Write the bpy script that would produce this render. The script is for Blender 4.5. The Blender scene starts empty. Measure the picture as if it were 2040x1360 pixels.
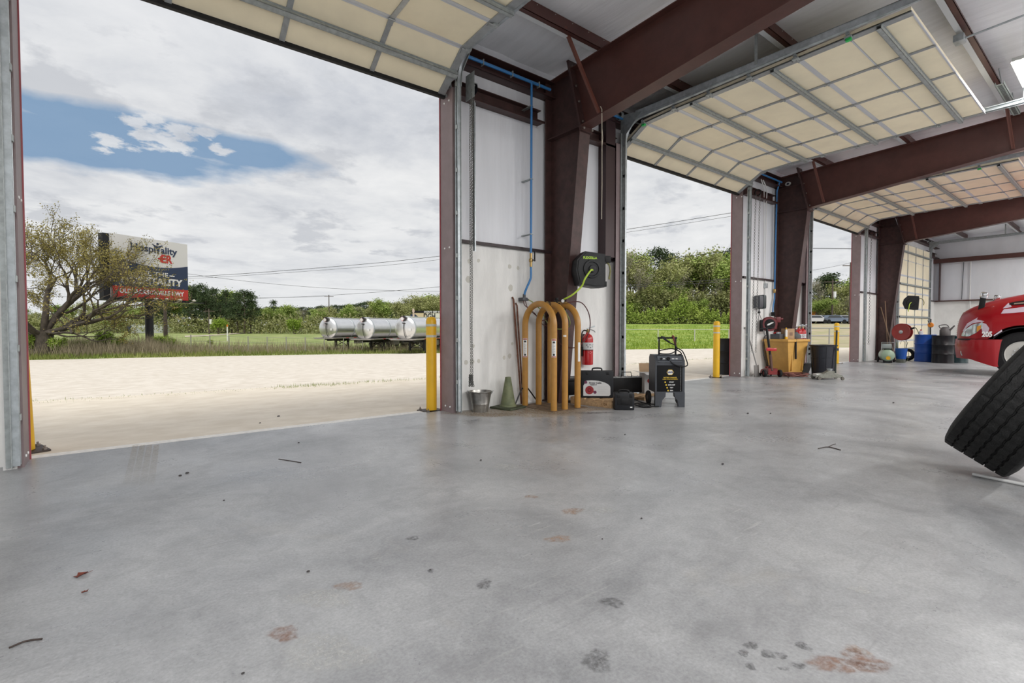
import bpy, bmesh, math, random
import numpy as np
from mathutils import Vector, Matrix, Euler
PI = math.pi
random.seed(7)
sc = bpy.context.scene
COL = sc.collection

# ---------------------------------------------------------------- camera
F = 990.0
TH = math.atan(1250 / F); PT = math.atan(28 / F)
DX = Vector((1, 0, 0)); DY = Vector((0, 1, 0)); DZ = Vector((0, 0, 1))
FH = math.cos(TH) * DX + math.sin(TH) * DY
RT = math.sin(TH) * DX - math.cos(TH) * DY
FW = math.cos(PT) * FH - math.sin(PT) * DZ
UP = RT.cross(FW)
CAM = Vector((0, -5.90, 1.14))
cd = bpy.data.cameras.new('camera'); cam = bpy.data.objects.new('camera', cd); COL.objects.link(cam)
cam.matrix_world = Matrix(((RT.x, UP.x, -FW.x, CAM.x), (RT.y, UP.y, -FW.y, CAM.y), (RT.z, UP.z, -FW.z, CAM.z), (0, 0, 0, 1)))
cd.sensor_fit = 'HORIZONTAL'; cd.sensor_width = 36; cd.lens = 36 * F / 2040
cd.clip_start = 0.05; cd.clip_end = 3000
sc.camera = cam
vs = sc.view_settings
vs.view_transform = 'Standard'; vs.look = 'None'; vs.gamma = 1; vs.use_curve_mapping = False; vs.exposure = 0.42

def at(px, py, w):
    """a point of the place at depth w metres on the sight line of a pixel"""
    return CAM + ((px - 1020) * RT - (py - 680) * UP + F * FW) * (w / F)

# ---------------------------------------------------------------- sky
W = bpy.data.worlds.new('sky'); sc.world = W; W.use_nodes = True
nt = W.node_tree; N = nt.nodes; L = nt.links
for n in list(N): N.remove(n)
def wn(t, **k):
    n = N.new(t)
    for a, b in k.items(): setattr(n, a, b)
    return n
out = wn('ShaderNodeOutputWorld'); bg = wn('ShaderNodeBackground'); L.new(bg.outputs[0], out.inputs[0])
tc = wn('ShaderNodeTexCoord'); sep = wn('ShaderNodeSeparateXYZ'); L.new(tc.outputs['Generated'], sep.inputs[0])
def M(op, a, b=None, c=None, clamp=False):
    n = wn('ShaderNodeMath', operation=op); n.use_clamp = clamp
    for i, v in enumerate((a, b, c)):
        if v is None: continue
        if isinstance(v, (int, float)): n.inputs[i].default_value = v
        else: L.new(v, n.inputs[i])
    return n.outputs[0]
zc = M('MAXIMUM', sep.outputs[2], 0.0)
zz = M('ADD', zc, 0.13)
cx_ = M('DIVIDE', sep.outputs[0], zz); cy_ = M('DIVIDE', sep.outputs[1], zz)
cmb = wn('ShaderNodeCombineXYZ'); L.new(cx_, cmb.inputs[0]); L.new(cy_, cmb.inputs[1])
def noise(scale, det, rough, vec, off=(0, 0, 0), dist=0.0):
    mp = wn('ShaderNodeMapping'); L.new(vec, mp.inputs[0]); mp.inputs['Location'].default_value = off
    n = wn('ShaderNodeTexNoise'); n.inputs['Scale'].default_value = scale; n.inputs['Detail'].default_value = det
    n.inputs['Roughness'].default_value = rough; n.inputs['Distortion'].default_value = dist
    L.new(mp.outputs[0], n.inputs['Vector']); return n.outputs[0]
def ramp(v, pts):
    r = wn('ShaderNodeValToRGB'); L.new(v, r.inputs[0]); e = r.color_ramp.elements
    while len(e) < len(pts): e.new(0.5)
    for i, (p, c) in enumerate(pts): e[i].position = p; e[i].color = (*c, 1) if len(c) == 3 else c
    return r.outputs[0]
n1 = noise(1.1, 8, 0.6, cmb.outputs[0], (3.1, 0.4, 0), 0.3)
n2 = noise(3.2, 9, 0.62, cmb.outputs[0], (1.3, 7.7, 0), 0.2)
n3 = noise(0.55, 4, 0.5, cmb.outputs[0], (5.3, 2.2, 0))
# grey cloud deck: white with soft grey undersides
shade = M('ADD', M('MULTIPLY', n1, 0.55), M('MULTIPLY', n2, 0.45))
deck = ramp(shade, [(0.32, (0.42, 0.45, 0.51)), (0.43, (0.60, 0.62, 0.66)), (0.52, (0.75, 0.76, 0.775)), (0.64, (0.88, 0.88, 0.88))])
# brighter toward the horizon, greyer higher up
# blue opening in the deck, seen low in the north west
az = M('ARCTAN2', sep.outputs[1], sep.outputs[0])
el = M('ARCTANGENT', M('DIVIDE', sep.outputs[2], M('SQRT', M('ADD', M('MULTIPLY', sep.outputs[0], sep.outputs[0]), M('MULTIPLY', sep.outputs[1], sep.outputs[1])))))
def azel(px, py):
    v = ((px - 1020) * RT - (py - 680) * UP + F * FW).normalized()
    return math.atan2(v.y, v.x), math.asin(v.z)
def spot(px, py, ra, re, rot=0.0):
    a0, e0 = azel(px, py)
    da = M('SUBTRACT', az, a0); de = M('SUBTRACT', el, e0)
    c, s = math.cos(rot), math.sin(rot)
    u = M('DIVIDE', M('ADD', M('MULTIPLY', da, c), M('MULTIPLY', de, s)), ra)
    v = M('DIVIDE', M('SUBTRACT', M('MULTIPLY', de, c), M('MULTIPLY', da, s)), re)
    return M('SQRT', M('ADD', M('MULTIPLY', u, u), M('MULTIPLY', v, v)))
d1 = spot(90, 276, 0.28, 0.035, 0.0)
d2 = spot(345, 276, 0.22, 0.027, 0.05)
dd = M('MINIMUM', d1, d2)
wob = noise(3.5, 7, 0.55, cmb.outputs[0], (0, 0, 0))
open_ = M('SUBTRACT', 1.22, M('ADD', dd, M('MULTIPLY', M('SUBTRACT', wob, 0.5), 1.3)))
open_ = M('MULTIPLY', open_, 2.2, clamp=True)
# small puffs floating in the opening
puff = noise(11, 8, 0.62, cmb.outputs[0], (0.4, 0.9, 0), 0.2)
dm = None
for (a_, b_, c_, d_) in [(262, 241, .026, .012), (308, 235, .022, .008), (360, 262, .032, .016), (312, 272, .05, .016), (335, 288, .045, .012), (222, 283, .034, .011), (407, 262, .024, .009), (440, 300, .02, .009), (205, 296, .02, .006)]:
    q_ = spot(a_, b_, c_ * 0.85, d_ * 0.95); dm = q_ if dm is None else M('MINIMUM', dm, q_)
pm = M('MULTIPLY', M('SUBTRACT', 1.05, M('ADD', dm, M('MULTIPLY', M('SUBTRACT', puff, 0.5), 4.2))), 1.8, clamp=True)
pm = M('MULTIPLY', pm, M('MULTIPLY', M('SUBTRACT', 1.9, dm), 2.0, clamp=True))
open_ = M('MULTIPLY', open_, M('SUBTRACT', 1.0, M('MULTIPLY', pm, 0.85)))
open_ = M('MULTIPLY', open_, 0.95)
hz = ramp(M('MULTIPLY', el, 1.0), [(0.0, (0.76, 0.775, 0.785)), (0.12, (0.79, 0.80, 0.81)), (0.28, (0.76, 0.77, 0.78)), (0.50, (0.56, 0.59, 0.66)), (1.0, (0.54, 0.58, 0.65))])
mixd = wn('ShaderNodeMixRGB', blend_type='MIX'); L.new(deck, mixd.inputs[1]); L.new(hz, mixd.inputs[2])
L.new(M('SUBTRACT', 0.85, M('MULTIPLY', M('MULTIPLY', el, 4.5, clamp=True), 0.55)), mixd.inputs[0])
# ragged grey scud under the bright deck
sc1 = noise(2.6, 9, 0.58, cmb.outputs[0], (4.6, 1.9, 0), 0.15)
scm = M('MULTIPLY', M('MULTIPLY', M('SUBTRACT', sc1, 0.535), 13.0, clamp=True), M('MULTIPLY', M('SUBTRACT', el, 0.07), 14.0, clamp=True))
mixs = wn('ShaderNodeMixRGB'); L.new(M('MULTIPLY', scm, 0.75), mixs.inputs[0]); L.new(mixd.outputs[0], mixs.inputs[1]); mixs.inputs[2].default_value = (0.53, 0.55, 0.59, 1)
mixb = wn('ShaderNodeMixRGB'); L.new(open_, mixb.inputs[0]); L.new(mixs.outputs[0], mixb.inputs[1]); mixb.inputs[2].default_value = (0.215, 0.34, 0.51, 1)
L.new(mixb.outputs[0], bg.inputs[0]); bg.inputs[1].default_value = 0.77

# ---------------------------------------------------------------- sun, softened by cloud
sd = bpy.data.lights.new('sun', 'SUN'); so = bpy.data.objects.new('sun', sd); COL.objects.link(so)
sd.energy = 1.9; sd.angle = math.radians(35); sd.color = (1, 0.965, 0.9)
so.rotation_euler = Vector((0.35, 0.75, -1.5)).to_track_quat('-Z', 'Y').to_euler()   # high, from behind the building
sc.cycles.use_denoising = True
try: sc.cycles.denoiser = 'OPENIMAGEDENOISE'
except Exception: pass
sc.cycles.max_bounces = 7; sc.cycles.diffuse_bounces = 4; sc.cycles.glossy_bounces = 3
sc.cycles.transparent_max_bounces = 6; sc.cycles.sample_clamp_indirect = 6.0
sc.cycles.caustics_reflective = False; sc.cycles.caustics_refractive = False

# ---------------------------------------------------------------- materials
MAT = {}
def mat(name, col, rough=0.6, metal=0.0, var=0.0, scale=8.0, bump=0.0, bscale=None, col2=None, emit=None, coat=0.0, stretch=None, spec=None):
    if name in MAT: return MAT[name]
    m = bpy.data.materials.new(name); m.use_nodes = True; t = m.node_tree; b = t.nodes['Principled BSDF']
    b.inputs['Base Color'].default_value = (*col, 1); b.inputs['Roughness'].default_value = rough; b.inputs['Metallic'].default_value = metal
    if coat: b.inputs['Coat Weight'].default_value = coat; b.inputs['Coat Roughness'].default_value = 0.08
    if spec is not None: b.inputs['Specular IOR Level'].default_value = spec
    if emit: b.inputs['Emission Color'].default_value = (*emit[0], 1); b.inputs['Emission Strength'].default_value = emit[1]
    if var or bump or col2:
        g = t.nodes.new('ShaderNodeNewGeometry'); mp = t.nodes.new('ShaderNodeMapping')
        t.links.new(g.outputs['Position'], mp.inputs[0])
        if stretch: mp.inputs['Scale'].default_value = stretch
        n = t.nodes.new('ShaderNodeTexNoise'); n.inputs['Scale'].default_value = scale; n.inputs['Detail'].default_value = 5; n.inputs['Roughness'].default_value = 0.6
        t.links.new(mp.outputs[0], n.inputs['Vector'])
        c2 = col2 or tuple(min(1, c * (1 + var)) for c in col)
        c1 = col if col2 else tuple(c * (1 - var) for c in col)
        r = t.nodes.new('ShaderNodeValToRGB'); t.links.new(n.outputs[0], r.inputs[0])
        r.color_ramp.elements[0].position = 0.36; r.color_ramp.elements[0].color = (*c1, 1)
        r.color_ramp.elements[1].position = 0.64; r.color_ramp.elements[1].color = (*c2, 1)
        t.links.new(r.outputs[0], b.inputs['Base Color'])
        if bump:
            n2 = t.nodes.new('ShaderNodeTexNoise'); n2.inputs['Scale'].default_value = bscale or scale * 3; n2.inputs['Detail'].default_value = 4
            t.links.new(mp.outputs[0], n2.inputs['Vector'])
            bp = t.nodes.new('ShaderNodeBump'); bp.inputs['Strength'].default_value = bump; bp.inputs['Distance'].default_value = 0.02
            t.links.new(n2.outputs[0], bp.inputs['Height']); t.links.new(bp.outputs[0], b.inputs['Normal'])
    MAT[name] = m
    return m
def leafmat(name, c1, c2, scale=0.6):
    m = mat(name, c1, 0.7, col2=c2, scale=scale, spec=0.2)
    b = m.node_tree.nodes['Principled BSDF']
    try: b.inputs['Subsurface Weight'].default_value = 0.0
    except Exception: pass
    return m

steel_red = mat('oxide red steel', (0.088, 0.034, 0.028), 0.42, 0, 0.12, 5, 0.05, 40)
steel_red2 = mat('oxide red steel dusty', (0.060, 0.029, 0.026), 0.5, 0, 0.22, 9, 0.05, 60)
galv = mat('galvanised steel', (0.46, 0.50, 0.52), 0.4, 0.55, 0.14, 14)
galv_d = mat('galvanised steel dull', (0.37, 0.40, 0.40), 0.5, 0.35, 0.15, 20)
cream = mat('cream insulation panel', (0.90, 0.815, 0.61), 0.75, 0, 0.04, 2.2)
vinyl = mat('white vinyl insulation', (0.90, 0.91, 0.94), 0.45, 0, 0.05, 1.5, 0.35, 5, stretch=(5, 0.5, 0.5))
vinylw = mat('white vinyl wall insulation', (0.77, 0.785, 0.83), 0.5, 0, 0.04, 1.5, 0.3, 4, stretch=(4, 1, 0.35))
jamb_m = mat('mauve painted jamb', (0.25, 0.19, 0.195), 0.5, 0, 0.08, 6)
trim_red = mat('red exterior trim', (0.34, 0.07, 0.085), 0.5)
black = mat('black plastic', (0.008, 0.008, 0.009), 0.5, 0, 0.2, 20, spec=0.3)
blackr = mat('black rubber', (0.010, 0.010, 0.011), 0.7, 0, 0.3, 14, 0.2, 60, spec=0.3)
blackm = mat('black painted metal', (0.008, 0.008, 0.010), 0.35, 0.0, spec=0.35)
chrome = mat('chrome', (0.75, 0.76, 0.78), 0.12, 1.0)
white = mat('white plastic', (0.75, 0.75, 0.74), 0.45)
greyp = mat('grey plastic', (0.07, 0.075, 0.085), 0.45)
yellow = mat('yellow bollard sleeve', (0.80, 0.46, 0.012), 0.42, 0, 0.05, 4)
tape = mat('grey reflective tape', (0.55, 0.55, 0.45), 0.35)
wood = mat('raw pine wood', (0.47, 0.31, 0.17), 0.75, 0, 0.2, 3, 0.3, 20, stretch=(1, 12, 12))
rust = mat('rusty steel', (0.16, 0.07, 0.045), 0.75, 0.2, 0.4, 20)
mustard = mat('mustard powder coat', (0.43, 0.215, 0.045), 0.34, 0.0, 0.08, 10)
bluepipe = mat('blue air pipe', (0.045, 0.20, 0.47), 0.4)
limehose = mat('lime air hose', (0.45, 0.62, 0.06), 0.45)
redpaint = mat('glossy red paint', (0.48, 0.012, 0.016), 0.25, coat=0.5)
truckred = mat('truck red paint', (0.30, 0.004, 0.009), 0.32, coat=0.3, spec=0.35)
brass = mat('brass fitting', (0.42, 0.29, 0.12), 0.35, 0.9)
bluep = mat('blue drum plastic', (0.012, 0.085, 0.42), 0.42)
navyp = mat('dark blue drum paint', (0.01, 0.03, 0.06), 0.4)
cardb = mat('cardboard', (0.40, 0.27, 0.16), 0.8, 0, 0.08, 10)
orange = mat('orange paint', (0.75, 0.22, 0.01), 0.45)
bark = mat('grey brown bark', (0.12, 0.095, 0.075), 0.9, 0, 0.3, 6)
bark_l = mat('pale bark', (0.23, 0.20, 0.17), 0.9, 0, 0.25, 3)
pole_m = mat('weathered wood pole', (0.11, 0.085, 0.07), 0.9, 0, 0.2, 4)
wire_m = mat('overhead wire', (0.06, 0.06, 0.065), 0.7)

# ---------------------------------------------------------------- mesh helpers
class MB:
    """collects shapes, builds one mesh object"""
    def __init__(s): s.v = []; s.f = []; s.mi = []; s.cur = 0
    def add(s, vs, fs):
        o = len(s.v); s.v += [tuple(p) for p in vs]
        for q in fs: s.f.append(tuple(i + o for i in q)); s.mi.append(s.cur)
        return s
    def box(s, x0, x1, y0, y1, z0, z1, ch=0.0, mx=None):
        if ch <= 0:
            v = [(x0, y0, z0), (x1, y0, z0), (x1, y1, z0), (x0, y1, z0), (x0, y0, z1), (x1, y0, z1), (x1, y1, z1), (x0, y1, z1)]
            f = [(0, 3, 2, 1), (4, 5, 6, 7), (0, 1, 5, 4), (1, 2, 6, 5), (2, 3, 7, 6), (3, 0, 4, 7)]
        else:
            bm = bmesh.new(); bmesh.ops.create_cube(bm, size=1)
            for q in bm.verts: q.co = Vector(((x0 + x1) / 2 + q.co.x * (x1 - x0), (y0 + y1) / 2 + q.co.y * (y1 - y0), (z0 + z1) / 2 + q.co.z * (z1 - z0)))
            bmesh.ops.bevel(bm, geom=list(bm.edges), offset=ch, segments=2, affect='EDGES', profile=0.6)
            bm.verts.index_update(); v = [q.co.copy() for q in bm.verts]; f = [tuple(q.index for q in fc.verts) for fc in bm.faces]; bm.free()
        if mx: v = [mx @ Vector(p) for p in v]
        return s.add(v, f)
    def obox(s, a, b, wx, wz, upv=(0, 0, 1), ch=0):
        """bar from a to b with section wx by wz"""
        a, b = Vector(a), Vector(b); d = (b - a); l = d.length; d.normalize(); u = Vector(upv)
        if abs(d.dot(u)) > 0.98: u = Vector((0, 1, 0))
        r = d.cross(u).normalized(); u = r.cross(d)
        m = Matrix(((r.x, d.x, u.x, a.x), (r.y, d.y, u.y, a.y), (r.z, d.z, u.z, a.z), (0, 0, 0, 1)))
        return s.box(-wx / 2, wx / 2, 0, l, -wz / 2, wz / 2, ch, m)
    def tube(s, pts, r, n=10, cap=True, rs=None, closed=False):
        pts = [Vector(p) for p in pts]; k = len(pts); vs = []; fs = []
        up = None
        for i, p in enumerate(pts):
            if closed: d = pts[(i + 1) % k] - pts[i - 1]
            else: d = pts[min(i + 1, k - 1)] - pts[max(i - 1, 0)]
            if d.length < 1e-9: d = Vector((0, 0, 1))
            d.normalize()
            if up is None:
                up = d.orthogonal().normalized()
            else:
                up = (up - d * up.dot(d))
                if up.length < 1e-6: up = d.orthogonal()
                up.normalize()
            sd_ = d.cross(up); rr = rs[i] if rs else r
            for j in range(n):
                a = 2 * PI * j / n; vs.append(p + (up * math.cos(a) + sd_ * math.sin(a)) * rr)
        m = k if closed else k - 1
        for i in range(m):
            i2 = (i + 1) % k
            for j in range(n):
                fs.append((i * n + j, i * n + (j + 1) % n, i2 * n + (j + 1) % n, i2 * n + j))
        if cap and not closed:
            fs.append(tuple(range(n - 1, -1, -1))); fs.append(tuple((k - 1) * n + j for j in range(n)))
        return s.add(vs, fs)
    def cyl(s, a, b, r, n=20, r2=None): return s.tube([a, b], r, n, True, [r, r if r2 is None else r2])
    def lathe(s, prof, c=(0, 0, 0), n=28, axis='z', mx=None, sy=1.0):
        vs = []; fs = []; k = len(prof); c = Vector(c)
        for (r, h) in prof:
            for j in range(n):
                a = 2 * PI * j / n; x, y = r * math.cos(a), r * math.sin(a) * sy
                p = {'z': Vector((x, y, h)), 'x': Vector((h, x, y)), 'y': Vector((x, h, y))}[axis]
                vs.append((mx @ p) if mx else c + p)
        for i in range(k - 1):
            for j in range(n): fs.append((i * n + j, i * n + (j + 1) % n, (i + 1) * n + (j + 1) % n, (i + 1) * n + j))
        ring = prof[0][0] > 1e-5 and abs(prof[0][0] - prof[-1][0]) < 1e-6 and k > 2
        if ring:
            for j in range(n): fs.append(((k - 1) * n + j, (k - 1) * n + (j + 1) % n, (j + 1) % n, j))
        if prof[0][0] > 1e-5 and not ring: fs.append(tuple(range(n - 1, -1, -1)))
        if prof[-1][0] > 1e-5 and not ring: fs.append(tuple((k - 1) * n + j for j in range(n)))
        return s.add(vs, fs)
    def prism(s, poly, a0, a1, axis='x', mx=None):
        """polygon extruded along an axis; poly in the other two coordinates"""
        k = len(poly); vs = []
        for a in (a0, a1):
            for (u, v) in poly:
                p = {'x': Vector((a, u, v)), 'y': Vector((u, a, v)), 'z': Vector((u, v, a))}[axis]
                vs.append(mx @ p if mx else p)
        fs = [tuple(range(k)), tuple(range(2 * k - 1, k - 1, -1))]
        for i in range(k): fs.append((i, k + i, k + (i + 1) % k, (i + 1) % k))
        return s.add(vs, fs)
    def build(s, name, m, parent=None, smooth=35, loc=None):
        me = bpy.data.meshes.new(name)
        off = Vector((0, 0, 0))
        if parent is not None: off = WL.get(parent.name, off)
        vv = [(p[0] - off[0], p[1] - off[1], p[2] - off[2]) for p in s.v]
        me.from_pydata(vv, [], s.f)
        ms = m if isinstance(m, (list, tuple)) else [m]
        for q in ms: me.materials.append(q)
        if len(ms) > 1: me.polygons.foreach_set('material_index', s.mi)
        bm = bmesh.new(); bm.from_mesh(me); bmesh.ops.recalc_face_normals(bm, faces=bm.faces); bm.to_mesh(me); bm.free()
        if smooth:
            me.shade_smooth(); me.set_sharp_from_angle(angle=math.radians(smooth))
        o = bpy.data.objects.new(name, me); COL.objects.link(o)
        if parent is not None: o.parent = parent; WL[o.name] = WL.get(parent.name, Vector((0, 0, 0)))
        else: WL[o.name] = Vector((0, 0, 0))
        return o
WL = {}
def thing(name, label, cat, loc=(0, 0, 0), rz=0.0, group=None, local=False, kind=None):
    """an Empty at the thing's base; its parts are given in world coordinates unless local"""
    o = bpy.data.objects.new(name, None); COL.objects.link(o); o.location = loc; o.rotation_euler = (0, 0, rz)
    o.empty_display_size = 0.1
    if label: o['label'] = label
    if cat: o['category'] = cat
    if group: o['group'] = group
    if kind: o['kind'] = kind
    if local: LOCALS.add(o.name); WL[o.name] = Vector((0, 0, 0))
    else: WL[o.name] = Vector(loc)
    return o
LOCALS = set()
def tag(o, label=None, cat=None, group=None, kind=None):
    if label: o['label'] = label
    if cat: o['category'] = cat
    if group: o['group'] = group
    if kind: o['kind'] = kind
    return o
def struct(name, mb, m, parent=None, smooth=35):
    o = mb.build(name, m, parent, smooth)
    if parent is None: o['kind'] = 'structure'
    return o
def copy_tree(o, parent=None):
    c = o.copy(); COL.objects.link(c)
    if parent is not None: c.parent = parent
    for ch in list(o.children): copy_tree(ch, c)
    return c
def arc(c, r, a0, a1, n, ax1=(1, 0, 0), ax2=(0, 0, 1)):
    c, u, v = Vector(c), Vector(ax1), Vector(ax2)
    return [c + (u * math.cos(a0 + (a1 - a0) * i / n) + v * math.sin(a0 + (a1 - a0) * i / n)) * r for i in range(n + 1)]
def bez(pts, n=10):
    """smooth curve through points (Catmull-Rom)"""
    P_ = [Vector(p) for p in pts]; P_ = [P_[0] * 2 - P_[1]] + P_ + [P_[-1] * 2 - P_[-2]]; o = []
    for i in range(1, len(P_) - 2):
        for k in range(n):
            t = k / n; a, b, c, d = P_[i - 1], P_[i], P_[i + 1], P_[i + 2]
            o.append(0.5 * ((2 * b) + (c - a) * t + (2 * a - 5 * b + 4 * c - d) * t * t + (3 * b - 3 * c + d - a) * t ** 3))
    o.append(P_[-2]); return o
def text(s, size, name, m, parent, o, xd, yd, bold=0.0, align='CENTER', ext=0.001, sx=1.0, smooth=False):
    """lettering lying on a surface: origin o, reading direction xd, up direction yd"""
    cu = bpy.data.curves.new(name, 'FONT'); cu.body = s; cu.size = size; cu.align_x = align; cu.align_y = 'CENTER'; cu.offset = bold; cu.extrude = ext
    cu.resolution_u = 3
    ob = bpy.data.objects.new(name, cu); COL.objects.link(ob)
    dg = bpy.context.evaluated_depsgraph_get(); me = bpy.data.meshes.new_from_object(ob.evaluated_get(dg))
    bpy.data.objects.remove(ob, do_unlink=True)
    xd, yd = Vector(xd).normalized(), Vector(yd).normalized(); zd = xd.cross(yd)
    off = WL.get(parent.name, Vector((0, 0, 0))) if parent else Vector((0, 0, 0))
    o = Vector(o) - off
    me.transform(Matrix(((xd.x * sx, yd.x, zd.x, o.x), (xd.y * sx, yd.y, zd.y, o.y), (xd.z * sx, yd.z, zd.z, o.z), (0, 0, 0, 1))))
    me.materials.clear(); me.materials.append(m)
    r = bpy.data.objects.new(name, me); COL.objects.link(r); r.parent = parent
    WL[r.name] = off
    return r

# ================================================================ SETTING
def floor_mat():
    m = bpy.data.materials.new('polished concrete'); m.use_nodes = True; t = m.node_tree; b = t.nodes['Principled BSDF']; Lk = t.links.new
    g = t.nodes.new('ShaderNodeNewGeometry')
    def nz(scale, det, st=(1, 1, 1), rot=0.0, dist=0.0, loc=(0, 0, 0)):
        mp = t.nodes.new('ShaderNodeMapping'); mp.inputs['Scale'].default_value = st; mp.inputs['Rotation'].default_value = (0, 0, rot); mp.inputs['Location'].default_value = loc
        n = t.nodes.new('ShaderNodeTexNoise'); n.inputs['Scale'].default_value = scale; n.inputs['Detail'].default_value = det; n.inputs['Roughness'].default_value = 0.65; n.inputs['Distortion'].default_value = dist
        Lk(g.outputs['Position'], mp.inputs[0]); Lk(mp.outputs[0], n.inputs['Vector']); return n.outputs[0]
    def rp(v, pts):
        r = t.nodes.new('ShaderNodeValToRGB'); Lk(v, r.inputs[0]); e = r.color_ramp.elements
        while len(e) < len(pts): e.new(0.5)
        for i, (p, c) in enumerate(pts): e[i].position = p; e[i].color = (*c, 1)
        return r.outputs[0]
    def mix(f, a, c, mode='MIX'):
        n = t.nodes.new('ShaderNodeMixRGB'); n.blend_type = mode
        for i, v in enumerate((f, a, c)):
            if isinstance(v, (int, float)): n.inputs[i].default_value = v
            elif isinstance(v, tuple): n.inputs[i].default_value = (*v, 1)
            else: Lk(v, n.inputs[i])
        return n.outputs[0]
    base = rp(nz(0.8, 12, dist=0.9), [(0.28, (0.24, 0.245, 0.255)), (0.5, (0.36, 0.365, 0.375)), (0.72, (0.47, 0.474, 0.48))])
    fine = mix(1.0, rp(nz(7, 12, dist=1.2), [(0.3, (0.86, 0.86, 0.86)), (0.7, (1.08, 1.08, 1.08))]), rp(nz(75, 6), [(0.3, (0.80, 0.80, 0.80)), (0.7, (1.14, 1.14, 1.14))]), 'MULTIPLY')
    c = mix(1.0, base, fine, 'MULTIPLY')
    # drag streaks and scuffs, along the drive lanes and across them
    st = rp(nz(2.2, 7, (1.3, 14, 1), 0.35, 0.3), [(0.60, (0, 0, 0)), (0.72, (1, 1, 1))])
    area = rp(nz(0.33, 3, loc=(2.2, 0.4, 0)), [(0.45, (0, 0, 0)), (0.62, (1, 1, 1))])
    sm = mix(1.0, st, area, 'MULTIPLY')
    c = mix(mix(1.0, sm, (0.6, 0.6, 0.6), 'MULTIPLY'), c, (0.58, 0.58, 0.56))
    st2 = rp(nz(1.9, 7, (1.1, 11, 1), 0.30, 0.3, (5, 3, 0)), [(0.59, (0, 0, 0)), (0.74, (1, 1, 1))])
    c = mix(mix(1.0, st2, (0.5, 0.5, 0.5), 'MULTIPLY'), c, (0.23, 0.23, 0.24))
    dk = rp(nz(1.6, 8, dist=0.8, loc=(9, 1, 0)), [(0.56, (0, 0, 0)), (0.74, (1, 1, 1))])
    c = mix(mix(1.0, dk, (0.6, 0.6, 0.6), 'MULTIPLY'), c, (0.21, 0.21, 0.22))
    tan = rp(nz(0.9, 7, dist=0.6, loc=(3, 8, 0)), [(0.60, (0, 0, 0)), (0.78, (1, 1, 1))])
    c = mix(mix(1.0, tan, (0.3, 0.3, 0.3), 'MULTIPLY'), c, (0.47, 0.42, 0.34))
    sp = rp(nz(60, 2), [(0.25, (1, 1, 1)), (0.29, (0, 0, 0))])
    c = mix(mix(1.0, sp, (0.5, 0.5, 0.5), 'MULTIPLY'), c, (0.12, 0.12, 0.12))
    Lk(c, b.inputs['Base Color'])
    rr = rp(nz(1.1, 7, dist=0.6, loc=(1, 5, 0)), [(0.3, (0.24, 0.24, 0.24)), (0.7, (0.44, 0.44, 0.44))])
    rf = rp(nz(30, 5), [(0.3, (0.88, 0.88, 0.88)), (0.7, (1.15, 1.15, 1.15))])
    Lk(mix(1.0, rr, rf, 'MULTIPLY'), b.inputs['Roughness'])
    bp = t.nodes.new('ShaderNodeBump'); bp.inputs['Strength'].default_value = 0.08; bp.inputs['Distance'].default_value = 0.004
    Lk(nz(45, 8), bp.inputs['Height']); Lk(bp.outputs[0], b.inputs['Normal'])
    b.inputs['Specular IOR Level'].default_value = 0.55
    return m
M_floor = floor_mat()
struct('floor', MB().box(-14, 28.9, -20, 0.06, -0.3, 0), M_floor)
struct('floor_threshold', MB().box(-0.75, 28.9, 0.06, 0.24, -0.3, -0.008), mat('pale threshold concrete', (0.78, 0.76, 0.72), 0.7, 0, 0.1, 20))
apron_m = mat('tan driveway concrete', (0.66, 0.585, 0.475), 0.7, 0, 0, 2.3, 0.1, 40, (0.76, 0.69, 0.58), stretch=(1, 1.6, 1))
mb = MB(); mb.prism([(-14, 0.24), (45, 0.24), (45, 3.9), (12, 4.05), (5.5, 4.15), (-1.2, 4.85), (-14, 6.2)], -0.35, -0.016, 'z')
struct('apron_slab', mb, apron_m)

# front wall: concrete panels below, vinyl faced insulation above; openings between the piers
PIERS = [(-6.0, -0.66), (3.52, 6.84), (11.32, 14.66), (19.12, 22.46), (26.92, 28.9)]
conc = mat('painted concrete wall panel', (0.80, 0.795, 0.775), 0.75, 0, 0.06, 2.5, 0.12, 25, stretch=(3, 1, 0.7))
def spots_mb(x0, x1):
    mb = MB()
    r = random.Random(int(x0 * 10) + 5)
    return mb
mbC = MB(); mbV = MB(); mbL = MB()
for (a, b) in PIERS:
    mbC.box(a, b, -0.16, 0.02, -0.05, 2.30); mbV.box(a, b, -0.13, 0.0, 2.30, 5.2)
    mbL.box(a, b, -0.215, -0.13, 2.285, 2.325)
for (a, b) in [(-0.66, 3.52), (6.84, 11.32), (14.66, 19.12), (22.46, 26.92)]: mbV.box(a, b, -0.13, 0.0, 4.36, 5.2)
struct('wall_front', mbC, conc)
struct('wall_front_insulation', mbV, vinylw)
struct('trim_1', mbL, mat('dark angle ledge', (0.03, 0.016, 0.018), 0.5))
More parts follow.
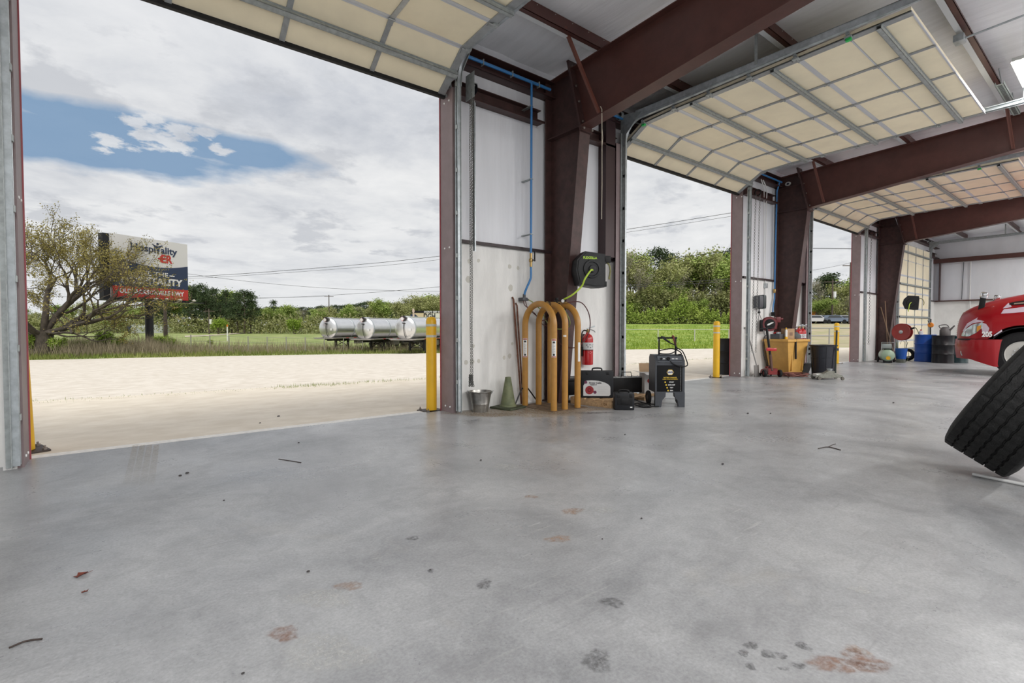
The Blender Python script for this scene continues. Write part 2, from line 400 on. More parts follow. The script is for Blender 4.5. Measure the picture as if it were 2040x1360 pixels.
# lifting insert marks in the concrete
for i, (x, z, r) in enumerate([(3.80, 2.05, 0.03), (3.95, 2.07, 0.024), (4.50, 2.03, 0.03), (4.66, 2.02, 0.026), (3.78, 1.80, 0.04), (4.52, 1.72, 0.04), (3.86, 0.88, 0.022), (4.55, 0.9, 0.022), (3.74, 0.66, 0.03), (3.84, 0.67, 0.035), (3.95, 0.67, 0.025), (4.4, 0.70, 0.025), (4.5, 0.72, 0.032), (4.65, 0.72, 0.025)]):
    m_ = MB(); m_.prism([(x + r * (1 + 0.1 * math.sin(3 * a + i)) * math.cos(a), z + r * (1.15 + 0.1 * math.sin(2 * a + i)) * math.sin(a)) for a in np.linspace(0, 2 * PI, 17)[:-1]], -0.1625, -0.158, 'y')
    tag(m_.build('insert_patch', mat('grout patch', (0.60, 0.585, 0.53), 0.8)), kind='structure')
# right end wall
mb = MB(); mb.box(28.75, 28.95, -20, 0.02, -0.05, 2.30); struct('wall_right', mb, conc)
mb = MB(); mb.box(28.72, 28.95, -20, 0.0, 2.30, 6.2); struct('wall_right_insulation', mb, vinylw)
mb = MB(); mb.box(28.60, 28.72, -20, -0.1, 2.28, 2.33); mb.box(28.50, 28.72, -20, -0.1, 3.98, 4.02); mb.box(28.50, 28.53, -20, -0.1, 4.02, 4.16)
struct('trim_2', mb, steel_red)
mb = MB()
for y0 in (-0.36,): mb.box(28.52, 28.72, y0, y0 + 0.03, 2.33, 4.0)
struct('trim_3', mb, steel_red2)

def rt(y): return 4.86 + 0.045 * abs(y)     # top of the rafters
# ceiling: insulation sheet draped over the purlins
PUR = [-1.22 - 1.57 * k for k in range(11)]
xs = np.arange(-6, 28.91, 0.13); ys = list(np.arange(0.0, -20.01, -0.157))
mb = MB(); vs_ = []; rng = np.random.RandomState(3)
ph = rng.rand(40) * 7
for y in ys:
    k = (abs(y) - 1.22) / 1.57; fr = k - math.floor(k); sag = 0.035 * math.sin(PI * fr) if y < -0.05 else 0
    band = int(math.floor(k)) + 2
    for x in xs:
        wv = 0.009 * math.sin(PI * fr) * (math.sin(x * 5.1 + ph[band] + 1.6 * math.sin(y * 1.1 + ph[band + 9])) + 0.6 * math.sin(x * 11.7 + ph[band + 5] + y * 1.3) + 0.8 * math.sin(x * 1.1 + ph[band + 3]))
        vs_.append((x, y, rt(y) + 0.215 - sag + wv))
nx = len(xs); fs_ = [(j * nx + i, j * nx + i + 1, (j + 1) * nx + i + 1, (j + 1) * nx + i) for j in range(len(ys) - 1) for i in range(nx - 1)]
mb.add(vs_, fs_); struct('ceiling', mb, vinyl, smooth=80)
mb = MB(); mb.prism([(0.3, 5.16), (-20.2, 6.08), (-20.2, 6.2), (0.3, 5.28)], -6.2, 29.1, 'x'); struct('roof', mb, trim_red)

def zsec(mb, y, zb, h, x0, x1, wf=0.065, t=0.006):
    mb.box(x0, x1, y - t / 2, y + t / 2, zb, zb + h)
    mb.box(x0, x1, y - wf, y, zb, zb + t); mb.box(x0, x1, y - wf, y - wf + t, zb, zb + 0.02)
    mb.box(x0, x1, y, y + wf, zb + h - t, zb + h)
strap_m = mat('white insulation strap', (0.62, 0.64, 0.66), 0.5)
screw_m = mat('zinc screw heads', (0.5, 0.5, 0.48), 0.35, 0.6)
for y in PUR[:6]:
    mb = MB(); zsec(mb, y, rt(y) + 0.005, 0.20, -6, 28.7)
    o = struct('roof_purlin', mb, steel_red)
    mb = MB(); mb.box(-6, 28.7, y + 0.004, y + 0.07, rt(y) + 0.001, rt(y) + 0.004)
    struct('purlin_strap', mb, strap_m, o)
    mb = MB()
    for x in np.arange(-2, 28, 0.305): mb.lathe([(0.008, 0), (0.006, -0.006)], (x, y - 0.004, rt(y) + 0.18), 6, 'y')
    struct('screw', mb, screw_m, o)['kind'] = 'stuff'
# eave strut and girts along the front wall
for (a, b) in PIERS:
    mb = MB(); 
    mb.box(a, b, -0.30, -0.13, 4.62, 4.63); mb.box(a, b, -0.14, -0.13, 4.62, 4.86); mb.box(a, b, -0.29, -0.13, 4.855, 4.865); mb.box(a, b, -0.295, -0.285, 4.62, 4.65)
    struct('eave_strut', mb, mat('dark red eave steel', (0.055, 0.024, 0.022), 0.5))
for (a, b) in PIERS:
    for c_, d_ in ([(a + 0.1, b - 0.0)] if b - a < 2.5 else [(a + 0.02, (a + b) / 2 - 0.12), ((a + b) / 2 + 0.12, b - 0.02)]):
        if b > 28: d_ = 28.7
        mb = MB(); mb.box(c_, d_, -0.30, -0.13, 4.20, 4.208); mb.box(c_, d_, -0.138, -0.13, 4.20, 4.41); mb.box(c_, d_, -0.30, -0.292, 4.185, 4.22); mb.box(c_, d_, -0.22, -0.13, 4.40, 4.41)
        struct('wall_girt', mb, steel_red2)
for (a, b) in [(-0.66, 3.52), (6.84, 11.32), (14.66, 19.12), (22.46, 26.92)]:
    mb = MB(); mb.box(a, b, -0.30, -0.13, 4.62, 4.63); mb.box(a, b, -0.14, -0.13, 4.62, 4.86); mb.box(a, b, -0.29, -0.13, 4.855, 4.865)
    struct('eave_strut', mb, MAT['dark red eave steel'])
# door posts standing on the concrete at the left of each opening
for x in (6.44, 14.26, 22.06):
    mb = MB(); mb.box(x, x + 0.24, -0.30, -0.13, 2.33, 4.86)
    struct('door_post', mb, mat('dark maroon post', (0.045, 0.022, 0.024), 0.5))

# steel frames: tapered column and rafter, each a thing
bolt_m = mat('bolt heads', (0.25, 0.22, 0.2), 0.45, 0.7)
def frame(xc, label):
    t = thing('steel_frame', label, 'steel frame', (xc, -0.5, 0), group='red steel portal frames')
    hw = 0.105; tk = 0.010
    mb = MB()
    mb.prism([(-0.2, 0.02), (-0.46, 0.02), (-0.89, 4.0), (-0.62, 4.88), (-0.2, 4.86)], xc - 0.005, xc + 0.005)
    mb.box(xc - 0.13, xc + 0.13, -0.20, -0.185, 0.02, 4.86)
    mb.prism([(-0.46, 0.02), (-0.473, 0.02), (-0.903, 4.0), (-0.89, 4.0)], xc - hw, xc + hw)
    mb.box(xc - 0.16, xc + 0.16, -0.55, -0.14, 0, 0.02)
    mb.build('column', steel_red2, t)
    mb = MB()
    mb.prism([(-0.2, 4.0), (-0.2, 4.012), (-0.89, 4.012), (-0.89, 4.0)], xc - hw, xc + hw)
    if xc > 6: mb.build('stiffener', steel_red2, t); mb = MB(); mb.prism([(-0.2, 4.58), (-0.2, 4.59), (-0.72, 4.62), (-0.72, 4.61)], xc - hw, xc + hw)
    mb.build('stiffener', steel_red2, t)
    mb = MB()
    for off, sgn in ((0.0, 1), (0.02, 1)):
        y0, y1 = -0.90 - off, -0.63 - off
        mb.prism([(y0, 3.93), (y0 - 0.018, 3.93), (y1 - 0.018, 5.02), (y1, 5.02)], xc - hw - 0.012, xc + hw + 0.012)
    pl = mb.build('splice_plate', steel_red2, t)
    for fz in (0.03, 0.12, 0.4, 0.62, 0.9):
        for sx in (-1, 1):
            y = -0.90 + 0.27 * fz - 0.06; z = 3.93 + 1.09 * fz; mb = MB()
            mb.lathe([(0.016, 0.0), (0.016, -0.016), (0, -0.018)], (xc + sx * 0.085, y, z), 6, 'y')
            mb.build('bolt', bolt_m, pl)
    mb = MB(); Ye = -10.0
    zb = lambda y: 4.015 + 0.115 * (abs(y) - 0.9) if y > -5.2 else 4.51 + 0.045 * (abs(y) - 5.2)
    mb.prism([(-0.92, 4.015), (-5.2, zb(-5.2)), (-19.9, zb(-19.9)), (-19.9, rt(-19.9)), (-0.65, rt(-0.65))], xc - 0.005, xc + 0.005)
    mb.prism([(-0.2, rt(0)), (-19.9, rt(-19.9) - 0.012), (-19.9, rt(-19.9)), (-0.2, rt(0) + 0.012)], xc - hw, xc + hw)
    mb.prism([(-0.92, 4.003), (-5.2, zb(-5.2) - 0.012), (-19.9, zb(-19.9) - 0.012), (-19.9, zb(-19.9)), (-5.2, zb(-5.2)), (-0.92, 4.015)], xc - hw, xc + hw)
    mb.build('rafter', steel_red, t)
    for y in (-1.22, -4.36):
        for s_ in (-1, 1):
            mb = MB(); a = Vector((xc + s_ * 0.72, y, rt(y) + 0.10)); b = Vector((xc + s_ * 0.10, y - 0.04, zb(y) + 0.02))
            mb.obox(a, b, 0.045, 0.006, (0, 1, 0)); mb.obox(a + Vector((0, 0.0225, 0)), b + Vector((0, 0.0225, 0)), 0.006, 0.045, (0, 1, 0))
            mb.build('flange_brace', mat('brown brace steel', (0.15, 0.05, 0.035), 0.5), t)
    return t
frame(5.3, 'nearest red steel portal frame, its column standing behind the inflation cage')
frame(13.1, 'red steel portal frame with its column behind the yellow utility bin')
frame(20.9, 'farthest red steel portal frame with its column behind the air compressor')

# ---------------------------------------------------------------- overhead doors
prof_open = [(-0.14, 4.19), (-0.70, 4.545), (-1.28, 4.58), (-1.87, 4.59), (-2.47, 4.60), (-3.07, 4.61), (-3.66, 4.62), (-4.26, 4.63)]
prof_shut = [(-0.36, 0.02 + 0.61 * k) for k in range(8)]
stile_m = mat('grey stile', (0.36, 0.38, 0.39), 0.45, 0.5, 0.1, 15)
joint_m = mat('pale joint strip', (0.60, 0.62, 0.66), 0.4, 0.2)
def door(n, x0, x1, shut=False):
    prof = prof_shut if shut else prof_open
    t = thing('door_%d' % n, None, None, ((x0 + x1) / 2, -0.36, 0), kind='structure')
    for k in range(7):
        a = Vector((0, *prof[k])); b = Vector((0, *prof[k + 1])); d = (b - a).normalized()
        nrm = Vector((0, d.z, -d.y)) if not shut else Vector((0, -1, 0))       # towards the inside (down when open)
        if not shut and nrm.z > 0: nrm = -nrm
        def slab(u0, u1, v0, v1, w0, w1, mb):
            vs = []
            for w in (w0, w1):
                for (u, v) in ((u0, v0), (u1, v0), (u1, v1), (u0, v1)):
                    p = a + d * (v * (b - a).length) + nrm * w; vs.append((u, p.y, p.z))
            mb.add(vs, [(0, 1, 2, 3), (7, 6, 5, 4), (0, 4, 5, 1), (1, 5, 6, 2), (2, 6, 7, 3), (3, 7, 4, 0)])
        mb = MB(); slab(x0 + 0.04, x1 - 0.04, 0.005, 0.995, -0.05, 0.0, mb)
        p_ = mb.build('door_panel', cream, t)
        mb = MB(); slab(x0 + 0.06, x1 - 0.06, 0.972, 1.0, -0.01, 0.006, mb)
        if 0 < k < 6: slab(x0 + 0.06, x1 - 0.06, 0.0, 0.075, -0.01, 0.004, mb)
        mb.build('joint_strip', joint_m, p_)
        W_ = x1 - x0
        for q in (0.0, 0.25, 0.5, 0.75, 1.0):
            xc = x0 + 0.04 + (W_ - 0.08) * q; hw = 0.028 if q in (0.25, 0.5, 0.75) else 0.05
            if q == 0: xc += 0.05
            if q == 1: xc -= 0.05
            mb = MB(); slab(xc - hw, xc + hw, 0.0, 1.0, -0.01, 0.012, mb)
            # hinge leaf and knuckle at the joint
            if k < 6:
                slab(xc - 0.03, xc + 0.03, 0.90, 1.0, 0.012, 0.02, mb)
                pk = b + nrm * 0.022; mb.cyl((xc - 0.04, pk.y, pk.z), (xc + 0.04, pk.y, pk.z), 0.011, 8)
            mb.build('stile', stile_m, p_)
        if k in (0, 2, 4, 6):
            mb = MB(); v = 0.5
            slab(x0 + 0.03, x1 - 0.03, v - 0.065, v + 0.065, 0.012, 0.018, mb)
            slab(x0 + 0.03, x1 - 0.03, v - 0.045, v - 0.035, 0.012, 0.062, mb); slab(x0 + 0.03, x1 - 0.03, v + 0.035, v + 0.045, 0.012, 0.062, mb)
            slab(x0 + 0.03, x1 - 0.03, v - 0.045, v + 0.045, 0.056, 0.062, mb)
            mb.build('strut', galv_d, t)
        # rollers at both ends
        for xr, s_ in ((x0 + 0.04, -1), (x1 - 0.04, 1)):
            mb = MB(); c = a + nrm * -0.02
            mb.cyl((xr - s_ * 0.08, c.y, c.z), (xr + s_ * 0.05, c.y, c.z), 0.008, 8)
            mb.cyl((xr + s_ * 0.03, c.y, c.z), (xr + s_ * 0.052, c.y, c.z), 0.022, 12)
            slab(xr - 0.05, xr + 0.03, -0.06, 0.06, 0.005, 0.025, mb) if k else None
            rl = mb.build('roller', galv_d, t)
            if s_ < 0 and k in (1, 6) and n > 1: MB().box(xr - 0.03, xr + 0.02, c.y - 0.03, c.y + 0.03, c.z - 0.075, c.z - 0.04, 0.006).build('green_tag', mat('green tag', (0.03, 0.55, 0.12), 0.5), rl)
    mb = MB(); a = Vector((0, *prof[0])); 
    mb.box(x0 + 0.03, x1 - 0.03, a.y - 0.02, a.y + 0.03, a.z - 0.035, a.z + 0.01)
    mb.build('bottom_seal', blackr, t)
    if not shut: pass
    # tracks: vertical, curve, horizontal
    for xs_, s_, nm in ((x0 + 0.0, -1, 'l'), (x1 - 0.0, 1, 'r')):
        mb = MB()
        zt, Rr = 4.64, 0.34; yv = -0.36
        path = [(yv, 0.04), (yv, zt - Rr)] + [(yv - Rr + Rr * math.cos(a_), zt - Rr + Rr * math.sin(a_)) for a_ in np.linspace(0.15, PI / 2, 9)] + [(-4.75, zt + 0.075)]
        # C shaped track swept along the path
        sec = [(0.0, -0.028), (0.0, 0.028), (0.045, 0.034), (0.045, 0.022), (0.012, 0.018), (0.012, -0.018), (0.045, -0.022), (0.045, -0.034)]
        K = len(sec); vs = []; fs = []
        for i, (y, z) in enumerate(path):
            i0, i1 = max(i - 1, 0), min(i + 1, len(path) - 1)
            dy, dz = path[i1][0] - path[i0][0], path[i1][1] - path[i0][1]; l = math.hypot(dy, dz); ny, nz_ = -dz / l, dy / l
            for (u, v) in sec: vs.append((xs_ + s_ * (0.055 - u), y + ny * v, z + nz_ * v))
        for i in range(len(path) - 1):
            for j in range(K): fs.append((i * K + j, i * K + (j + 1) % K, (i + 1) * K + (j + 1) % K, (i + 1) * K + j))
        mb.add(vs, fs)
        tr = mb.build('track', galv, t)
        mb = MB()
        mb.box(xs_ + s_ * 0.05, xs_ + s_ * 0.10, -0.335, -0.33, 0.02, 4.45); mb.box(xs_ + s_ * 0.055, xs_ + s_ * 0.06, -0.40, -0.30, 0.02, 4.45)
        for z in np.arange(0.4, 4.3, 0.55): mb.box(xs_ + s_ * 0.0, xs_ + s_ * 0.06, -0.385, -0.345, z, z + 0.05)
        mb.build('track_angle', galv_d, tr)
        mb = MB(); mb.box(xs_ + s_ * 0.055, xs_ + s_ * 0.062, -4.75, -0.6, zt + 0.02, zt + 0.105); mb.box(xs_ + s_ * 0.02, xs_ + s_ * 0.062, -4.75, -0.6, zt + 0.10, zt + 0.107)
        mb.build('track_rail', galv, tr)
        mb = MB(); mb.prism([(-0.30, 4.25), (-0.30, 4.75), (-0.42, 4.75), (-0.72, 4.70), (-0.42, 4.42), (-0.40, 4.25)], xs_ + s_ * 0.062, xs_ + s_ * 0.068)
        mb.build('horn_plate', galv_d, tr)
        mb = MB(); 
        for y in (-2.6, -4.7): mb.box(xs_ + s_ * 0.06, xs_ + s_ * 0.066, y - 0.02, y + 0.02, zt + 0.05, rt(y) + 0.2)
        mb.build('hanger_strap', galv_d, tr)
    # shaft with the counterbalance spring over the opening
    mb = MB(); mb.cyl((x0 - 0.2, -0.30, 4.75), (x1 + 0.2, -0.30, 4.75), 0.014, 12)
    sh = mb.build('shaft', galv_d, t)
    for xs_, s_ in ((x0 - 0.10, -1), (x1 + 0.10, 1)):
        mb = MB(); mb.lathe([(0.07, -0.03), (0.075, -0.028), (0.062, -0.02), (0.062, 0.02), (0.075, 0.028), (0.07, 0.03)], (xs_, -0.30, 4.75), 20, 'x')
        mb.build('cable_drum', galv, sh)
    mb = MB(); xm = (x0 + x1) / 2
    hel = [Vector((xm + 0.15 + i * 0.009, -0.30 + 0.045 * math.cos(i * 0.9), 4.75 + 0.045 * math.sin(i * 0.9))) for i in range(110)]
    mb.tube(hel, 0.0035, 4); mb.build('torsion_spring', blackm, sh)
    return t
def jamb(n, x0, x1):
    DJ = 0.27 if n == 1 else 0.20
    mb = MB()
    for x, s_ in ((x0, -1), (x1, 1)):
        D_ = 0.31 if s_ < 0 and n > 1 else DJ
        mb.box(*sorted((x, x + s_ * 0.012)), -D_, 0.03, -0.01, 4.27)
        mb.box(*sorted((x, x + s_ * (0.05 if D_ == DJ else 0.20))), -D_ - 0.008, -D_, -0.01, 4.27)
    mb.box(x0 - 0.05, x1 + 0.05, -0.13, 0.03, 4.25, 4.265); mb.box(x0, x1, -0.14, -0.13, 4.25, 4.36)
    o = struct('trim_%d' % (n + 10), mb, jamb_m)
    mb = MB()
    for x, s_ in ((x0, -1), (x1, 1)): mb.box(*sorted((x - s_ * 0.010, x + s_ * 0.16)), 0.03, 0.045, -0.01, 4.42)
    mb.box(x0 - 0.16, x1 + 0.16, 0.03, 0.045, 4.244, 4.42)
    struct('outer_trim', mb, trim_red, o)
    mb = MB()
    for x, s_ in ((x0, -1), (x1, 1)):
        for z in (0.08, 2.2, 4.12):
            for y in (-0.08, -0.2): mb.lathe([(0.014, 0), (0.010, -s_ * 0.008), (0, -s_ * 0.009)], (x - s_ * 0.001, y, z), 10, 'x')
    struct('rivet', mb, mat('white rivet caps', (0.85, 0.85, 0.85), 0.4), o)
DOORS = [(-0.62, 3.46), (6.88, 11.20), (14.70, 18.95), (22.50, 26.86)]
for i, (a, b) in enumerate(DOORS):
    door(i + 1, a, b, shut=(i == 3)); jamb(i + 1, a, b)
struct('wall_left_pier', MB().box(-0.74, -0.66, -0.3, -0.13, 0, 4.3), conc)

# LED ceiling lights, all but the first unseen and added to brighten the bay
led_m = mat('lit LED tube', (1, 1, 1), 0.5, emit=((1, 0.98, 0.94), 9.0))
def ceiling_light(x, y, label, power=235):
    z = rt(y) - 0.16
    t = thing('ceiling_light', label, 'ceiling light', (x, y, z), group='strip lights under the roof')
    mb = MB(); mb.box(x - 0.6, x + 0.6, y - 0.075, y + 0.075, z, z + 0.05, 0.006)
    mb.prism([(y - 0.075, z), (y - 0.09, z - 0.012), (y - 0.086, z - 0.014), (y - 0.07, z)], x - 0.6, x + 0.6)
    mb.prism([(y + 0.075, z), (y + 0.09, z - 0.012), (y + 0.086, z - 0.014), (y + 0.07, z)], x - 0.6, x + 0.6)
    mb.build('housing', mat('white fixture housing', (0.6, 0.62, 0.6), 0.4), t)
    for s_ in (-1, 1):
        mb = MB(); mb.cyl((x - 0.58, y + s_ * 0.038, z - 0.014), (x + 0.58, y + s_ * 0.038, z - 0.014), 0.013, 10); mb.build('led_tube', led_m, t)
    mb = MB(); mb.cyl((x, y, z + 0.05), (x, y, rt(y) + 0.1), 0.012, 8); mb.build('stem', galv, t)
    ld = bpy.data.lights.new('lamp', 'AREA'); ld.shape = 'RECTANGLE'; ld.size = 1.15; ld.size_y = 0.15; ld.energy = power; ld.color = (1, 0.985, 0.96)
    lo = bpy.data.objects.new('lamp', ld); COL.objects.link(lo); lo.parent = t; lo.location = (0, 0, -0.045)
    return t
ceiling_light(10.62, -4.76, 'lit twin tube strip light under the white roof by the second door', 40)

ceiling_light(18.6, -4.9, 'twin tube strip light above the parked red truck', 130); ceiling_light(25.5, -4.9, 'twin tube strip light nearest the far end wall', 70)  # both out of view, added to light the far bays
for x, y in [(x, y) for y in (-9.0, -13.0, -17.0) for x in (0, 5.2, 10.4, 15.6, 20.8, 26) if (x, y) != (5.2, -9.0)]:  # rows behind the camera, added to lift the interior light
    ceiling_light(x, y, 'twin tube strip light of the rows hung deeper inside the bay', 235 if x < 18 else 110)
t = thing('cable_tray', 'perforated pale strip hanging beside the twin tube light under the roof', 'cable tray', (11.55, -4.50, 4.84))
mb = MB(); mb.box(10.66, 12.4, -4.53, -4.43, 4.86, 4.866); mb.box(10.66, 12.4, -4.435, -4.43, 4.86, 4.91); mb.box(10.66, 12.4, -4.53, -4.525, 4.86, 4.91); mb.build('tray', mat('pale green grey metal', (0.30, 0.34, 0.32), 0.6, 0.0), t)
mb = MB()
for k in range(40): mb.box(10.70 + k * 0.042, 10.72 + k * 0.042, -4.505, -4.455, 4.8575, 4.8595)
mb.build('perforation', blackm, t)
for x in (10.9, 12.2): mb = MB(); mb.cyl((x, -4.48, 4.90), (x, -4.44, 5.2), 0.008, 6); mb.build('hanger', galv, t)
t = thing('conduit', 'thin metal conduit with a junction box running under the white roof', 'conduit', (8.85, -4.4, 4.95))
mb = MB(); mb.cyl((8.86, -4.35, 4.97), (8.80, -6.4, 5.06), 0.013, 10); mb.build('pipe', galv, t)
mb = MB(); mb.box(8.78, 8.94, -4.38, -4.27, 4.93, 5.02, 0.006); mb.build('junction_box', galv, t)

# ================================================================ BOLLARDS
def bollard():
    t = thing('bollard', 'x', 'bollard', group='yellow bollards outside the doors', local=True)
    mb = MB(); mb.lathe([(0.072, 0.02), (0.072, 1.24), (0.066, 1.275), (0.045, 1.298), (0.0, 1.305)], n=28); mb.build('sleeve', yellow, t)
    for z in (1.02, 1.17):
        mb = MB(); mb.lathe([(0.0725, z), (0.074, z), (0.074, z + 0.032), (0.0725, z + 0.032)], n=28); mb.build('reflective_band', tape, t)
    mb = MB(); mb.box(-0.15, 0.15, -0.15, 0.15, 0.0, 0.016, 0.003); pl = mb.build('base_plate', mat('dark base plate', (0.06, 0.045, 0.04), 0.6, 0.3), t)
    for sx in (-1, 1):
        for sy in (-1, 1):
            mb = MB(); mb.lathe([(0.02, 0.016), (0.02, 0.034), (0.009, 0.036), (0.009, 0.055), (0, 0.056)], (sx * 0.115, sy * 0.115, 0), 6); mb.build('anchor_bolt', bolt_m, pl)
    return t
b0 = bollard()
for i, (x, y, lx, ly, lab) in enumerate([(3.38, 0.16, 0, 0, 'yellow bollard standing at the mauve jamb right of the widest opening'),
        (-0.70, 0.50, 0.05, 0.02, 'yellow bollard half hidden by the left jamb with its bolted base plate showing'),
        (10.72, 0.10, 0, 0, 'yellow bollard beside the black drum outside the second opening'),
        (17.82, 0.05, 0, 0, 'small far yellow bollard outside the third opening behind the black trash can')]):
    o = b0 if i == 0 else copy_tree(b0)
    o['label'] = lab; o.location = (x, y, -0.016); o.rotation_euler = (0.0 if i != 1 else 0.02, -0.035 if i == 1 else 0, 0.3 * i)

def drum(name, lab, x, y, m, z0=0.0, grp=None, closed=True, r=0.29, h=0.88):
    t = thing(name, lab, 'drum', (x, y, z0), local=True, group=grp)
    pr = [(r - 0.02, 0.02), (r - 0.004, 0.0), (r, 0.012), (r - 0.006, 0.03), (r - 0.008, h * 0.33 - 0.02), (r + 0.006, h * 0.33), (r - 0.008, h * 0.33 + 0.02), (r - 0.008, h * 0.66 - 0.02), (r + 0.006, h * 0.66), (r - 0.008, h * 0.66 + 0.02), (r - 0.008, h - 0.03), (r, h - 0.012), (r - 0.002, h), (r - 0.016, h), (r - 0.018, h - 0.022), (0, h - 0.022)]
    mb = MB(); mb.lathe(pr, n=40); mb.build('body', m, t)
    mb = MB(); mb.lathe([(0.035, h - 0.022), (0.035, h - 0.005), (0, h - 0.004)], (0.18, 0, 0), 12); mb.lathe([(0.02, h - 0.022), (0.02, h - 0.006), (0, h - 0.005)], (-0.19, 0.03, 0), 10); mb.build('bung', greyp, t)
    return t
drum('oil_drum', 'black steel drum standing outside the second opening behind a yellow bollard', 11.85, 0.45, blackm, -0.016)

# ================================================================ FIRST PIER
# galvanised pail
t = thing('bucket', 'galvanised metal pail on the floor against the white wall', 'bucket', (3.84, -0.36, 0), local=True)
pail = mat('galvanised pail', (0.33, 0.32, 0.30), 0.33, 0.85, 0.3, 9)
mb = MB(); mb.lathe([(0.0, 0.012), (0.098, 0.012), (0.10, 0.0), (0.104, 0.0), (0.106, 0.015), (0.122, 0.11), (0.126, 0.113), (0.124, 0.12), (0.15, 0.262), (0.158, 0.266), (0.158, 0.275), (0.150, 0.277), (0.146, 0.262), (0.10, 0.02), (0.0, 0.02)], n=36); mb.build('body', pail, t)
mb = MB(); mb.tube([(0.158 * math.cos(a), 0.158 * math.sin(a), 0.272) for a in np.linspace(0, 2 * PI, 40)[:-1]], 0.006, 8, closed=True); mb.build('rim', pail, t)
a0 = -0.67
mb = MB()
e1 = Vector((math.cos(a0), math.sin(a0), 0)); e2 = Vector((-math.sin(a0), math.cos(a0), 0))
mb.tube(bez([e1 * 0.175 + DZ * 0.285, e1 * 0.155 + DZ * 0.25, e1 * 0.12 + e2 * 0.10 + DZ * 0.262, e2 * 0.155 + DZ * 0.268, -e1 * 0.12 + e2 * 0.10 + DZ * 0.262, -e1 * 0.155 + DZ * 0.25, -e1 * 0.175 + DZ * 0.285], 6), 0.0032, 6)
mb.build('bail_handle', galv_d, t)
for s_ in (-1, 1):
    mb = MB(); mb.obox(e1 * s_ * 0.150 + DZ * 0.235, e1 * s_ * 0.166 + DZ * 0.285, 0.03, 0.004, e1); mb.build('ear', pail, t)

# olive traffic cone
olive = mat('faded olive rubber', (0.115, 0.135, 0.07), 0.6, 0, 0.3, 9, col2=(0.19, 0.21, 0.11))
t = thing('traffic_cone', 'faded olive green traffic cone standing on the floor next to the pail', 'traffic cone', (4.30, -0.38, 0), rz=0.25, local=True)
mb = MB(); mb.box(-0.185, 0.185, -0.185, 0.185, 0, 0.03, 0.01); mb.build('base', mat('dark olive rubber', (0.06, 0.07, 0.04), 0.7), t)
mb = MB(); mb.lathe([(0.125, 0.028), (0.120, 0.045), (0.105, 0.06), (0.042, 0.425), (0.040, 0.44), (0.028, 0.442), (0.026, 0.43), (0.030, 0.30)], n=32); mb.build('cone', olive, t)

# tyre inflation safety cage: three hoops on a base plate
t = thing('inflation_cage', 'tyre inflation cage of three mustard yellow tube hoops in front of the steel column', 'tyre cage', (4.86, -0.65, 0))
def hoop(x, y0, y1, h, dx=0.0, top=0.0):
    r = (y0 - y1) / 2; yc = (y0 + y1) / 2; zc = h - r
    pts = [Vector((x, y0, 0.006)), Vector((x, y0, zc * 0.5))] + [Vector((x + dx * math.sin(a) , yc + r * math.cos(a), zc + r * math.sin(a))) for a in np.linspace(0, PI, 25)] + [Vector((x, y1, zc * 0.5)), Vector((x, y1, 0.006))]
    mb = MB(); mb.tube(pts, 0.044, 18); return mb.build('hoop', mustard, t)
lab_w = mat('white warning sticker', (0.78, 0.76, 0.72), 0.5); lab_r = mat('red sticker print', (0.35, 0.03, 0.02), 0.5); ink = mat('black print', (0.03, 0.03, 0.035), 0.5)
H1 = hoop(4.63, -0.36, -0.97, 1.47); H2 = hoop(4.84, -0.42, -0.97, 1.46); H3 = hoop(5.09, -0.40, -0.97, 1.46)
mb = MB(); mb.box(4.55, 5.22, -1.05, -0.30, 0, 0.008); mb.build('base_plate', mat('rust stained plate', (0.17, 0.12, 0.08), 0.7, 0.2, 0.4, 12), t)
def sticker(hx, hy, z0, z1, par):
    """label wrapped on the tube, on the side that faces the camera"""
    ang = math.atan2(CAM.y - hy, CAM.x - hx); o = None
    for (mm, zz0, zz1, w, rr, nm) in ((lab_w, z0, z1, 0.75, 0.0452, 'sticker'), (lab_r, z1 - 0.022, z1 - 0.006, 0.65, 0.0457, 'sticker_print'), (lab_r, z0 + 0.004, z0 + 0.014, 0.65, 0.0457, 'sticker_print'), (ink, z1 - 0.06, z1 - 0.035, 0.35, 0.0457, 'sticker_print'), (ink, z0 + 0.022, z0 + 0.05, 0.3, 0.0457, 'sticker_print')):
        mb = MB(); vs = []
        for z in (zz0, zz1):
            for k in range(9):
                a = ang - w + 2 * w * k / 8; vs.append((hx + rr * math.cos(a), hy + rr * math.sin(a), z))
        mb.add(vs, [(k, k + 1, k + 10, k + 9) for k in range(8)])
        if o is None: o = mb.build(nm, mm, par)
        else: mb.build(nm, mm, o)
    mb = MB()
    for q in range(10):
        z = z0 + 0.06 + (z1 - z0 - 0.13) * q / 10; rr = 0.0457; vs = []
        for zq in (z, z + 0.004):
            for k in range(5): a = ang - 0.5 + (0.9 if q % 3 else 0.6) * k / 4; vs.append((hx + rr * math.cos(a), hy + rr * math.sin(a), zq))
        mb.add(vs, [(k, k + 1, k + 6, k + 5) for k in range(4)])
    mb.build('sticker_print', mat('grey fine print', (0.25, 0.25, 0.3), 0.5), o)
sticker(4.63, -0.36, 0.71, 0.985, H1); sticker(4.63, -0.97, 0.735, 0.985, H1)
ang = math.atan2(CAM.y + 0.97, CAM.x - 4.84); mb = MB(); vs = []
for z in (1.01, 1.035):
    for k in range(7): a = ang - 0.6 + 1.0 * k / 6; vs.append((4.84 + 0.0453 * math.cos(a), -0.97 + 0.0453 * math.sin(a), z))
mb.add(vs, [(k, k + 1, k + 8, k + 7) for k in range(6)]); mb.build('sticker', lab_w, H2)
ang = math.atan2(CAM.y + 0.97, CAM.x - 5.09)
mb = MB(); vs = []
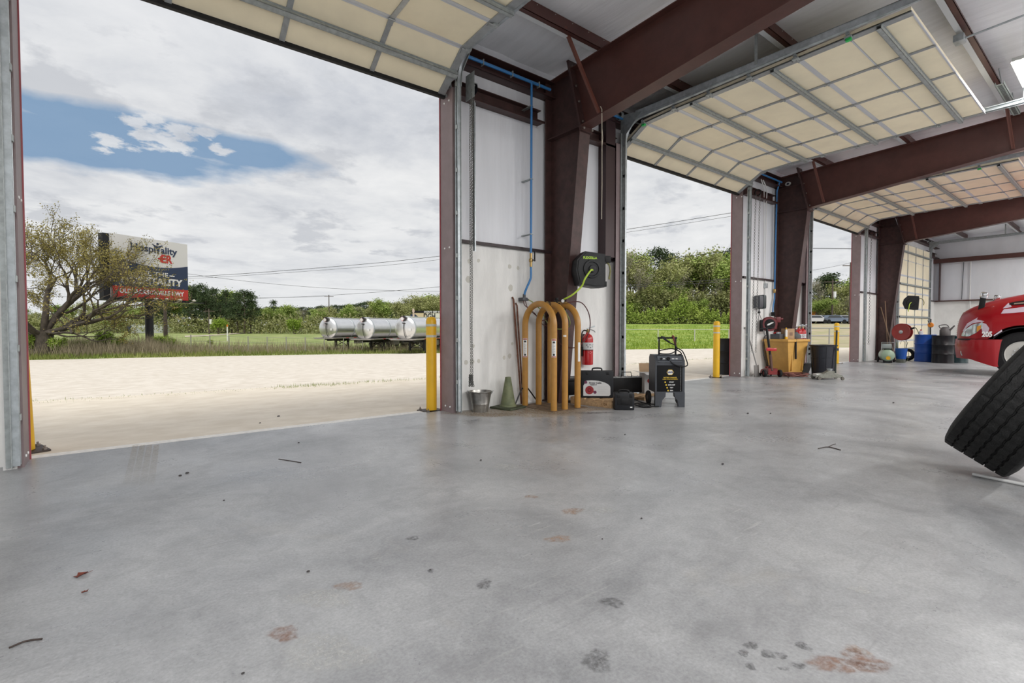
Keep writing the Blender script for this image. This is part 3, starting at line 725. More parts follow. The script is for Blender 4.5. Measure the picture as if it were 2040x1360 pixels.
for z in (0.66, 0.93):
    for k in range(7): a = ang - 1.3 + 0.8 * k / 6 + 1.4; vs.append((5.09 + 0.0453 * math.cos(a), -0.97 + 0.0453 * math.sin(a), z))
mb.add(vs, [(k, k + 1, k + 8, k + 7) for k in range(6)]); mb.build('sticker', lab_w, H3)

# regulator and chuck resting on top of the hoops
t = thing('air_regulator', 'black air regulator with a round gauge resting on the cage hoops', 'air regulator', (4.97, -0.66, 1.46))
mb = MB(); mb.box(4.94, 5.0, -0.70, -0.63, 1.475, 1.53, 0.008); mb.lathe([(0.022, 1.53), (0.026, 1.54), (0.024, 1.565), (0, 1.567)], (4.97, -0.665, 0), 14); mb.build('body', black, t)
mb = MB(); d = (CAM - Vector((5.0, -0.76, 1.52))).normalized(); mb.cyl(Vector((5.0, -0.76, 1.52)), Vector((5.0, -0.76, 1.52)) + d * 0.025, 0.028, 20); g = mb.build('gauge', blackm, t)
mb = MB(); mb.cyl(Vector((5.0, -0.76, 1.52)) + d * 0.025, Vector((5.0, -0.76, 1.52)) + d * 0.0265, 0.023, 20); mb.build('dial', white, g)
mb = MB(); mb.cyl((4.86, -0.60, 1.50), (5.08, -0.80, 1.50), 0.009, 10); mb.cyl((4.84, -0.58, 1.50), (4.88, -0.62, 1.50), 0.016, 10); mb.build('fitting', brass, t)
maroon = mat('maroon rubber hose', (0.075, 0.014, 0.014), 0.55)
t = thing('inflation_hose', 'thin maroon rubber hose looping from the regulator over the cage hoops', 'hose', (5.1, -0.8, 0))
mb = MB(); mb.tube(bez([(5.06, -0.79, 1.50), (5.22, -0.9, 1.50), (5.36, -0.92, 1.36), (5.42, -0.9, 1.16), (5.34, -0.9, 0.98), (5.16, -0.88, 0.86), (4.98, -0.86, 0.86), (4.8, -0.9, 0.93), (4.72, -0.93, 1.1), (4.68, -0.91, 1.28)], 8), 0.0075, 7); mb.build('hose', maroon, t)
mb = MB(); mb.tube(bez([(4.86, -0.60, 1.50), (4.8, -0.7, 1.50), (4.72, -0.8, 1.40), (4.66, -0.88, 1.2), (4.70, -0.92, 0.7), (4.68, -0.9, 0.4), (4.69, -0.87, 0.08), (4.8, -0.85, 0.02), (5.0, -0.6, 0.02)], 8), 0.0065, 7); mb.build('hose', blackr, t)
mb = MB(); mb.cyl((4.68, -0.91, 1.27), (4.675, -0.91, 1.33), 0.012, 10); mb.build('coupling', brass, t)

# pry bars, leaning
def bar(pts, r, name, lab, m, grp=None):
    t = MB().tube(pts, r, 10).build(name, m); return tag(t, lab, 'pry bar', grp)
bar([(4.545, -0.17, 1.585), (4.55, -0.19, 1.55), (4.62, -0.29, 0.02)], 0.014, 'tire_iron', 'upper brown steel tyre bar leaning behind the first cage hoop', rust, 'tyre bars leaning on the wall')
bar([(4.60, -0.18, 1.50), (4.61, -0.20, 1.46), (4.66, -0.28, 0.02)], 0.012, 'tire_iron', 'shorter brown steel tyre bar leaning close beside the upper bar', rust, 'tyre bars leaning on the wall')
for (pts, lab) in (([(4.44, -0.36, 0.02), (4.56, -0.36, 0.24), (4.60, -0.36, 0.25)], 'short black hooked rod lying against the foot of the left hoop'),
                   ([(4.66, -0.30, 0.27), (4.71, -0.30, 0.265), (4.90, -0.33, 0.03)], 'bent black rod propped between the first and second cage hoops')):
    bar(bez(pts, 5), 0.010, 'hooked_rod', lab, blackm)

# blue compressed air line
t = thing('air_line', 'bright blue compressed air pipe dropping down the pier beside the red column', 'air pipe', (4.95, -0.22, 1.6))
mb = MB(); mb.tube([(3.5, -0.335, 4.70), (5.14, -0.335, 4.70)], 0.022, 14); mb.tube([(4.77, -0.335, 4.69), (4.77, -0.325, 2.22)], 0.017, 12); mb.build('pipe', bluepipe, t)
mb = MB(); mb.tube(bez([(4.77, -0.325, 2.04), (4.77, -0.325, 1.90), (4.76, -0.32, 1.84), (4.715, -0.28, 1.70), (4.705, -0.26, 1.64), (4.705, -0.25, 1.58)], 5), 0.016, 12); mb.build('lower_pipe', bluepipe, t)
mb = MB(); mb.cyl((4.77, -0.325, 2.03), (4.77, -0.325, 2.23), 0.02, 12); mb.lathe([(0.026, 2.10), (0.03, 2.11), (0.03, 2.14), (0.026, 2.15)], (4.77, -0.325, 0), 14); v_ = mb.build('ball_valve', brass, t)
mb = MB(); mb.box(4.805, 4.82, -0.37, -0.35, 2.11, 2.26, 0.003); mb.box(4.77, 4.81, -0.37, -0.33, 2.12, 2.135); mb.build('valve_lever', blackm, v_)
for z in (4.35, 3.3, 2.5):
    mb = MB(); mb.box(4.745, 4.795, -0.345, -0.13, z, z + 0.012); mb.build('pipe_clip', galv_d, t)
for x in (3.9, 4.4, 4.9):
    mb = MB(); mb.box(x, x + 0.012, -0.36, -0.30, 4.66, 4.74); mb.build('pipe_clip', galv_d, t)
mb = MB(); mb.box(4.66, 4.75, -0.28, -0.165, 1.53, 1.58, 0.008); mb.cyl((4.65, -0.26, 1.55), (4.77, -0.26, 1.55), 0.018, 10); mb.cyl((4.705, -0.25, 1.57), (4.705, -0.25, 1.63), 0.022, 12); mb.build('manifold', greyp, t)
t = thing('air_line', 'blue air pipe running level under the roof to the second door', 'air pipe', (6.3, -0.34, 4.7))
mb = MB(); mb.tube([(5.45, -0.335, 4.70), (7.0, -0.335, 4.70)], 0.022, 14); mb.build('pipe', bluepipe, t)
mb = MB(); mb.box(6.2, 6.212, -0.36, -0.30, 4.66, 4.74); mb.build('pipe_clip', galv_d, t)
t = thing('hose_bundle', 'thin red and green hoses drooping from the manifold to the cage', 'hose', (4.85, -0.3, 1.55))
mb = MB(); mb.tube(bez([(4.67, -0.27, 1.55), (4.68, -0.3, 1.46), (4.84, -0.33, 1.35), (4.94, -0.34, 1.22), (5.05, -0.36, 1.16), (5.10, -0.4, 1.2)], 8), 0.0065, 6); mb.tube(bez([(4.71, -0.27, 1.53), (4.74, -0.3, 1.42), (4.90, -0.33, 1.3), (5.0, -0.35, 1.24), (5.1, -0.4, 1.34)], 8), 0.0065, 6); mb.build('red_hose', maroon, t)
mb = MB(); mb.tube(bez([(4.77, -0.27, 1.55), (4.86, -0.29, 1.50), (5.0, -0.31, 1.38), (5.06, -0.36, 1.22), (5.12, -0.5, 1.12), (5.16, -0.7, 1.14), (5.1, -0.8, 1.24), (5.02, -0.75, 1.42)], 8), 0.008, 6); mb.build('lime_hose', mat('olive lime hose', (0.28, 0.34, 0.10), 0.5), t)

# hand chain of the door hoist
def chain(mb, a, b, wob=0.004, seed=0, link=0.032, r=0.0035):
    a, b = Vector(a), Vector(b); n = int((b - a).length / (link * 0.74)); rr = random.Random(seed)
    d = (b - a).normalized()
    for i in range(n):
        c = a + (b - a) * (i / n) + Vector((math.sin(i * 0.13 + seed) * wob, math.cos(i * 0.11 + seed) * wob, 0))
        ax = Vector((1, 0, 0)) if i % 2 else Vector((0, 1, 0))
        pts = [c + d * (link / 2 * 0.9 * math.cos(q)) + ax * (link * 0.33 * math.sin(q)) for q in np.linspace(0, 2 * PI, 9)[:-1]]
        mb.tube(pts, r, 4, closed=True)
chm = mat('zinc chain', (0.20, 0.20, 0.19), 0.4, 0.8)
t = thing('chain_hoist', 'door hoist with galvanised hand chains hanging beside the first door track', 'chain hoist', (3.68, -0.40, 4.2))
mb = MB(); mb.lathe([(0.06, -0.012), (0.075, -0.012), (0.06, -0.004), (0.06, 0.004), (0.075, 0.012), (0.06, 0.012)], (3.70, -0.42, 4.25), 20, 'x'); mb.box(3.66, 3.74, -0.46, -0.30, 4.22, 4.28, 0.01); mb.build('sprocket', blackm, t)
mb = MB(); mb.box(3.655, 3.66, -0.50, -0.30, 4.12, 4.45); mb.box(3.66, 3.78, -0.40, -0.34, 4.30, 4.36, 0.008); mb.build('bracket', galv_d, t)
mb = MB()
for i, (x, y, z) in enumerate([(3.655, -0.44, 0.36), (3.675, -0.37, 0.40), (3.695, -0.42, 2.22), (3.71, -0.37, 2.22)]): chain(mb, (x, y, 4.22), (x, y, z), seed=i); mb.build('hand_chain', chm, t); mb = MB()
for k in range(10):
    a = k * 1.3; chain(mb, (3.66 + 0.012 * math.cos(a), -0.40 + 0.03 * math.sin(a), 0.5), (3.665 + 0.02 * math.cos(a + 2), -0.40 + 0.03 * math.sin(a + 1), 0.34), seed=k)
o = mb.build('hand_chain', chm, t)
mb = MB(); mb.box(3.70, 3.745, -0.40, -0.395, 2.15, 4.1); mb.box(3.70, 3.705, -0.44, -0.40, 2.15, 4.1); mb.build('chain_guard', galv, t)
# hanging cord on the rafter
t = thing('pull_cord', 'thin pale rope hanging from the rafter brace', 'rope', (5.22, -1.27, 4.1))
mb = MB(); mb.tube([(5.17, -1.30, 4.13), (5.20, -1.30, 4.10), (5.205, -1.30, 3.7), (5.21, -1.30, 3.1), (5.205, -1.30, 2.62)], 0.0055, 6); mb.tube([(5.205, -1.3, 3.85), (5.225, -1.3, 3.72), (5.20, -1.3, 3.55)], 0.003, 5)
mb.build('rope', mat('pale rope', (0.55, 0.5, 0.4), 0.8), t)

# black retractable hose reel on the column
t = thing('hose_reel', 'black retractable air hose reel with a lime hose mounted beside the nearest column', 'hose reel', (5.7, -0.75, 1.9))
# body: a flat faceted case, its round face turned to the camera side (-X,-Y)
cR = Vector((5.36, -0.98, 1.98)); fr = Vector((-0.42, -0.90, 0.0)).normalized(); sd_ = Vector((fr.y, -fr.x, 0)) * -1
if sd_.dot(RT) < 0: sd_ = -sd_
def RM(o): return Matrix(((sd_.x, -fr.x, 0, o.x), (sd_.y, -fr.y, 0, o.y), (0, 0, 1, o.z), (0, 0, 0, 1)))   # local x right, y away, z up
mx = RM(cR)
octp = [(u * 1.1, v * 1.08) for (u, v) in [(-0.215, -0.02), (-0.17, -0.21), (0.06, -0.245), (0.18, -0.24), (0.20, 0.12), (0.19, 0.205), (-0.09, 0.235), (-0.20, 0.12)]]
mb = MB(); mb.prism(octp, 0.0, 0.20, 'y', mx); body = mb.build('case', mat('charcoal reel plastic', (0.013, 0.014, 0.016), 0.48, 0, 0.2, 20, spec=0.35), t)
mb = MB(); mb.prism([(u * 0.90, v * 0.9) for (u, v) in octp], -0.012, 0.0, 'y', mx); mb.lathe([(0.135, -0.012), (0.13, -0.03), (0.10, -0.034), (0.095, -0.02), (0.055, -0.02), (0.05, -0.045), (0.02, -0.05), (0.0, -0.05)], n=30, axis='y', mx=mx); mb.build('face_ring', MAT['charcoal reel plastic'], body)
mb = MB()
for k in range(5): mb.box(0.20 + k * 0.0, 0.225, 0.02 + k * 0.036, 0.035 + k * 0.036, -0.20, 0.10, 0, mx)
mb.box(0.19, 0.30, 0.0, 0.20, 0.10, 0.20, 0.01, mx); mb.box(0.19, 0.24, 0.0, 0.20, -0.25, -0.17, 0.01, mx)
mb.build('hose_guide', black, body)
mb = MB(); mb.box(-0.10, 0.0, 0.20, 0.26, -0.14, 0.14, 0.008, mx); mb.box(-0.26, 0.06, 0.25, 0.27, -0.10, 0.10, 0, mx); mb.build('wall_bracket', blackm, t)
text('FLEXZILLA', 0.045, 'lettering', mat('lime print', (0.40, 0.62, 0.05), 0.5), body, mx @ Vector((-0.03, -0.014, 0.158)), sd_, DZ, 0.002, sx=1.0)
mb = MB(); p0 = mx @ Vector((-0.0, -0.04, -0.02))
mb.tube(bez([p0, mx @ Vector((-0.05, -0.09, -0.03)), mx @ Vector((-0.14, -0.10, -0.15)), (5.18, -0.95, 1.72), (5.08, -0.86, 1.60), (5.02, -0.72, 1.53)], 9), 0.013, 10); mb.build('air_hose', limehose, t)
mb = MB(); mb.tube(bez([mx @ Vector((0.24, 0.04, 0.12)), mx @ Vector((0.275, 0.0, 0.06)), mx @ Vector((0.29, 0.0, -0.02)), mx @ Vector((0.285, 0.02, -0.10))], 6), 0.012, 8); mb.cyl(mx @ Vector((0.285, 0.02, -0.10)), mx @ Vector((0.285, 0.02, -0.14)), 0.015, 10); mb.build('inlet_whip', mat('brown green hose end', (0.22, 0.21, 0.08), 0.5), t)

def extinguisher(name, lab, x, y, z, grp=None, s=1.0, rz=0):
    t = thing(name, lab, 'fire extinguisher', (x, y, z), rz=rz, group=grp, local=True)
    mb = MB(); mb.lathe([(0.0, 0.01), (0.076, 0.01), (0.082, 0.0), (0.088, 0.004), (0.089, 0.02), (0.089, 0.42), (0.082, 0.455), (0.062, 0.485), (0.032, 0.505), (0.027, 0.53), (0, 0.53)], n=32); mb.build('cylinder', redpaint, t)
    mb = MB(); mb.lathe([(0.024, 0.525), (0.024, 0.56), (0.016, 0.565), (0.016, 0.585), (0, 0.585)], n=14); mb.cyl((0, -0.02, 0.555), (0, -0.05, 0.555), 0.016, 12); mb.build('valve', brass, t)
    mb = MB(); mb.obox((-0.02, 0, 0.585), (0.13, 0, 0.63), 0.022, 0.006, (0, 1, 0)); mb.build('lever', galv, t)
    mb = MB(); mb.tube([(-0.02, 0, 0.565), (0.06, 0, 0.575), (0.12, 0, 0.55), (0.135, 0, 0.53)], 0.008, 6); mb.build('carry_handle', galv_d, t)
    mb = MB(); mb.tube(bez([(-0.02, 0, 0.555), (-0.07, 0, 0.56), (-0.105, 0, 0.51), (-0.108, 0, 0.42), (-0.105, 0, 0.28)], 6), 0.010, 8); mb.cyl((-0.105, 0, 0.29), (-0.104, 0, 0.14), 0.018, 10, 0.02); mb.build('hose', blackr, t)
    mb = MB(); vs = []
    def wrap(m_, z0, z1, a0, a1, r=0.0898):
        b_ = MB(); v = []
        for z_ in (z0, z1):
            for k in range(13): a = a0 + (a1 - a0) * k / 12; v.append((r * math.cos(a), r * math.sin(a), z_))
        b_.add(v, [(k, k + 1, k + 14, k + 13) for k in range(12)]); return b_.build('label', m_, t)
    wrap(mat('white instruction label', (0.62, 0.62, 0.62), 0.5), 0.25, 0.365, -PI * 1.02, -0.0)
    for (zz, aa) in ((0.33, -2.3), (0.30, -2.1), (0.335, -1.7), (0.29, -1.6), (0.33, -1.2), (0.30, -1.1), (0.335, -0.8)): wrap(ink, zz - 0.012, zz, aa, aa + 0.22, 0.0902)
    wrap(blackm, 0.236, 0.248, -PI, 0.0, 0.0902)
    b_ = MB(); v = []
    for (u, w) in ((-0.36, 0), (0, 0.022), (0.36, 0), (0, -0.022)): a = -1.5 + u; v.append((0.0902 * math.cos(a), 0.0902 * math.sin(a), 0.205 + w))
    b_.add(v, [(0, 1, 2, 3)]); b_.build('label', white, t)
    mb = MB(); mb.box(-0.03, 0.03, 0.085, 0.125, 0.30, 0.50); mb.build('hanger', blackm, t)
    t.scale = (s, s, s)
    return t
extinguisher('fire_extinguisher', 'red fire extinguisher hanging on the white wall right of the yellow hoops', 6.03, -0.285, 0.53, rz=-0.35)

# pallet, tool cases, box, small case
t = thing('pallet', 'low raw wood pallet on the floor under the black tool case', 'pallet', (5.75, -0.95, 0))
R0 = Vector((5.42, -1.20, 0)); u = Vector((5.42 - 5.30, -1.20 + 0.52, 0)).normalized()   # the long edge facing the cage
u2 = Vector((0.86, -0.0, 0)).normalized(); 
PX = Matrix.Translation(Vector((5.30, -0.62, 0))) @ Matrix.Rotation(math.radians(-80), 4, 'Z')      # local x along the near edge
for i, yy in enumerate((0.0, 0.5, 1.0)):
    mb = MB(); mb.box(0, 0.70, yy, yy + 0.045, 0, 0.085, 0.003, PX); mb.build('runner', wood, t)
for i in range(5):
    mb = MB(); mb.box(0.0 + i * 0.15, 0.10 + i * 0.15, 0.0, 1.045, 0.085, 0.103, 0.002, PX); mb.build('deck_board', wood, t)
text('1154', 0.05, 'stencil', mat('brown stencil ink', (0.22, 0.12, 0.05), 0.7), t, PX @ Vector((0.58, -0.002, 0.045)), PX.to_3x3() @ Vector((1, 0, 0)), DZ, 0.001)
lblg = mat('pale printed label', (0.60, 0.60, 0.60), 0.4)
def case(name, lab, o, rz, w, d, h, cat='tool case', z=0.0, tex=None):
    t = thing(name, lab, cat, (o[0], o[1], z), rz=rz, local=True)
    mb = MB(); mb.box(-w / 2, w / 2, -d / 2, d / 2, 0, h, 0.018); mb.build('shell', mat('dark charcoal case plastic', (0.012, 0.013, 0.016), 0.5, 0, 0.15, 18, spec=0.3), t)
    mb = MB(); mb.box(-w / 2 - 0.003, w / 2 + 0.003, -0.006, 0.006, 0.0, h + 0.003, 0.002); mb.build('seam', black, t)
    mb = MB(); mb.tube(bez([(-0.07, 0, h - 0.005), (-0.062, 0, h + 0.028), (0, 0, h + 0.036), (0.062, 0, h + 0.028), (0.07, 0, h - 0.005)], 5), 0.011, 8); mb.build('handle', black, t)
    for s_ in (-1, 1):
        mb = MB(); mb.box(s_ * w * 0.32 - 0.02, s_ * w * 0.32 + 0.02, -d / 2 - 0.006, -d / 2 + 0.004, h - 0.06, h - 0.015, 0.003); mb.build('latch', black, t)
    return t
t = case('tool_case', 'large upright black tool case with a red and white printed label on the pallet', (5.54, -0.93), -0.73, 0.47, 0.12, 0.40, z=0.104)
mb = MB(); pts = [(-0.205, 0.03), (0.17, 0.03), (0.19, 0.05), (0.19, 0.15)] + [(0.19 - 0.28 * (1 - math.cos(a)), 0.15 + 0.11 * math.sin(a)) for a in np.linspace(0.2, PI / 2, 8)] + [(-0.16, 0.255), (-0.205, 0.18)]
mb.prism(pts, -0.0625, -0.061, 'y'); lb = mb.build('printed_label', lblg, t)
mb = MB(); c_ = (-0.115, -0.0635, 0.115); mb.lathe([(0.062, 0), (0.062, -0.001), (0.028, -0.001), (0.028, 0)], c_, 26, 'y'); mb.lathe([(0.016, 0), (0.016, -0.0012), (0, -0.0012)], c_, 14, 'y'); mb.build('picture', mat('dark red print', (0.28, 0.015, 0.02), 0.5), lb)
mb = MB(); mb.lathe([(0.024, 0), (0.024, -0.001), (0.0, -0.001)], (-0.035, -0.0635, 0.085), 16, 'y'); mb.lathe([(0.022, 0), (0.022, -0.0015), (0, -0.0015)], (-0.17, -0.0635, 0.232), 16, 'y'); mb.build('picture', mat('purple print', (0.12, 0.02, 0.06), 0.5), lb)
text('Power Cable', 0.034, 'lettering', ink, lb, (-0.03, -0.0635, 0.222), (1, 0, 0), (0, 0, 1), 0.001)
text('Testers II', 0.026, 'lettering', ink, lb, (-0.06, -0.0635, 0.196), (1, 0, 0), (0, 0, 1), 0.0008)
mb = MB()
for k in range(7): mb.box(0.0, 0.15 - 0.02 * (k % 3), -0.0635, -0.0628, 0.07 + k * 0.016, 0.073 + k * 0.016)
mb.build('fine_print', mat('pale grey print', (0.45, 0.45, 0.46), 0.5), lb)
t = case('small_case', 'small black square case standing on the floor before the pallet', (5.50, -1.46), -0.72, 0.27, 0.16, 0.235, z=0.0)
mb = MB(); mb.box(0.075, 0.105, -0.083, -0.081, 0.035, 0.05); mb.build('sticker', white, t)
mb = MB(); mb.box(-0.10, 0.10, -0.0825, -0.079, 0.07, 0.20, 0.004); mb.box(-0.05, 0.05, -0.088, -0.08, 0.085, 0.16, 0.004); mb.build('front_panel', black, t)
# long open tote / box behind
t = thing('battery_box', 'long low black battery box with a wire handle behind the cases', 'battery box', (6.45, -0.80, 0), rz=-0.55, local=True)
mb = MB(); mb.box(-0.36, 0.20, -0.11, 0.11, 0.104, 0.34, 0.012); mb.box(0.20, 0.42, -0.12, 0.12, 0.104, 0.345, 0.01); mb.build('shell', black, t)
mb = MB(); mb.box(-0.35, 0.19, -0.10, 0.10, 0.34, 0.348, 0.003); mb.build('lid', mat('pale grey lid', (0.40, 0.41, 0.41), 0.5), t)
mb = MB()
for k in range(7): mb.box(-0.34 + k * 0.085, -0.332 + k * 0.085, -0.10, 0.10, 0.348, 0.353)
mb.build('lid_rib', black, t)
mb = MB(); mb.tube([(-0.13, 0, 0.345), (-0.115, 0, 0.42), (0.03, 0, 0.42), (0.045, 0, 0.345)], 0.007, 7); mb.build('handle', black, t)
t = thing('battery_box', 'black battery case on the pallet half hidden behind the right yellow hoop', 'battery box', (5.55, -0.42, 0), rz=-0.1, local=True)
mb = MB(); mb.box(-0.24, 0.20, -0.12, 0.12, 0.104, 0.33, 0.015); mb.build('shell', black, t)
mb = MB(); mb.box(-0.245, 0.205, -0.125, 0.125, 0.31, 0.35, 0.012); mb.build('lid', black, t)
mb = MB(); mb.tube([(-0.1, 0, 0.35), (-0.09, 0, 0.375), (0.05, 0, 0.375), (0.06, 0, 0.35)], 0.008, 7); mb.build('handle', black, t)
# cable on floor
t = thing('power_cable', 'black power cable coiled on the floor between the small case and the charger', 'cable', (5.95, -1.45, 0))
mb = MB(); mb.tube(bez([(5.74, -1.40, 0.03), (5.82, -1.36, 0.10), (5.95, -1.38, 0.06), (6.02, -1.50, 0.02), (5.90, -1.62, 0.012), (5.80, -1.52, 0.012), (5.92, -1.40, 0.015), (6.12, -1.44, 0.012), (6.16, -1.56, 0.012), (6.02, -1.66, 0.012), (5.88, -1.56, 0.02), (5.78, -1.44, 0.03), (6.0, -1.30, 0.02), (6.2, -1.40, 0.012)], 8), 0.008, 7); mb.build('cord', blackr, t)
t = thing('wood_plank', 'loose wooden board resting on the floor beneath the battery box', 'plank', (6.45, -1.2, 0))
mb = MB(); mb.box(-0.34, 0.34, -0.07, 0.07, 0.0, 0.035, 0.003, Matrix.Translation((6.35, -1.02, 0.045)) @ Matrix.Rotation(-0.55, 4, 'Z') @ Matrix.Rotation(-0.09, 4, 'Y')); mb.build('board', wood, t)
mb = MB(); mb.box(-0.3, 0.3, -0.045, 0.045, 0.0, 0.045, 0.003, Matrix.Translation((6.42, -0.98, 0)) @ Matrix.Rotation(-0.55, 4, 'Z')); mb.build('support_board', wood, t)
# open cardboard box with coloured print
t = thing('cardboard_box', 'open white printed cardboard box behind the battery charger', 'box', (6.68, -1.08, 0), rz=-0.62, local=True)
boxw = mat('white printed carton', (0.60, 0.59, 0.58), 0.6, 0, 0.05, 12)
mb = MB(); w, d, h = 0.17, 0.13, 0.42
for (a, b, c_, e) in ((-w, w, -d, -d + 0.004), (-w, w, d - 0.004, d), (-w, -w + 0.004, -d, d), (w - 0.004, w, -d, d)): mb.box(a, b, c_, e, 0, h)
mb.box(-w, w, -d, d, 0, 0.004); mb.build('carton', boxw, t)
mb = MB(); mb.prism([(-d, h), (-d - 0.13, h - 0.02), (-d - 0.13, h - 0.017), (-d, h + 0.004)], -w, w, 'x'); mb.build('flap', boxw, t)
mb = MB(); mb.prism([(-w, h), (-w - 0.10, h + 0.02), (-w - 0.10, h + 0.024), (-w, h + 0.004)], -d, d, 'y'); mb.build('flap', boxw, t)
mb = MB(); mb.prism([(d, h), (d + 0.03, h + 0.14), (d + 0.034, h + 0.14), (d + 0.004, h)], -w, w, 'x'); mb.build('flap', cardb, t)
for (u, z, r, m_) in ((-0.09, 0.30, 0.035, lab_r), (0.02, 0.24, 0.05, greyp), (0.08, 0.33, 0.03, mat('blue print', (0.05, 0.09, 0.3), 0.5)), (0.05, 0.08, 0.04, MAT['blue print'])):
    mb = MB(); mb.lathe([(r, 0), (r, -0.0015), (0, -0.0015)], (u, -d, z), 16, 'y'); mb.build('print', m_, t)

# wheeled battery charger
t = thing('battery_charger', 'dark grey wheeled battery charger with jumper clamps on its handle', 'battery charger', (6.27, -1.62, 0), rz=-0.68, local=True)
chg = mat('slate grey moulding', (0.045, 0.05, 0.06), 0.45, 0, 0.1, 15)
Wc, Dc = 0.21, 0.17
mb = MB(); mb.prism([(-Dc, 0.21), (Dc, 0.21), (Dc, 0.70), (Dc - 0.04, 0.745), (-Dc + 0.09, 0.745), (-Dc, 0.66)], -Wc, Wc, 'x'); mb.build('cabinet', chg, t)
mb = MB(); mb.box(-Wc + 0.025, Wc - 0.035, -Dc - 0.006, -Dc + 0.002, 0.225, 0.60, 0.003); fp = mb.build('front_panel', mat('black front sheet', (0.006, 0.006, 0.007), 0.6, spec=0.2), t)
for s_ in (-1, 1):
    mb = MB(); mb.prism([(s_ * Wc, 0.215), (s_ * Wc, 0.0), (s_ * (Wc - 0.085), 0.0), (s_ * (Wc - 0.10), 0.10), (s_ * (Wc - 0.145), 0.155), (s_ * (Wc - 0.15), 0.215)], -Dc - 0.01, -Dc + 0.05, 'y'); mb.build('leg', chg, t)
mb = MB(); mb.cyl((-0.13, -Dc + 0.03, 0.115), (0.13, -Dc + 0.03, 0.115), 0.005, 6); mb.build('cross_rod', chrome, t)
for s_ in (-1, 1):
    mb = MB(); c_ = (s_ * (Wc + 0.012), Dc - 0.02, 0.10); mb.lathe([(0.05, -0.022), (0.092, -0.022), (0.10, -0.012), (0.10, 0.012), (0.092, 0.022), (0.05, 0.022)], c_, 26, 'x'); wh = mb.build('wheel', blackr, t)
    mb = MB(); mb.lathe([(0.05, -0.016), (0.05, 0.016), (0, 0.018)], c_, 18, 'x'); mb.lathe([(0, -0.018), (0.05, -0.016)], c_, 18, 'x'); mb.build('hub', greyp, wh)
mb = MB(); mb.tube([(-0.12, -0.03, 0.735), (-0.12, -0.03, 0.985), (0.12, -0.03, 0.985), (0.12, -0.03, 0.735)], 0.014, 10); mb.build('handle', black, t)
mb = MB(); mb.box(-0.14, 0.14, -0.05, -0.01, 0.975, 1.0, 0.006); mb.build('grip', blackr, t)
mb = MB(); mb.prism([(-Dc - 0.004, 0.64), (-Dc + 0.062, 0.722), (-Dc + 0.058, 0.726), (-Dc - 0.01, 0.644)], -0.17, 0.17, 'x'); cp = mb.build('control_panel', mat('control panel grey', (0.10, 0.11, 0.125), 0.4), t)
n_ = Vector((0, -0.78, 0.62)); o_ = Vector((0, -Dc + 0.028, 0.685))
for (u_, r) in ((-0.02, 0.026), (-0.12, 0.014)):
    mb = MB(); c_ = o_ + Vector((u_, 0, 0)); mb.cyl(c_, c_ + n_ * 0.022, r, 16); mb.build('knob', black, cp)
for (u_, w_) in ((-0.08, 0.03), (0.05, 0.035), (0.10, 0.03)):
    mb = MB(); mb.obox(o_ + Vector((u_ - w_ / 2, 0, 0.006)), o_ + Vector((u_ + w_ / 2, 0, 0.006)), 0.005, 0.012, (0, 0.62, 0.78)); mb.build('panel_print', white, cp)
# badge and print
yb = -Dc - 0.0075
hexp = [(0.052 * math.cos(a) , 0.50 + 0.045 * math.sin(a)) for a in np.linspace(0, 2 * PI, 7)[:-1]]
mb = MB(); mb.prism(hexp, yb - 0.001, yb, 'y'); hx = mb.build('badge', mat('gold print', (0.70, 0.48, 0.04), 0.5), fp)
mb = MB(); mb.prism([(u_ * 0.82, 0.5 + (v_ - 0.5) * 0.82) for (u_, v_) in hexp], yb - 0.002, yb - 0.0005, 'y'); mb.build('badge_field', white, hx)
text('NAPA', 0.034, 'lettering', mat('navy print', (0.02, 0.03, 0.12), 0.5), hx, (0, yb - 0.003, 0.50), (1, 0, 0), (0, 0, 1), 0.0015)
gold = MAT['gold print']
text('BATTERY CHARGER', 0.021, 'lettering', gold, fp, (0.0, yb - 0.001, 0.425), (1, 0, 0), (0, 0, 1), 0.0006)
text('6 AND 12 VOLT AUTOMATIC', 0.0165, 'lettering', gold, fp, (0.0, yb - 0.001, 0.402), (1, 0, 0), (0, 0, 1), 0.0005)
for k, (z, s1) in enumerate(((0.36, 'START'), (0.32, '60/40 AMP'), (0.28, 'TEST'), (0.24, 'FAN'))):
    mb = MB(); mb.lathe([(0.012, 0), (0.012, -0.001), (0, -0.001)], (-0.07 + 0.014 * k, yb, z), 10, 'y'); mb.build('icon', gold, fp)
    text(s1, 0.022, 'lettering', white, fp, (0.02, yb - 0.001, z), (1, 0, 0), (0, 0, 1), 0.0009)
mb = MB()
for k in range(16): mb.lathe([(0.0035, 0), (0.0035, -0.0015), (0, -0.0015)], (0.15, yb, 0.24 + k * 0.022), 6, 'y')
mb.build('rivet_row', white, fp)
t2 = thing('jumper_cable', 'black jumper leads with a red clamp looped over the charger handle', 'jumper cable', (6.27, -1.62, 0), rz=-0.68, local=True)
mb = MB(); mb.tube(bez([(-0.08, -0.05, 0.99), (0.0, -0.08, 0.93), (0.10, -0.07, 0.88), (0.13, -0.06, 0.82), (0.02, -0.12, 0.765), (-0.12, -0.10, 0.765), (-0.10, 0.0, 0.80), (0.06, -0.02, 0.83), (0.15, -0.08, 0.80), (0.17, -0.14, 0.76), (0.14, -0.1, 0.75)], 8), 0.008, 7); mb.build('cable', blackr, t2)
mb = MB(); mb.tube(bez([(0.10, -0.06, 0.97), (0.11, -0.07, 0.86), (0.2, -0.08, 0.80), (0.245, -0.12, 0.68), (0.24, -0.18, 0.60), (0.14, -0.20, 0.585), (0.04, -0.19, 0.62), (0.0, -0.17, 0.66)], 8), 0.008, 7); mb.build('cable', blackr, t2)
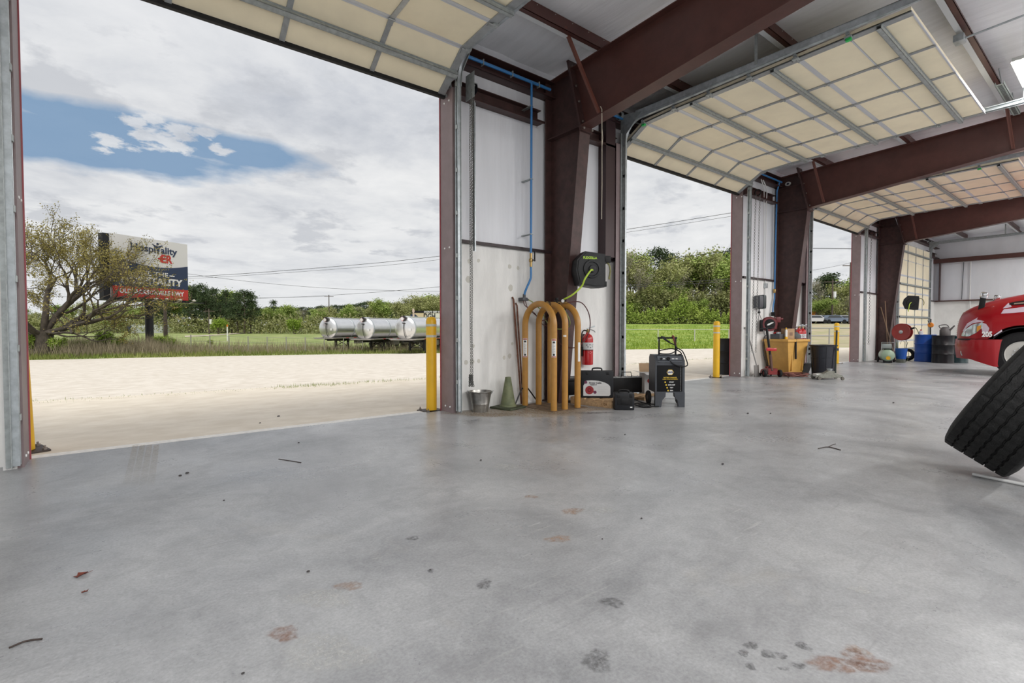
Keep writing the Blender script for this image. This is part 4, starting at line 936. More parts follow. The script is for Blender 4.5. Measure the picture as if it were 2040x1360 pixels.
mb = MB(); mb.obox((-0.09, -0.055, 1.0), (0.02, -0.07, 0.925), 0.022, 0.026, ch=0.004); mb.obox((-0.10, -0.055, 1.005), (-0.04, -0.05, 0.99), 0.02, 0.03, ch=0.004); mb.build('black_clamp', black, t2)
mb = MB(); mb.obox((0.075, -0.05, 1.02), (0.11, -0.06, 0.88), 0.022, 0.028, ch=0.004); mb.obox((0.06, -0.05, 1.02), (0.085, -0.06, 1.0), 0.03, 0.03, ch=0.004); mb.build('red_clamp', mat('red brown clamp', (0.16, 0.03, 0.025), 0.5), t2)

def gz(px, py, z=0.0):
    r = (px - 1020) * RT - (py - 680) * UP + F * FW; return CAM + r * ((z - CAM.z) / r.z)
# ================================================================ SECOND PIER
t = thing('wall_pack', 'rounded grey black power unit hanging on the white wall above the red wheeled jack', 'wall unit', (11.95, -0.25, 1.75))
mb = MB(); mb.box(11.86, 12.12, -0.34, -0.165, 1.60, 1.90, 0.05); mb.build('case', greyp, t)
mb = MB(); mb.box(12.02, 12.16, -0.36, -0.165, 1.58, 1.92, 0.05); mb.build('cover', mat('dark green grey cover', (0.03, 0.045, 0.045), 0.4), t)
mb = MB(); mb.tube([(12.0, -0.25, 1.60), (12.0, -0.25, 1.52)], 0.012, 8); mb.lathe([(0, 0.03), (0.03, 0.02), (0.03, -0.02), (0, -0.03)], (12.0, -0.25, 1.50), 12); mb.tube([(12.0, -0.25, 1.48), (11.97, -0.25, 1.30)], 0.006, 6); mb.tube([(12.0, -0.25, 1.48), (12.13, -0.25, 1.33)], 0.006, 6); mb.build('hook_cord', blackm, t)
t = thing('hose_reel', 'small dark red hose reel with a white label leaf above the red wheeled jack', 'hose reel', (12.2, -0.36, 1.2))
cR = Vector((12.19, -0.42, 1.22)); fr = Vector((-0.75, -0.66, 0)); sd2 = Vector((0.66, -0.75, 0)).normalized()
mx = Matrix(((sd2.x, 0.75, 0, cR.x), (sd2.y, 0.66, 0, cR.y), (0, 0, 1, cR.z), (0, 0, 0, 1)))
mb = MB(); mb.lathe([(0.10, 0.0), (0.165, 0.0), (0.175, 0.01), (0.165, 0.02), (0.10, 0.02), (0.10, 0.10), (0.165, 0.10), (0.175, 0.11), (0.165, 0.12), (0, 0.12)], n=30, axis='y', mx=mx); mb.build('spool', mat('dark red enamel', (0.14, 0.012, 0.016), 0.35), t)
mb = MB(); mb.lathe([(0.0, -0.022), (0.10, -0.02), (0.12, -0.005), (0.12, 0.0)], n=26, axis='y', mx=mx); mb.box(-0.20, -0.14, 0.0, 0.12, -0.18, 0.1, 0.01, mx); mb.build('hub', blackr, t)
mb = MB(); mb.prism([(-0.07, -0.035), (-0.03, -0.03), (0.07, 0.03), (0.075, 0.045), (0.02, 0.04), (-0.06, 0.0)], -0.026, -0.023, 'y', mx); mb.build('label', white, t)
mb = MB(); mb.box(0.14, 0.24, 0.0, 0.14, 0.04, 0.17, 0.01, mx); mb.box(-0.05, 0.20, 0.12, 0.17, -0.12, 0.12, 0.005, mx); mb.cyl(mx @ Vector((0.24, 0.05, 0.12)), mx @ Vector((0.30, 0.05, 0.12)), 0.03, 10); mb.build('guide_arm', MAT['dark red enamel'], t)
# red wheeled jack
t = thing('wheeled_jack', 'red two wheeled bottle jack trolley with a long black handle beside the yellow bin', 'trolley jack', (11.82, -0.62, 0), rz=-0.75, local=True)
jr = mat('oily red paint', (0.20, 0.014, 0.014), 0.4, 0, 0.3, 25)
mb = MB(); mb.prism([(-0.12, 0.06), (0.30, 0.03), (0.34, 0.08), (0.30, 0.14), (0.05, 0.20), (-0.12, 0.20)], -0.10, 0.10, 'x'); mb.cyl((0, 0.02, 0.18), (0, 0.02, 0.26), 0.05, 16); mb.cyl((0, 0.22, 0.12), (0, 0.22, 0.22), 0.035, 12); mb.build('chassis', jr, t)
for s_ in (-1, 1):
    mb = MB(); c_ = (s_ * 0.17, -0.08, 0.085); mb.lathe([(0.05, -0.028), (0.078, -0.028), (0.085, -0.016), (0.085, 0.016), (0.078, 0.028), (0.05, 0.028)], c_, 22, 'x'); wh = mb.build('wheel', blackr, t)
    mb = MB(); mb.lathe([(0, -0.02), (0.05, -0.02), (0.05, 0.02), (0, 0.02)], c_, 14, 'x'); mb.build('hub', jr, wh)
for s_ in (-1, 1):
    mb = MB(); mb.lathe([(0.0, -0.015), (0.035, -0.015), (0.035, 0.015), (0, 0.015)], (s_ * 0.12, 0.27, 0.035), 12, 'x'); mb.build('caster', blackr, t)
mb = MB(); mb.tube([(-0.02, -0.10, 0.14), (-0.07, -0.09, 0.62), (-0.13, -0.06, 1.12)], 0.026, 12); mb.build('handle', black, t)
mb = MB(); mb.tube([(-0.02, -0.10, 0.16), (-0.055, -0.093, 0.52)], 0.032, 12); mb.build('handle_sleeve', mat('rusty sleeve', (0.12, 0.06, 0.045), 0.5, 0.3), t)
mb = MB(); mb.tube([(-0.29, -0.06, 1.11), (-0.13, -0.06, 1.12), (0.04, -0.06, 1.13)], 0.014, 8); mb.build('grip', black, t)
mb = MB(); mb.box(-0.16, -0.05, -0.15, -0.09, 0.60, 0.68, 0.02); mb.box(-0.10, 0.07, -0.15, -0.08, 0.60, 0.67, 0.02); mb.build('control_knob', redpaint, t)
mb = MB(); mb.tube(bez([(-0.12, -0.08, 0.98), (-0.2, -0.1, 0.9), (-0.22, -0.1, 0.65), (-0.17, -0.1, 0.38), (-0.06, -0.1, 0.22)], 7), 0.008, 6); mb.build('hose', blackr, t)
# yellow tilt bin
t = thing('utility_bin', 'mustard yellow plastic utility bin on wheels piled with odds and ends', 'bin', (12.66, -0.62, 0), rz=-0.18, local=True)
binm = mat('mustard bin plastic', (0.60, 0.34, 0.085), 0.5, 0, 0.08, 5)
mb = MB()
def frus(mb, b0, b1, z0, z1, ch=0):
    (x0, x1, y0, y1), (X0, X1, Y0, Y1) = b0, b1
    mb.add([(x0, y0, z0), (x1, y0, z0), (x1, y1, z0), (x0, y1, z0), (X0, Y0, z1), (X1, Y0, z1), (X1, Y1, z1), (X0, Y1, z1)], [(0, 3, 2, 1), (4, 5, 6, 7), (0, 1, 5, 4), (1, 2, 6, 5), (2, 3, 7, 6), (3, 0, 4, 7)])
frus(mb, (-0.26, 0.26, -0.22, 0.26), (-0.44, 0.36, -0.30, 0.30), 0.07, 0.84); mb.build('bin', binm, t)
mb = MB(); mb.box(-0.47, 0.39, -0.33, 0.33, 0.80, 0.86, 0.015); mb.build('rim', binm, t)
for x in (-0.2, 0.2):
    mb = MB(); mb.box(x - 0.02, x + 0.02, -0.27, -0.20, 0.12, 0.78, 0.008); mb.build('rib', binm, t)
    for y in (-0.17, 0.2):
        mb = MB(); mb.lathe([(0, -0.015), (0.036, -0.015), (0.036, 0.015), (0, 0.015)], (x, y, 0.036), 12, 'x'); mb.build('caster', blackr, t)
def simple(name, lab, cat, parts, grp=None):
    """parts: (part name, MB, material)"""
    t = thing(name, lab, cat, parts[0][1].v[0], group=grp)
    for (n, b, m) in parts: b.build(n, m, t)
    return t
tz = 0.862; bx, by = 12.75, -0.52
simple('cardboard_box', 'closed brown cardboard carton standing on the yellow bin', 'box', [('carton', MB().box(bx - 0.12, bx + 0.10, by - 0.20, by - 0.02, tz, tz + 0.25, 0.003, Matrix.Translation((bx, by, 0)) @ Matrix.Rotation(-0.4, 4, 'Z') @ Matrix.Translation((-bx, -by, 0))), cardb), ('print', MB().box(bx - 0.05, bx + 0.04, by - 0.203, by - 0.20, tz + 0.08, tz + 0.16, 0, Matrix.Translation((bx, by, 0)) @ Matrix.Rotation(-0.4, 4, 'Z') @ Matrix.Translation((-bx, -by, 0))), mat('faded carton print', (0.22, 0.14, 0.1), 0.8))])
simple('spray_bottle', 'slim white bottle with a yellow cap beside the carton on the bin', 'bottle', [('bottle', MB().lathe([(0.028, tz), (0.028, tz + 0.20), (0.012, tz + 0.235)], (12.50, -0.66, 0), 14), white), ('cap', MB().lathe([(0.016, tz + 0.23), (0.016, tz + 0.27), (0, tz + 0.272)], (12.50, -0.66, 0), 10), yellow), ('base_band', MB().lathe([(0.034, tz), (0.034, tz + 0.05), (0.0285, tz + 0.055)], (12.50, -0.66, 0), 14), yellow)])
b_ = MB(); b_.lathe([(0.0, tz), (0.15, tz + 0.005), (0.17, tz + 0.05), (0.13, tz + 0.12), (0.05, tz + 0.16), (0, tz + 0.15)], (13.0, -0.66, 0), 13, sy=0.7)
for i, p in enumerate(b_.v): r_ = random.Random(i).uniform(-0.015, 0.015); b_.v[i] = (p[0] + r_, p[1] - r_, p[2] + (r_ if p[2] > tz + 0.01 else 0))
simple('rag', 'crumpled grey rag lying at the right end of the yellow bin', 'rag', [('cloth', b_, mat('grey cloth', (0.10, 0.11, 0.115), 0.9))])
simple('tool_box', 'open grey tool tray on the yellow bin behind the jack handle', 'tool tray', [('tray', MB().box(12.30, 12.56, -0.60, -0.38, tz, tz + 0.12, 0.01), greyp), ('tool', MB().box(12.34, 12.50, -0.55, -0.50, tz + 0.12, tz + 0.17, 0.01), galv), ('tool', MB().cyl((12.36, -0.44, tz + 0.14), (12.56, -0.46, tz + 0.16), 0.02, 10), redpaint)])
simple('pole', 'black and chrome pole leaning against the front of the yellow bin', 'pole', [('shaft', MB().cyl(gz(1566, 746) + DZ * 0.02, (12.46, -0.90, 0.84), 0.018, 10), chrome), ('grip', MB().cyl((12.46, -0.90, 0.40), (12.455, -0.897, 0.86), 0.022, 10), black)])
p0 = Vector((11.50, -0.42, 0))
simple('shovel', 'grey square shovel leaning on the white wall at the left of the red jack', 'shovel', [('handle', MB().cyl((11.56, -0.42, 0.25), (11.50, -0.19, 1.15), 0.014, 8), mat('grey stick', (0.30, 0.29, 0.28), 0.6)), ('blade', MB().obox((11.56, -0.43, 0.0), (11.56, -0.41, 0.27), 0.22, 0.012, (0, 1, 0), 0.004), mat('dull steel blade', (0.22, 0.21, 0.20), 0.6, 0.4)), ('grip', MB().box(11.44, 11.56, -0.20, -0.175, 1.12, 1.15, 0.005), mat('grey stick', (0.3, 0.29, 0.28)))])
for (y, z, m_, r_) in ((-0.24, 0, white, 0.013),):
    t = thing('conduit', 'pale electrical conduit running up the pier beside the red wheeled jack', 'conduit', (12.7, -0.22, 0))
    MB().tube(bez([(12.42, -0.19, 1.0), (12.42, -0.19, 2.3), (12.40, -0.2, 4.1), (12.30, -0.25, 4.45), (12.0, -0.30, 4.62)], 6), 0.012, 8).build('pipe', white, t)
    MB().tube(bez([(12.34, -0.19, 2.32), (12.33, -0.19, 3.2), (12.28, -0.2, 4.1), (12.15, -0.25, 4.45), (11.9, -0.30, 4.62)], 6), 0.010, 8).build('pipe', white, t)
    MB().tube([(12.46, -0.18, 0.9), (12.46, -0.18, 2.3)], 0.008, 8).build('pipe', galv_d, t)
    MB().box(12.40, 12.50, -0.22, -0.165, 2.10, 2.22, 0.006).build('junction_box', galv, t)
t = thing('air_line', 'blue air pipe with a curved tail dropping down the second pier by the column', 'air pipe', (12.8, -0.22, 1.5))
MB().tube([(12.86, -0.30, 4.72), (12.86, -0.24, 4.5), (12.86, -0.22, 2.1)], 0.018, 10).build('pipe', bluepipe, t)
MB().tube([(11.3, -0.335, 4.72), (12.9, -0.335, 4.72)], 0.02, 10).build('pipe', bluepipe, t)
MB().tube(bez([(12.86, -0.22, 2.0), (12.86, -0.22, 1.85), (12.78, -0.23, 1.68), (12.76, -0.23, 1.52)], 6), 0.016, 10).build('lower_pipe', bluepipe, t)
MB().lathe([(0.024, 2.0), (0.032, 2.03), (0.032, 2.08), (0.024, 2.1)], (12.86, -0.22, 0), 12).build('ball_valve', brass, t)
MB().box(12.72, 12.80, -0.27, -0.20, 1.42, 1.52, 0.01).build('manifold', black, t)
t = thing('chain_hoist', 'door hoist with hanging chains beside the second door track', 'chain hoist', (11.5, -0.4, 4.2))
MB().lathe([(0.06, -0.012), (0.075, -0.012), (0.06, 0), (0.075, 0.012), (0.06, 0.012)], (11.5, -0.42, 4.22), 16, 'x').build('sprocket', blackm, t)
mb = MB(); chain(mb, (11.48, -0.38, 4.15), (11.44, -0.36, 0.55), seed=3, link=0.05, r=0.004); mb.build('hand_chain', chm, t); mb = MB(); chain(mb, (11.52, -0.46, 4.15), (11.50, -0.42, 0.55), seed=4, link=0.05, r=0.004); mb.build('hand_chain', chm, t)
t = thing('chain_hoist', 'door hoist at the far end of the third door opening', 'chain hoist', (19.3, -0.4, 4.2))
MB().lathe([(0.06, -0.012), (0.075, -0.012), (0.06, 0), (0.075, 0.012), (0.06, 0.012)], (19.3, -0.42, 4.22), 16, 'x').build('sprocket', blackm, t)
mb = MB(); chain(mb, (19.3, -0.4, 4.15), (19.3, -0.38, 0.55), seed=3, link=0.07, r=0.005); mb.build('hand_chain', chm, t)
# small oval sign on the second frame
t = thing('oval_plate', 'small white oval maker plate on the second red column', 'plate', (13.09, -0.4, 4.72))
MB().lathe([(0.0, -0.004), (0.065, -0.004), (0.07, 0)], (13.094, -0.40, 4.70), 22, 'x', sy=0.75).build('plate', white, t)
MB().lathe([(0.0, -0.005), (0.03, -0.005)], (13.094, -0.40, 4.70), 12, 'x', sy=0.75).build('emblem', MAT['blue print'], t)

extinguisher('fire_extinguisher', 'left one of two red extinguishers hanging close together behind the yellow bin', 14.16, -0.285, 0.62, s=0.95, rz=-0.6)
extinguisher('fire_extinguisher', 'right one of two red extinguishers close together, beside the galvanised track', 14.40, -0.285, 0.62, s=0.95, rz=-0.6)
# trash can
t = thing('trash_can', 'large black ribbed trash can on the floor by the third opening', 'trash can', (13.02, -1.28, 0), local=True)
tcm = mat('navy black bin plastic', (0.014, 0.016, 0.024), 0.45)
mb = MB(); n = 40; pr = [(0.0, 0.015), (0.215, 0.0), (0.22, 0.015), (0.245, 0.42), (0.251, 0.425), (0.252, 0.44), (0.247, 0.445), (0.268, 0.70), (0.29, 0.705), (0.292, 0.725), (0.272, 0.73), (0.262, 0.70), (0.21, 0.03), (0, 0.03)]
mb.lathe(pr, n=n); mb.build('body', tcm, t)
for k in range(10):
    a = 2 * PI * k / 10; MB().obox((0.222 * math.cos(a), 0.222 * math.sin(a), 0.02), (0.266 * math.cos(a), 0.266 * math.sin(a), 0.69), 0.02, 0.012, (math.cos(a), math.sin(a), 0)).build('rib', tcm, t)
for s_ in (-1, 1): MB().box(-0.06, 0.06, s_ * 0.285 - 0.02, s_ * 0.285 + 0.02, 0.60, 0.66, 0.01).build('handle', tcm, t)
# floor jack with upright handle
t = thing('floor_jack', 'grey low floor jack with its long dark handle standing upright', 'floor jack', (12.22, -1.66, 0), rz=-0.75, local=True)
jk = mat('dusty grey green enamel', (0.21, 0.21, 0.18), 0.5, 0.1, 0.2, 20)
for s_ in (-1, 1):
    MB().prism([(-0.30, 0.03), (-0.30, 0.09), (-0.16, 0.13), (0.10, 0.15), (0.26, 0.09), (0.27, 0.04), (0.1, 0.05)], s_ * 0.10 - 0.008, s_ * 0.10 + 0.008, 'y').build('side_plate', jk, t)
    for x, r in ((-0.24, 0.038), (0.24, 0.032)): MB().lathe([(0, -0.018), (r, -0.018), (r, 0.018), (0, 0.018)], (x, s_ * 0.13, r), 14, 'y').build('wheel', mat('cast wheel', (0.14, 0.13, 0.11), 0.5, 0.5), t)
MB().prism([(-0.10, 0.07), (0.10, 0.10), (0.12, 0.18), (0.02, 0.20), (-0.12, 0.12)], -0.06, 0.06, 'y').build('lift_arm', jk, t)
MB().cyl((0.04, 0, 0.19), (0.04, 0, 0.235), 0.045, 16, 0.06).build('saddle', galv, t)
MB().box(-0.28, -0.10, -0.085, 0.085, 0.06, 0.12, 0.01).build('label_plate', mat('pale jack label', (0.6, 0.6, 0.58), 0.5), t)
MB().cyl((0.17, 0.02, 0.12), (0.19, 0.03, 1.08), 0.018, 12).build('handle', mat('dark green handle', (0.012, 0.022, 0.018), 0.4), t)
# crate, hose pile, mat
simple('crate', 'black tilted plastic crate between the yellow bin and the trash can', 'crate', [('crate', (lambda b: (frus(b, (13.15, 13.52, -0.78, -0.5), (13.10, 13.60, -0.84, -0.46), 0.0, 0.24), b)[1])(MB()), black), ('rim', MB().box(13.08, 13.62, -0.86, -0.44, 0.235, 0.25, 0.004), black)])
t = thing('hose_pile', 'tangle of thin red hose heaped on the floor before the crate', 'hose', (12.35, -1.2, 0))
mb = MB(); rr = random.Random(4); c0 = gz(1601, 752); pts = []
for k in range(46):
    a = k * 1.05; r = 0.16 + rr.random() * 0.19; pts.append((c0.x + 0.10 + r * math.cos(a) * 0.9, c0.y + 0.22 + r * math.sin(a) * 0.8, 0.012 + rr.random() * 0.075))
mb.tube(bez(pts, 5), 0.0085, 6); mb.build('hose', mat('dusty red hose', (0.22, 0.085, 0.07), 0.7), t)
simple('floor_mat', 'thin grey rubber sheet lying on the floor below the black chrome pole', 'mat', [('sheet', MB().prism([(11.75, -1.05), (12.25, -1.20), (12.62, -0.98), (12.2, -0.86)], 0.0, 0.012, 'z'), mat('grey sheet', (0.16, 0.165, 0.165), 0.7))])

# ================================================================ THIRD PIER
t = thing('air_compressor', 'pale green portable air compressor on the floor at the third column', 'air compressor', (19.62, -0.80, 0), rz=-1.2, local=True)
MB().lathe([(0, -0.34), (0.09, -0.33), (0.17, -0.28), (0.19, -0.22), (0.19, 0.3), (0.15, 0.37), (0, 0.40)], (0, 0, 0.24), 26, 'y').build('tank', mat('pale green enamel', (0.34, 0.46, 0.34), 0.35), t)
MB().lathe([(0, 0), (0.06, 0), (0.06, -0.004), (0, -0.004)], (0, -0.345, 0.16), 12, 'y').build('label', yellow, t)
MB().box(-0.12, 0.12, -0.2, 0.1, 0.43, 0.58, 0.03).build('motor', mat('dark motor', (0.06, 0.08, 0.07), 0.5), t)
MB().box(-0.15, 0.1, -0.24, -0.12, 0.46, 0.62, 0.02).build('pump_head', mat('grey pump', (0.3, 0.34, 0.33), 0.4, 0.5), t)
MB().tube([(-0.17, -0.25, 0.40), (-0.17, -0.26, 0.66), (0.17, -0.26, 0.66), (0.17, -0.25, 0.40)], 0.012, 8).build('handle', galv_d, t)
for s_ in (-1, 1): MB().lathe([(0, -0.02), (0.09, -0.02), (0.09, 0.02), (0, 0.02)], (s_ * 0.21, 0.2, 0.09), 16, 'x').build('wheel', blackr, t)
MB().box(-0.12, 0.12, -0.22, -0.18, 0, 0.08, 0.005).build('foot', blackm, t)
t = thing('bucket', 'small blue plastic bucket full of wands beside the green compressor', 'bucket', (19.95, -1.10, 0), local=True)
MB().lathe([(0, 0.12), (0.13, 0.12), (0.165, 0.44), (0.175, 0.44), (0.175, 0.46), (0.16, 0.46), (0.125, 0.14), (0, 0.14)], n=24).build('body', mat('blue bucket plastic', (0.01, 0.08, 0.36), 0.4), t)
MB().box(-0.13, 0.13, -0.10, 0.10, 0.0, 0.12, 0.01).build('stand', mat('grey green stand', (0.12, 0.13, 0.11), 0.6), t)
mb = MB()
for (dx, dy) in ((0.10, -0.08), (-0.1, 0.05), (0.04, 0.1)): mb.tube([(dx * 0.6, dy * 0.6, 0.18), (dx * 1.6, dy * 1.6, 0.66)], 0.008, 6)
mb.tube(bez([(0.12, -0.05, 0.44), (0.16, -0.05, 0.66), (0.02, 0, 0.70), (-0.1, 0, 0.6)], 6), 0.006, 6); mb.tube(bez([(0.15, -0.1, 0.44), (0.22, -0.14, 0.3), (0.22, -0.12, 0.06), (0.15, -0.1, 0.02)], 6), 0.008, 6)
mb.build('wand', mat('olive wand', (0.12, 0.13, 0.06), 0.5), t)
t = thing('hose_reel', 'red steel hose reel disc mounted on the third column above the compressor', 'hose reel', (20.45, -0.95, 0.98))
cR = Vector((20.3, -1.0, 0.99)); mxr = Matrix.Translation(cR) @ Matrix.Rotation(-0.25, 4, 'Z')
MB().lathe([(0, -0.012), (0.26, -0.004), (0.275, -0.012), (0.28, 0.0), (0.27, 0.01), (0.10, 0.01), (0.10, 0.14), (0.27, 0.14), (0.275, 0.15), (0, 0.15)], n=36, axis='x', mx=mxr).build('spool', mat('dull red enamel', (0.28, 0.03, 0.025), 0.4), t)
MB().lathe([(0, -0.035), (0.04, -0.03), (0.06, -0.014), (0.055, -0.01)], n=18, axis='x', mx=mxr).build('hub', galv, t)
mb = MB(); mb.obox(mxr @ Vector((0.05, 0.0, -0.0)), mxr @ Vector((0.05, -0.36, 0.14)), 0.05, 0.05); mb.obox(mxr @ Vector((0.16, 0, 0)), mxr @ Vector((0.5, 0.2, 0)), 0.06, 0.2); mb.build('arm', blackm, t)
MB().tube(bez([mxr @ Vector((0.05, -0.32, 0.15)), mxr @ Vector((0.05, -0.40, 0.13)), mxr @ Vector((0.05, -0.46, 0.02)), mxr @ Vector((0.05, -0.48, -0.06))], 6), 0.012, 8).build('hose_end', mat('olive hose', (0.12, 0.14, 0.08), 0.5), t)
t = thing('hose_reel', 'black faceted hose reel mounted high on the third column before the closed door', 'hose reel', (21.1, -1.1, 1.9))
o3 = Vector((20.72, -1.16, 1.97)); mx3 = Matrix(((sd_.x * 0 + 0.17, 0.985, 0, o3.x), (-0.985, 0.17, 0, o3.y), (0, 0, 1, o3.z), (0, 0, 0, 1)))
oc3 = [(-0.235, -0.02), (-0.17, -0.21), (0.06, -0.245), (0.18, -0.24), (0.20, 0.12), (0.19, 0.205), (-0.09, 0.235), (-0.20, 0.12)]
MB().prism([(u_ * 1.0, v_ * 1.0) for (u_, v_) in oc3], 0.0, 0.20, 'y', mx3).build('case', MAT['charcoal reel plastic'], t)
MB().lathe([(0.13, -0.001), (0.12, -0.02), (0.05, -0.02), (0.045, -0.04), (0, -0.04)], n=24, axis='y', mx=mx3).build('face_ring', MAT['charcoal reel plastic'], t)
MB().tube(bez([mx3 @ Vector((0, -0.04, 0)), mx3 @ Vector((-0.04, -0.07, -0.06)), mx3 @ Vector((-0.06, -0.07, -0.2)), mx3 @ Vector((-0.07, -0.05, -0.30))], 6), 0.012, 8).build('air_hose', limehose, t)
MB().tube(bez([mx3 @ Vector((0.2, 0.1, 0.14)), mx3 @ Vector((0.28, 0.1, 0.1)), mx3 @ Vector((0.32, 0.1, 0.0)), mx3 @ Vector((0.31, 0.1, -0.10))], 6), 0.012, 8).build('inlet_whip', MAT['brown green hose end'], t)
MB().box(-0.14, 0.0, 0.20, 0.28, -0.1, 0.1, 0.01, mx3).build('wall_bracket', blackm, t)
for (a, b, lab) in (((20.50, -0.62, 0.0), (20.86, -0.40, 2.05), 'upright tan broom handle leaning in the third column'), ((20.45, -0.85, 0.0), (20.86, -0.28, 1.85), 'slanted tan rake handle crossing the upright one in the third column')):
    simple('broom_handle', lab, 'handle', [('stick', MB().cyl(a, b, 0.013, 8), mat('tan stick', (0.25, 0.16, 0.10), 0.7)), ('head', MB().box(a[0] - 0.14, a[0] + 0.14, a[1] - 0.03, a[1] + 0.03, 0, 0.05, 0.01), mat('dark bristle', (0.04, 0.03, 0.03), 0.9))])
drum('plastic_drum', 'bright blue plastic drum standing behind the black drums near the far wall', 21.2, -1.45, bluep, h=0.90)
drum('oil_drum', 'glossy black steel drum carrying the grey jug near the red truck', 20.8, -1.98, blackm, h=0.88)
drum('oil_drum', 'dark teal drum half hidden behind the nose of the red truck', 21.36, -2.22, mat('dark teal drum paint', (0.004, 0.03, 0.035), 0.35), h=0.88)
simple('watering_jug', 'dark grey plastic jug with a spout standing on the black drum', 'jug', [('body', MB().lathe([(0.0, 0.86), (0.13, 0.86), (0.14, 0.90), (0.14, 1.05), (0.09, 1.14), (0.05, 1.16), (0, 1.16)], (20.83, -2.02, 0), 20), mat('grey jug plastic', (0.09, 0.085, 0.085), 0.5)), ('spout', MB().tube([(20.8, -2.1, 1.0), (20.77, -2.26, 1.20)], 0.028, 10, True, [0.035, 0.018]), MAT['grey jug plastic']), ('handle', MB().tube(bez([(20.85, -1.9, 1.1), (20.85, -1.87, 1.2), (20.85, -2.05, 1.22), (20.83, -2.12, 1.12)], 5), 0.014, 7), MAT['grey jug plastic'])])
simple('drum_pump', 'orange rotary hand pump on a black stem standing in the drum', 'pump', [('stem', MB().cyl((21.10, -1.60, 0.86), (21.10, -1.60, 1.42), 0.016, 10), blackm), ('pump_body', MB().lathe([(0, -0.05), (0.07, -0.045), (0.085, 0), (0.07, 0.045), (0, 0.05)], (21.10, -1.60, 1.22), 18, 'x'), mat('pump orange', (0.65, 0.22, 0.02), 0.45)), ('crank', MB().tube([(21.06, -1.60, 1.22), (21.04, -1.54, 1.36), (21.0, -1.54, 1.36)], 0.01, 7), blackm)])
simple('jug', 'small white bottle with a red cap on the blue drum', 'bottle', [('bottle', MB().lathe([(0, 0.88), (0.06, 0.88), (0.06, 1.0), (0.025, 1.04)], (21.24, -1.32, 0), 14), white), ('cap', MB().lathe([(0.028, 1.03), (0.028, 1.07), (0, 1.07)], (21.24, -1.32, 0), 10), redpaint)])
t = tag(MB().lathe([(0.11, -0.07), (0.17, -0.08), (0.20, -0.06), (0.21, 0), (0.20, 0.06), (0.17, 0.08), (0.11, 0.07), (0.11, -0.07)], (21.35, -0.95, 0.205), 28, 'x').build('tyre_casing', blackr), 'small black tyre standing on the floor left of the blue drum', 'tyre')
simple('conduit', 'dark cable and pale conduit running down the far white wall', 'conduit', [('pipe', MB().tube([(28.65, -1.35, 3.95), (28.65, -1.35, 2.4), (28.65, -1.38, 1.4)], 0.02, 8), white), ('cable', MB().tube([(28.68, -1.12, 3.95), (28.68, -1.08, 2.35)], 0.012, 6), greyp), ('level_pipe', MB().tube([(28.6, -1.35, 4.0), (28.55, -1.5, 4.10), (28.55, -6.5, 4.10)], 0.02, 8), white)])

# ================================================================ RED TRUCK
t = thing('truck', 'glossy red semi truck parked nose outward, fleet number 205 on its fender', 'truck', (17.15, -4.6, 0))
XC = 17.15
def itp(y, tab):
    s = -y
    for (a, b), (c, d) in zip(tab, tab[1:]):
        if s <= c: return b + (d - b) * max(0, min(1, (s - a) / (c - a)))
    return tab[-1][1]
ZT = [(3.02, 1.22), (3.06, 1.38), (3.14, 1.54), (3.3, 1.65), (3.55, 1.76), (3.9, 1.86), (4.3, 1.95), (5.2, 2.12)]
HW = [(3.02, 0.45), (3.06, 0.68), (3.14, 0.86), (3.25, 0.98), (3.45, 1.10), (3.75, 1.18), (5.2, 1.20)]
PX_ = 0.50; ZB0 = 0.865
def surfx(y, z):
    zt, hw = itp(y, ZT), itp(y, HW)
    v = max(0.0, min(1.0, (z - ZB0) / (zt - ZB0))); s = v ** (1 / 0.72); c = math.sqrt(max(0, 1 - s * s)); return XC - hw * c ** PX_
AC = (-4.27, 0.55); AR = 0.64
def zbot(y):
    d = AR * AR - (y - AC[0]) ** 2
    return max(ZB0 if y > -3.85 else 0.45, AC[1] + math.sqrt(d)) if d > 0 else (ZB0 if y > AC[0] else 0.45)
ysT = [-3.02, -3.04, -3.08, -3.14, -3.22, -3.32, -3.45, -3.6, -3.68] + list(np.arange(-3.74, -4.85, -0.06)) + [-4.92, -5.0, -5.2]
mb = MB(); rows = []
for y in ysT:
    zt, hw = itp(y, ZT), itp(y, HW); zb = zbot(y); row = []
    th0 = 0.0
    sb = max(0.0, (zb - ZB0) / (zt - ZB0)) ** (1 / 0.72); th0 = math.asin(min(1, sb)) if zb > ZB0 else 0
    ring = [th0 + (PI / 2 - th0) * k / 16 for k in range(17)]
    pts = []
    if zb < ZB0: pts.append((XC - hw, zb))
    else: pts.append((XC - hw * math.cos(th0) ** PX_, zb))
    for th in ring: pts.append((XC - hw * max(0, math.cos(th)) ** PX_, ZB0 + (zt - ZB0) * math.sin(th) ** 0.72))
    pts = pts + [(2 * XC - x, z) for (x, z) in reversed(pts[:-1])]
    rows.append([(x, y, z) for (x, z) in pts])
k = len(rows[0]); vs = [p for r in rows for p in r]; fs = [(i * k + j, i * k + j + 1, (i + 1) * k + j + 1, (i + 1) * k + j) for i in range(len(rows) - 1) for j in range(k - 1)]
fs.append(tuple(range(k))); mb.add(vs, fs); hood = mb.build('hood', truckred, t, smooth=50)
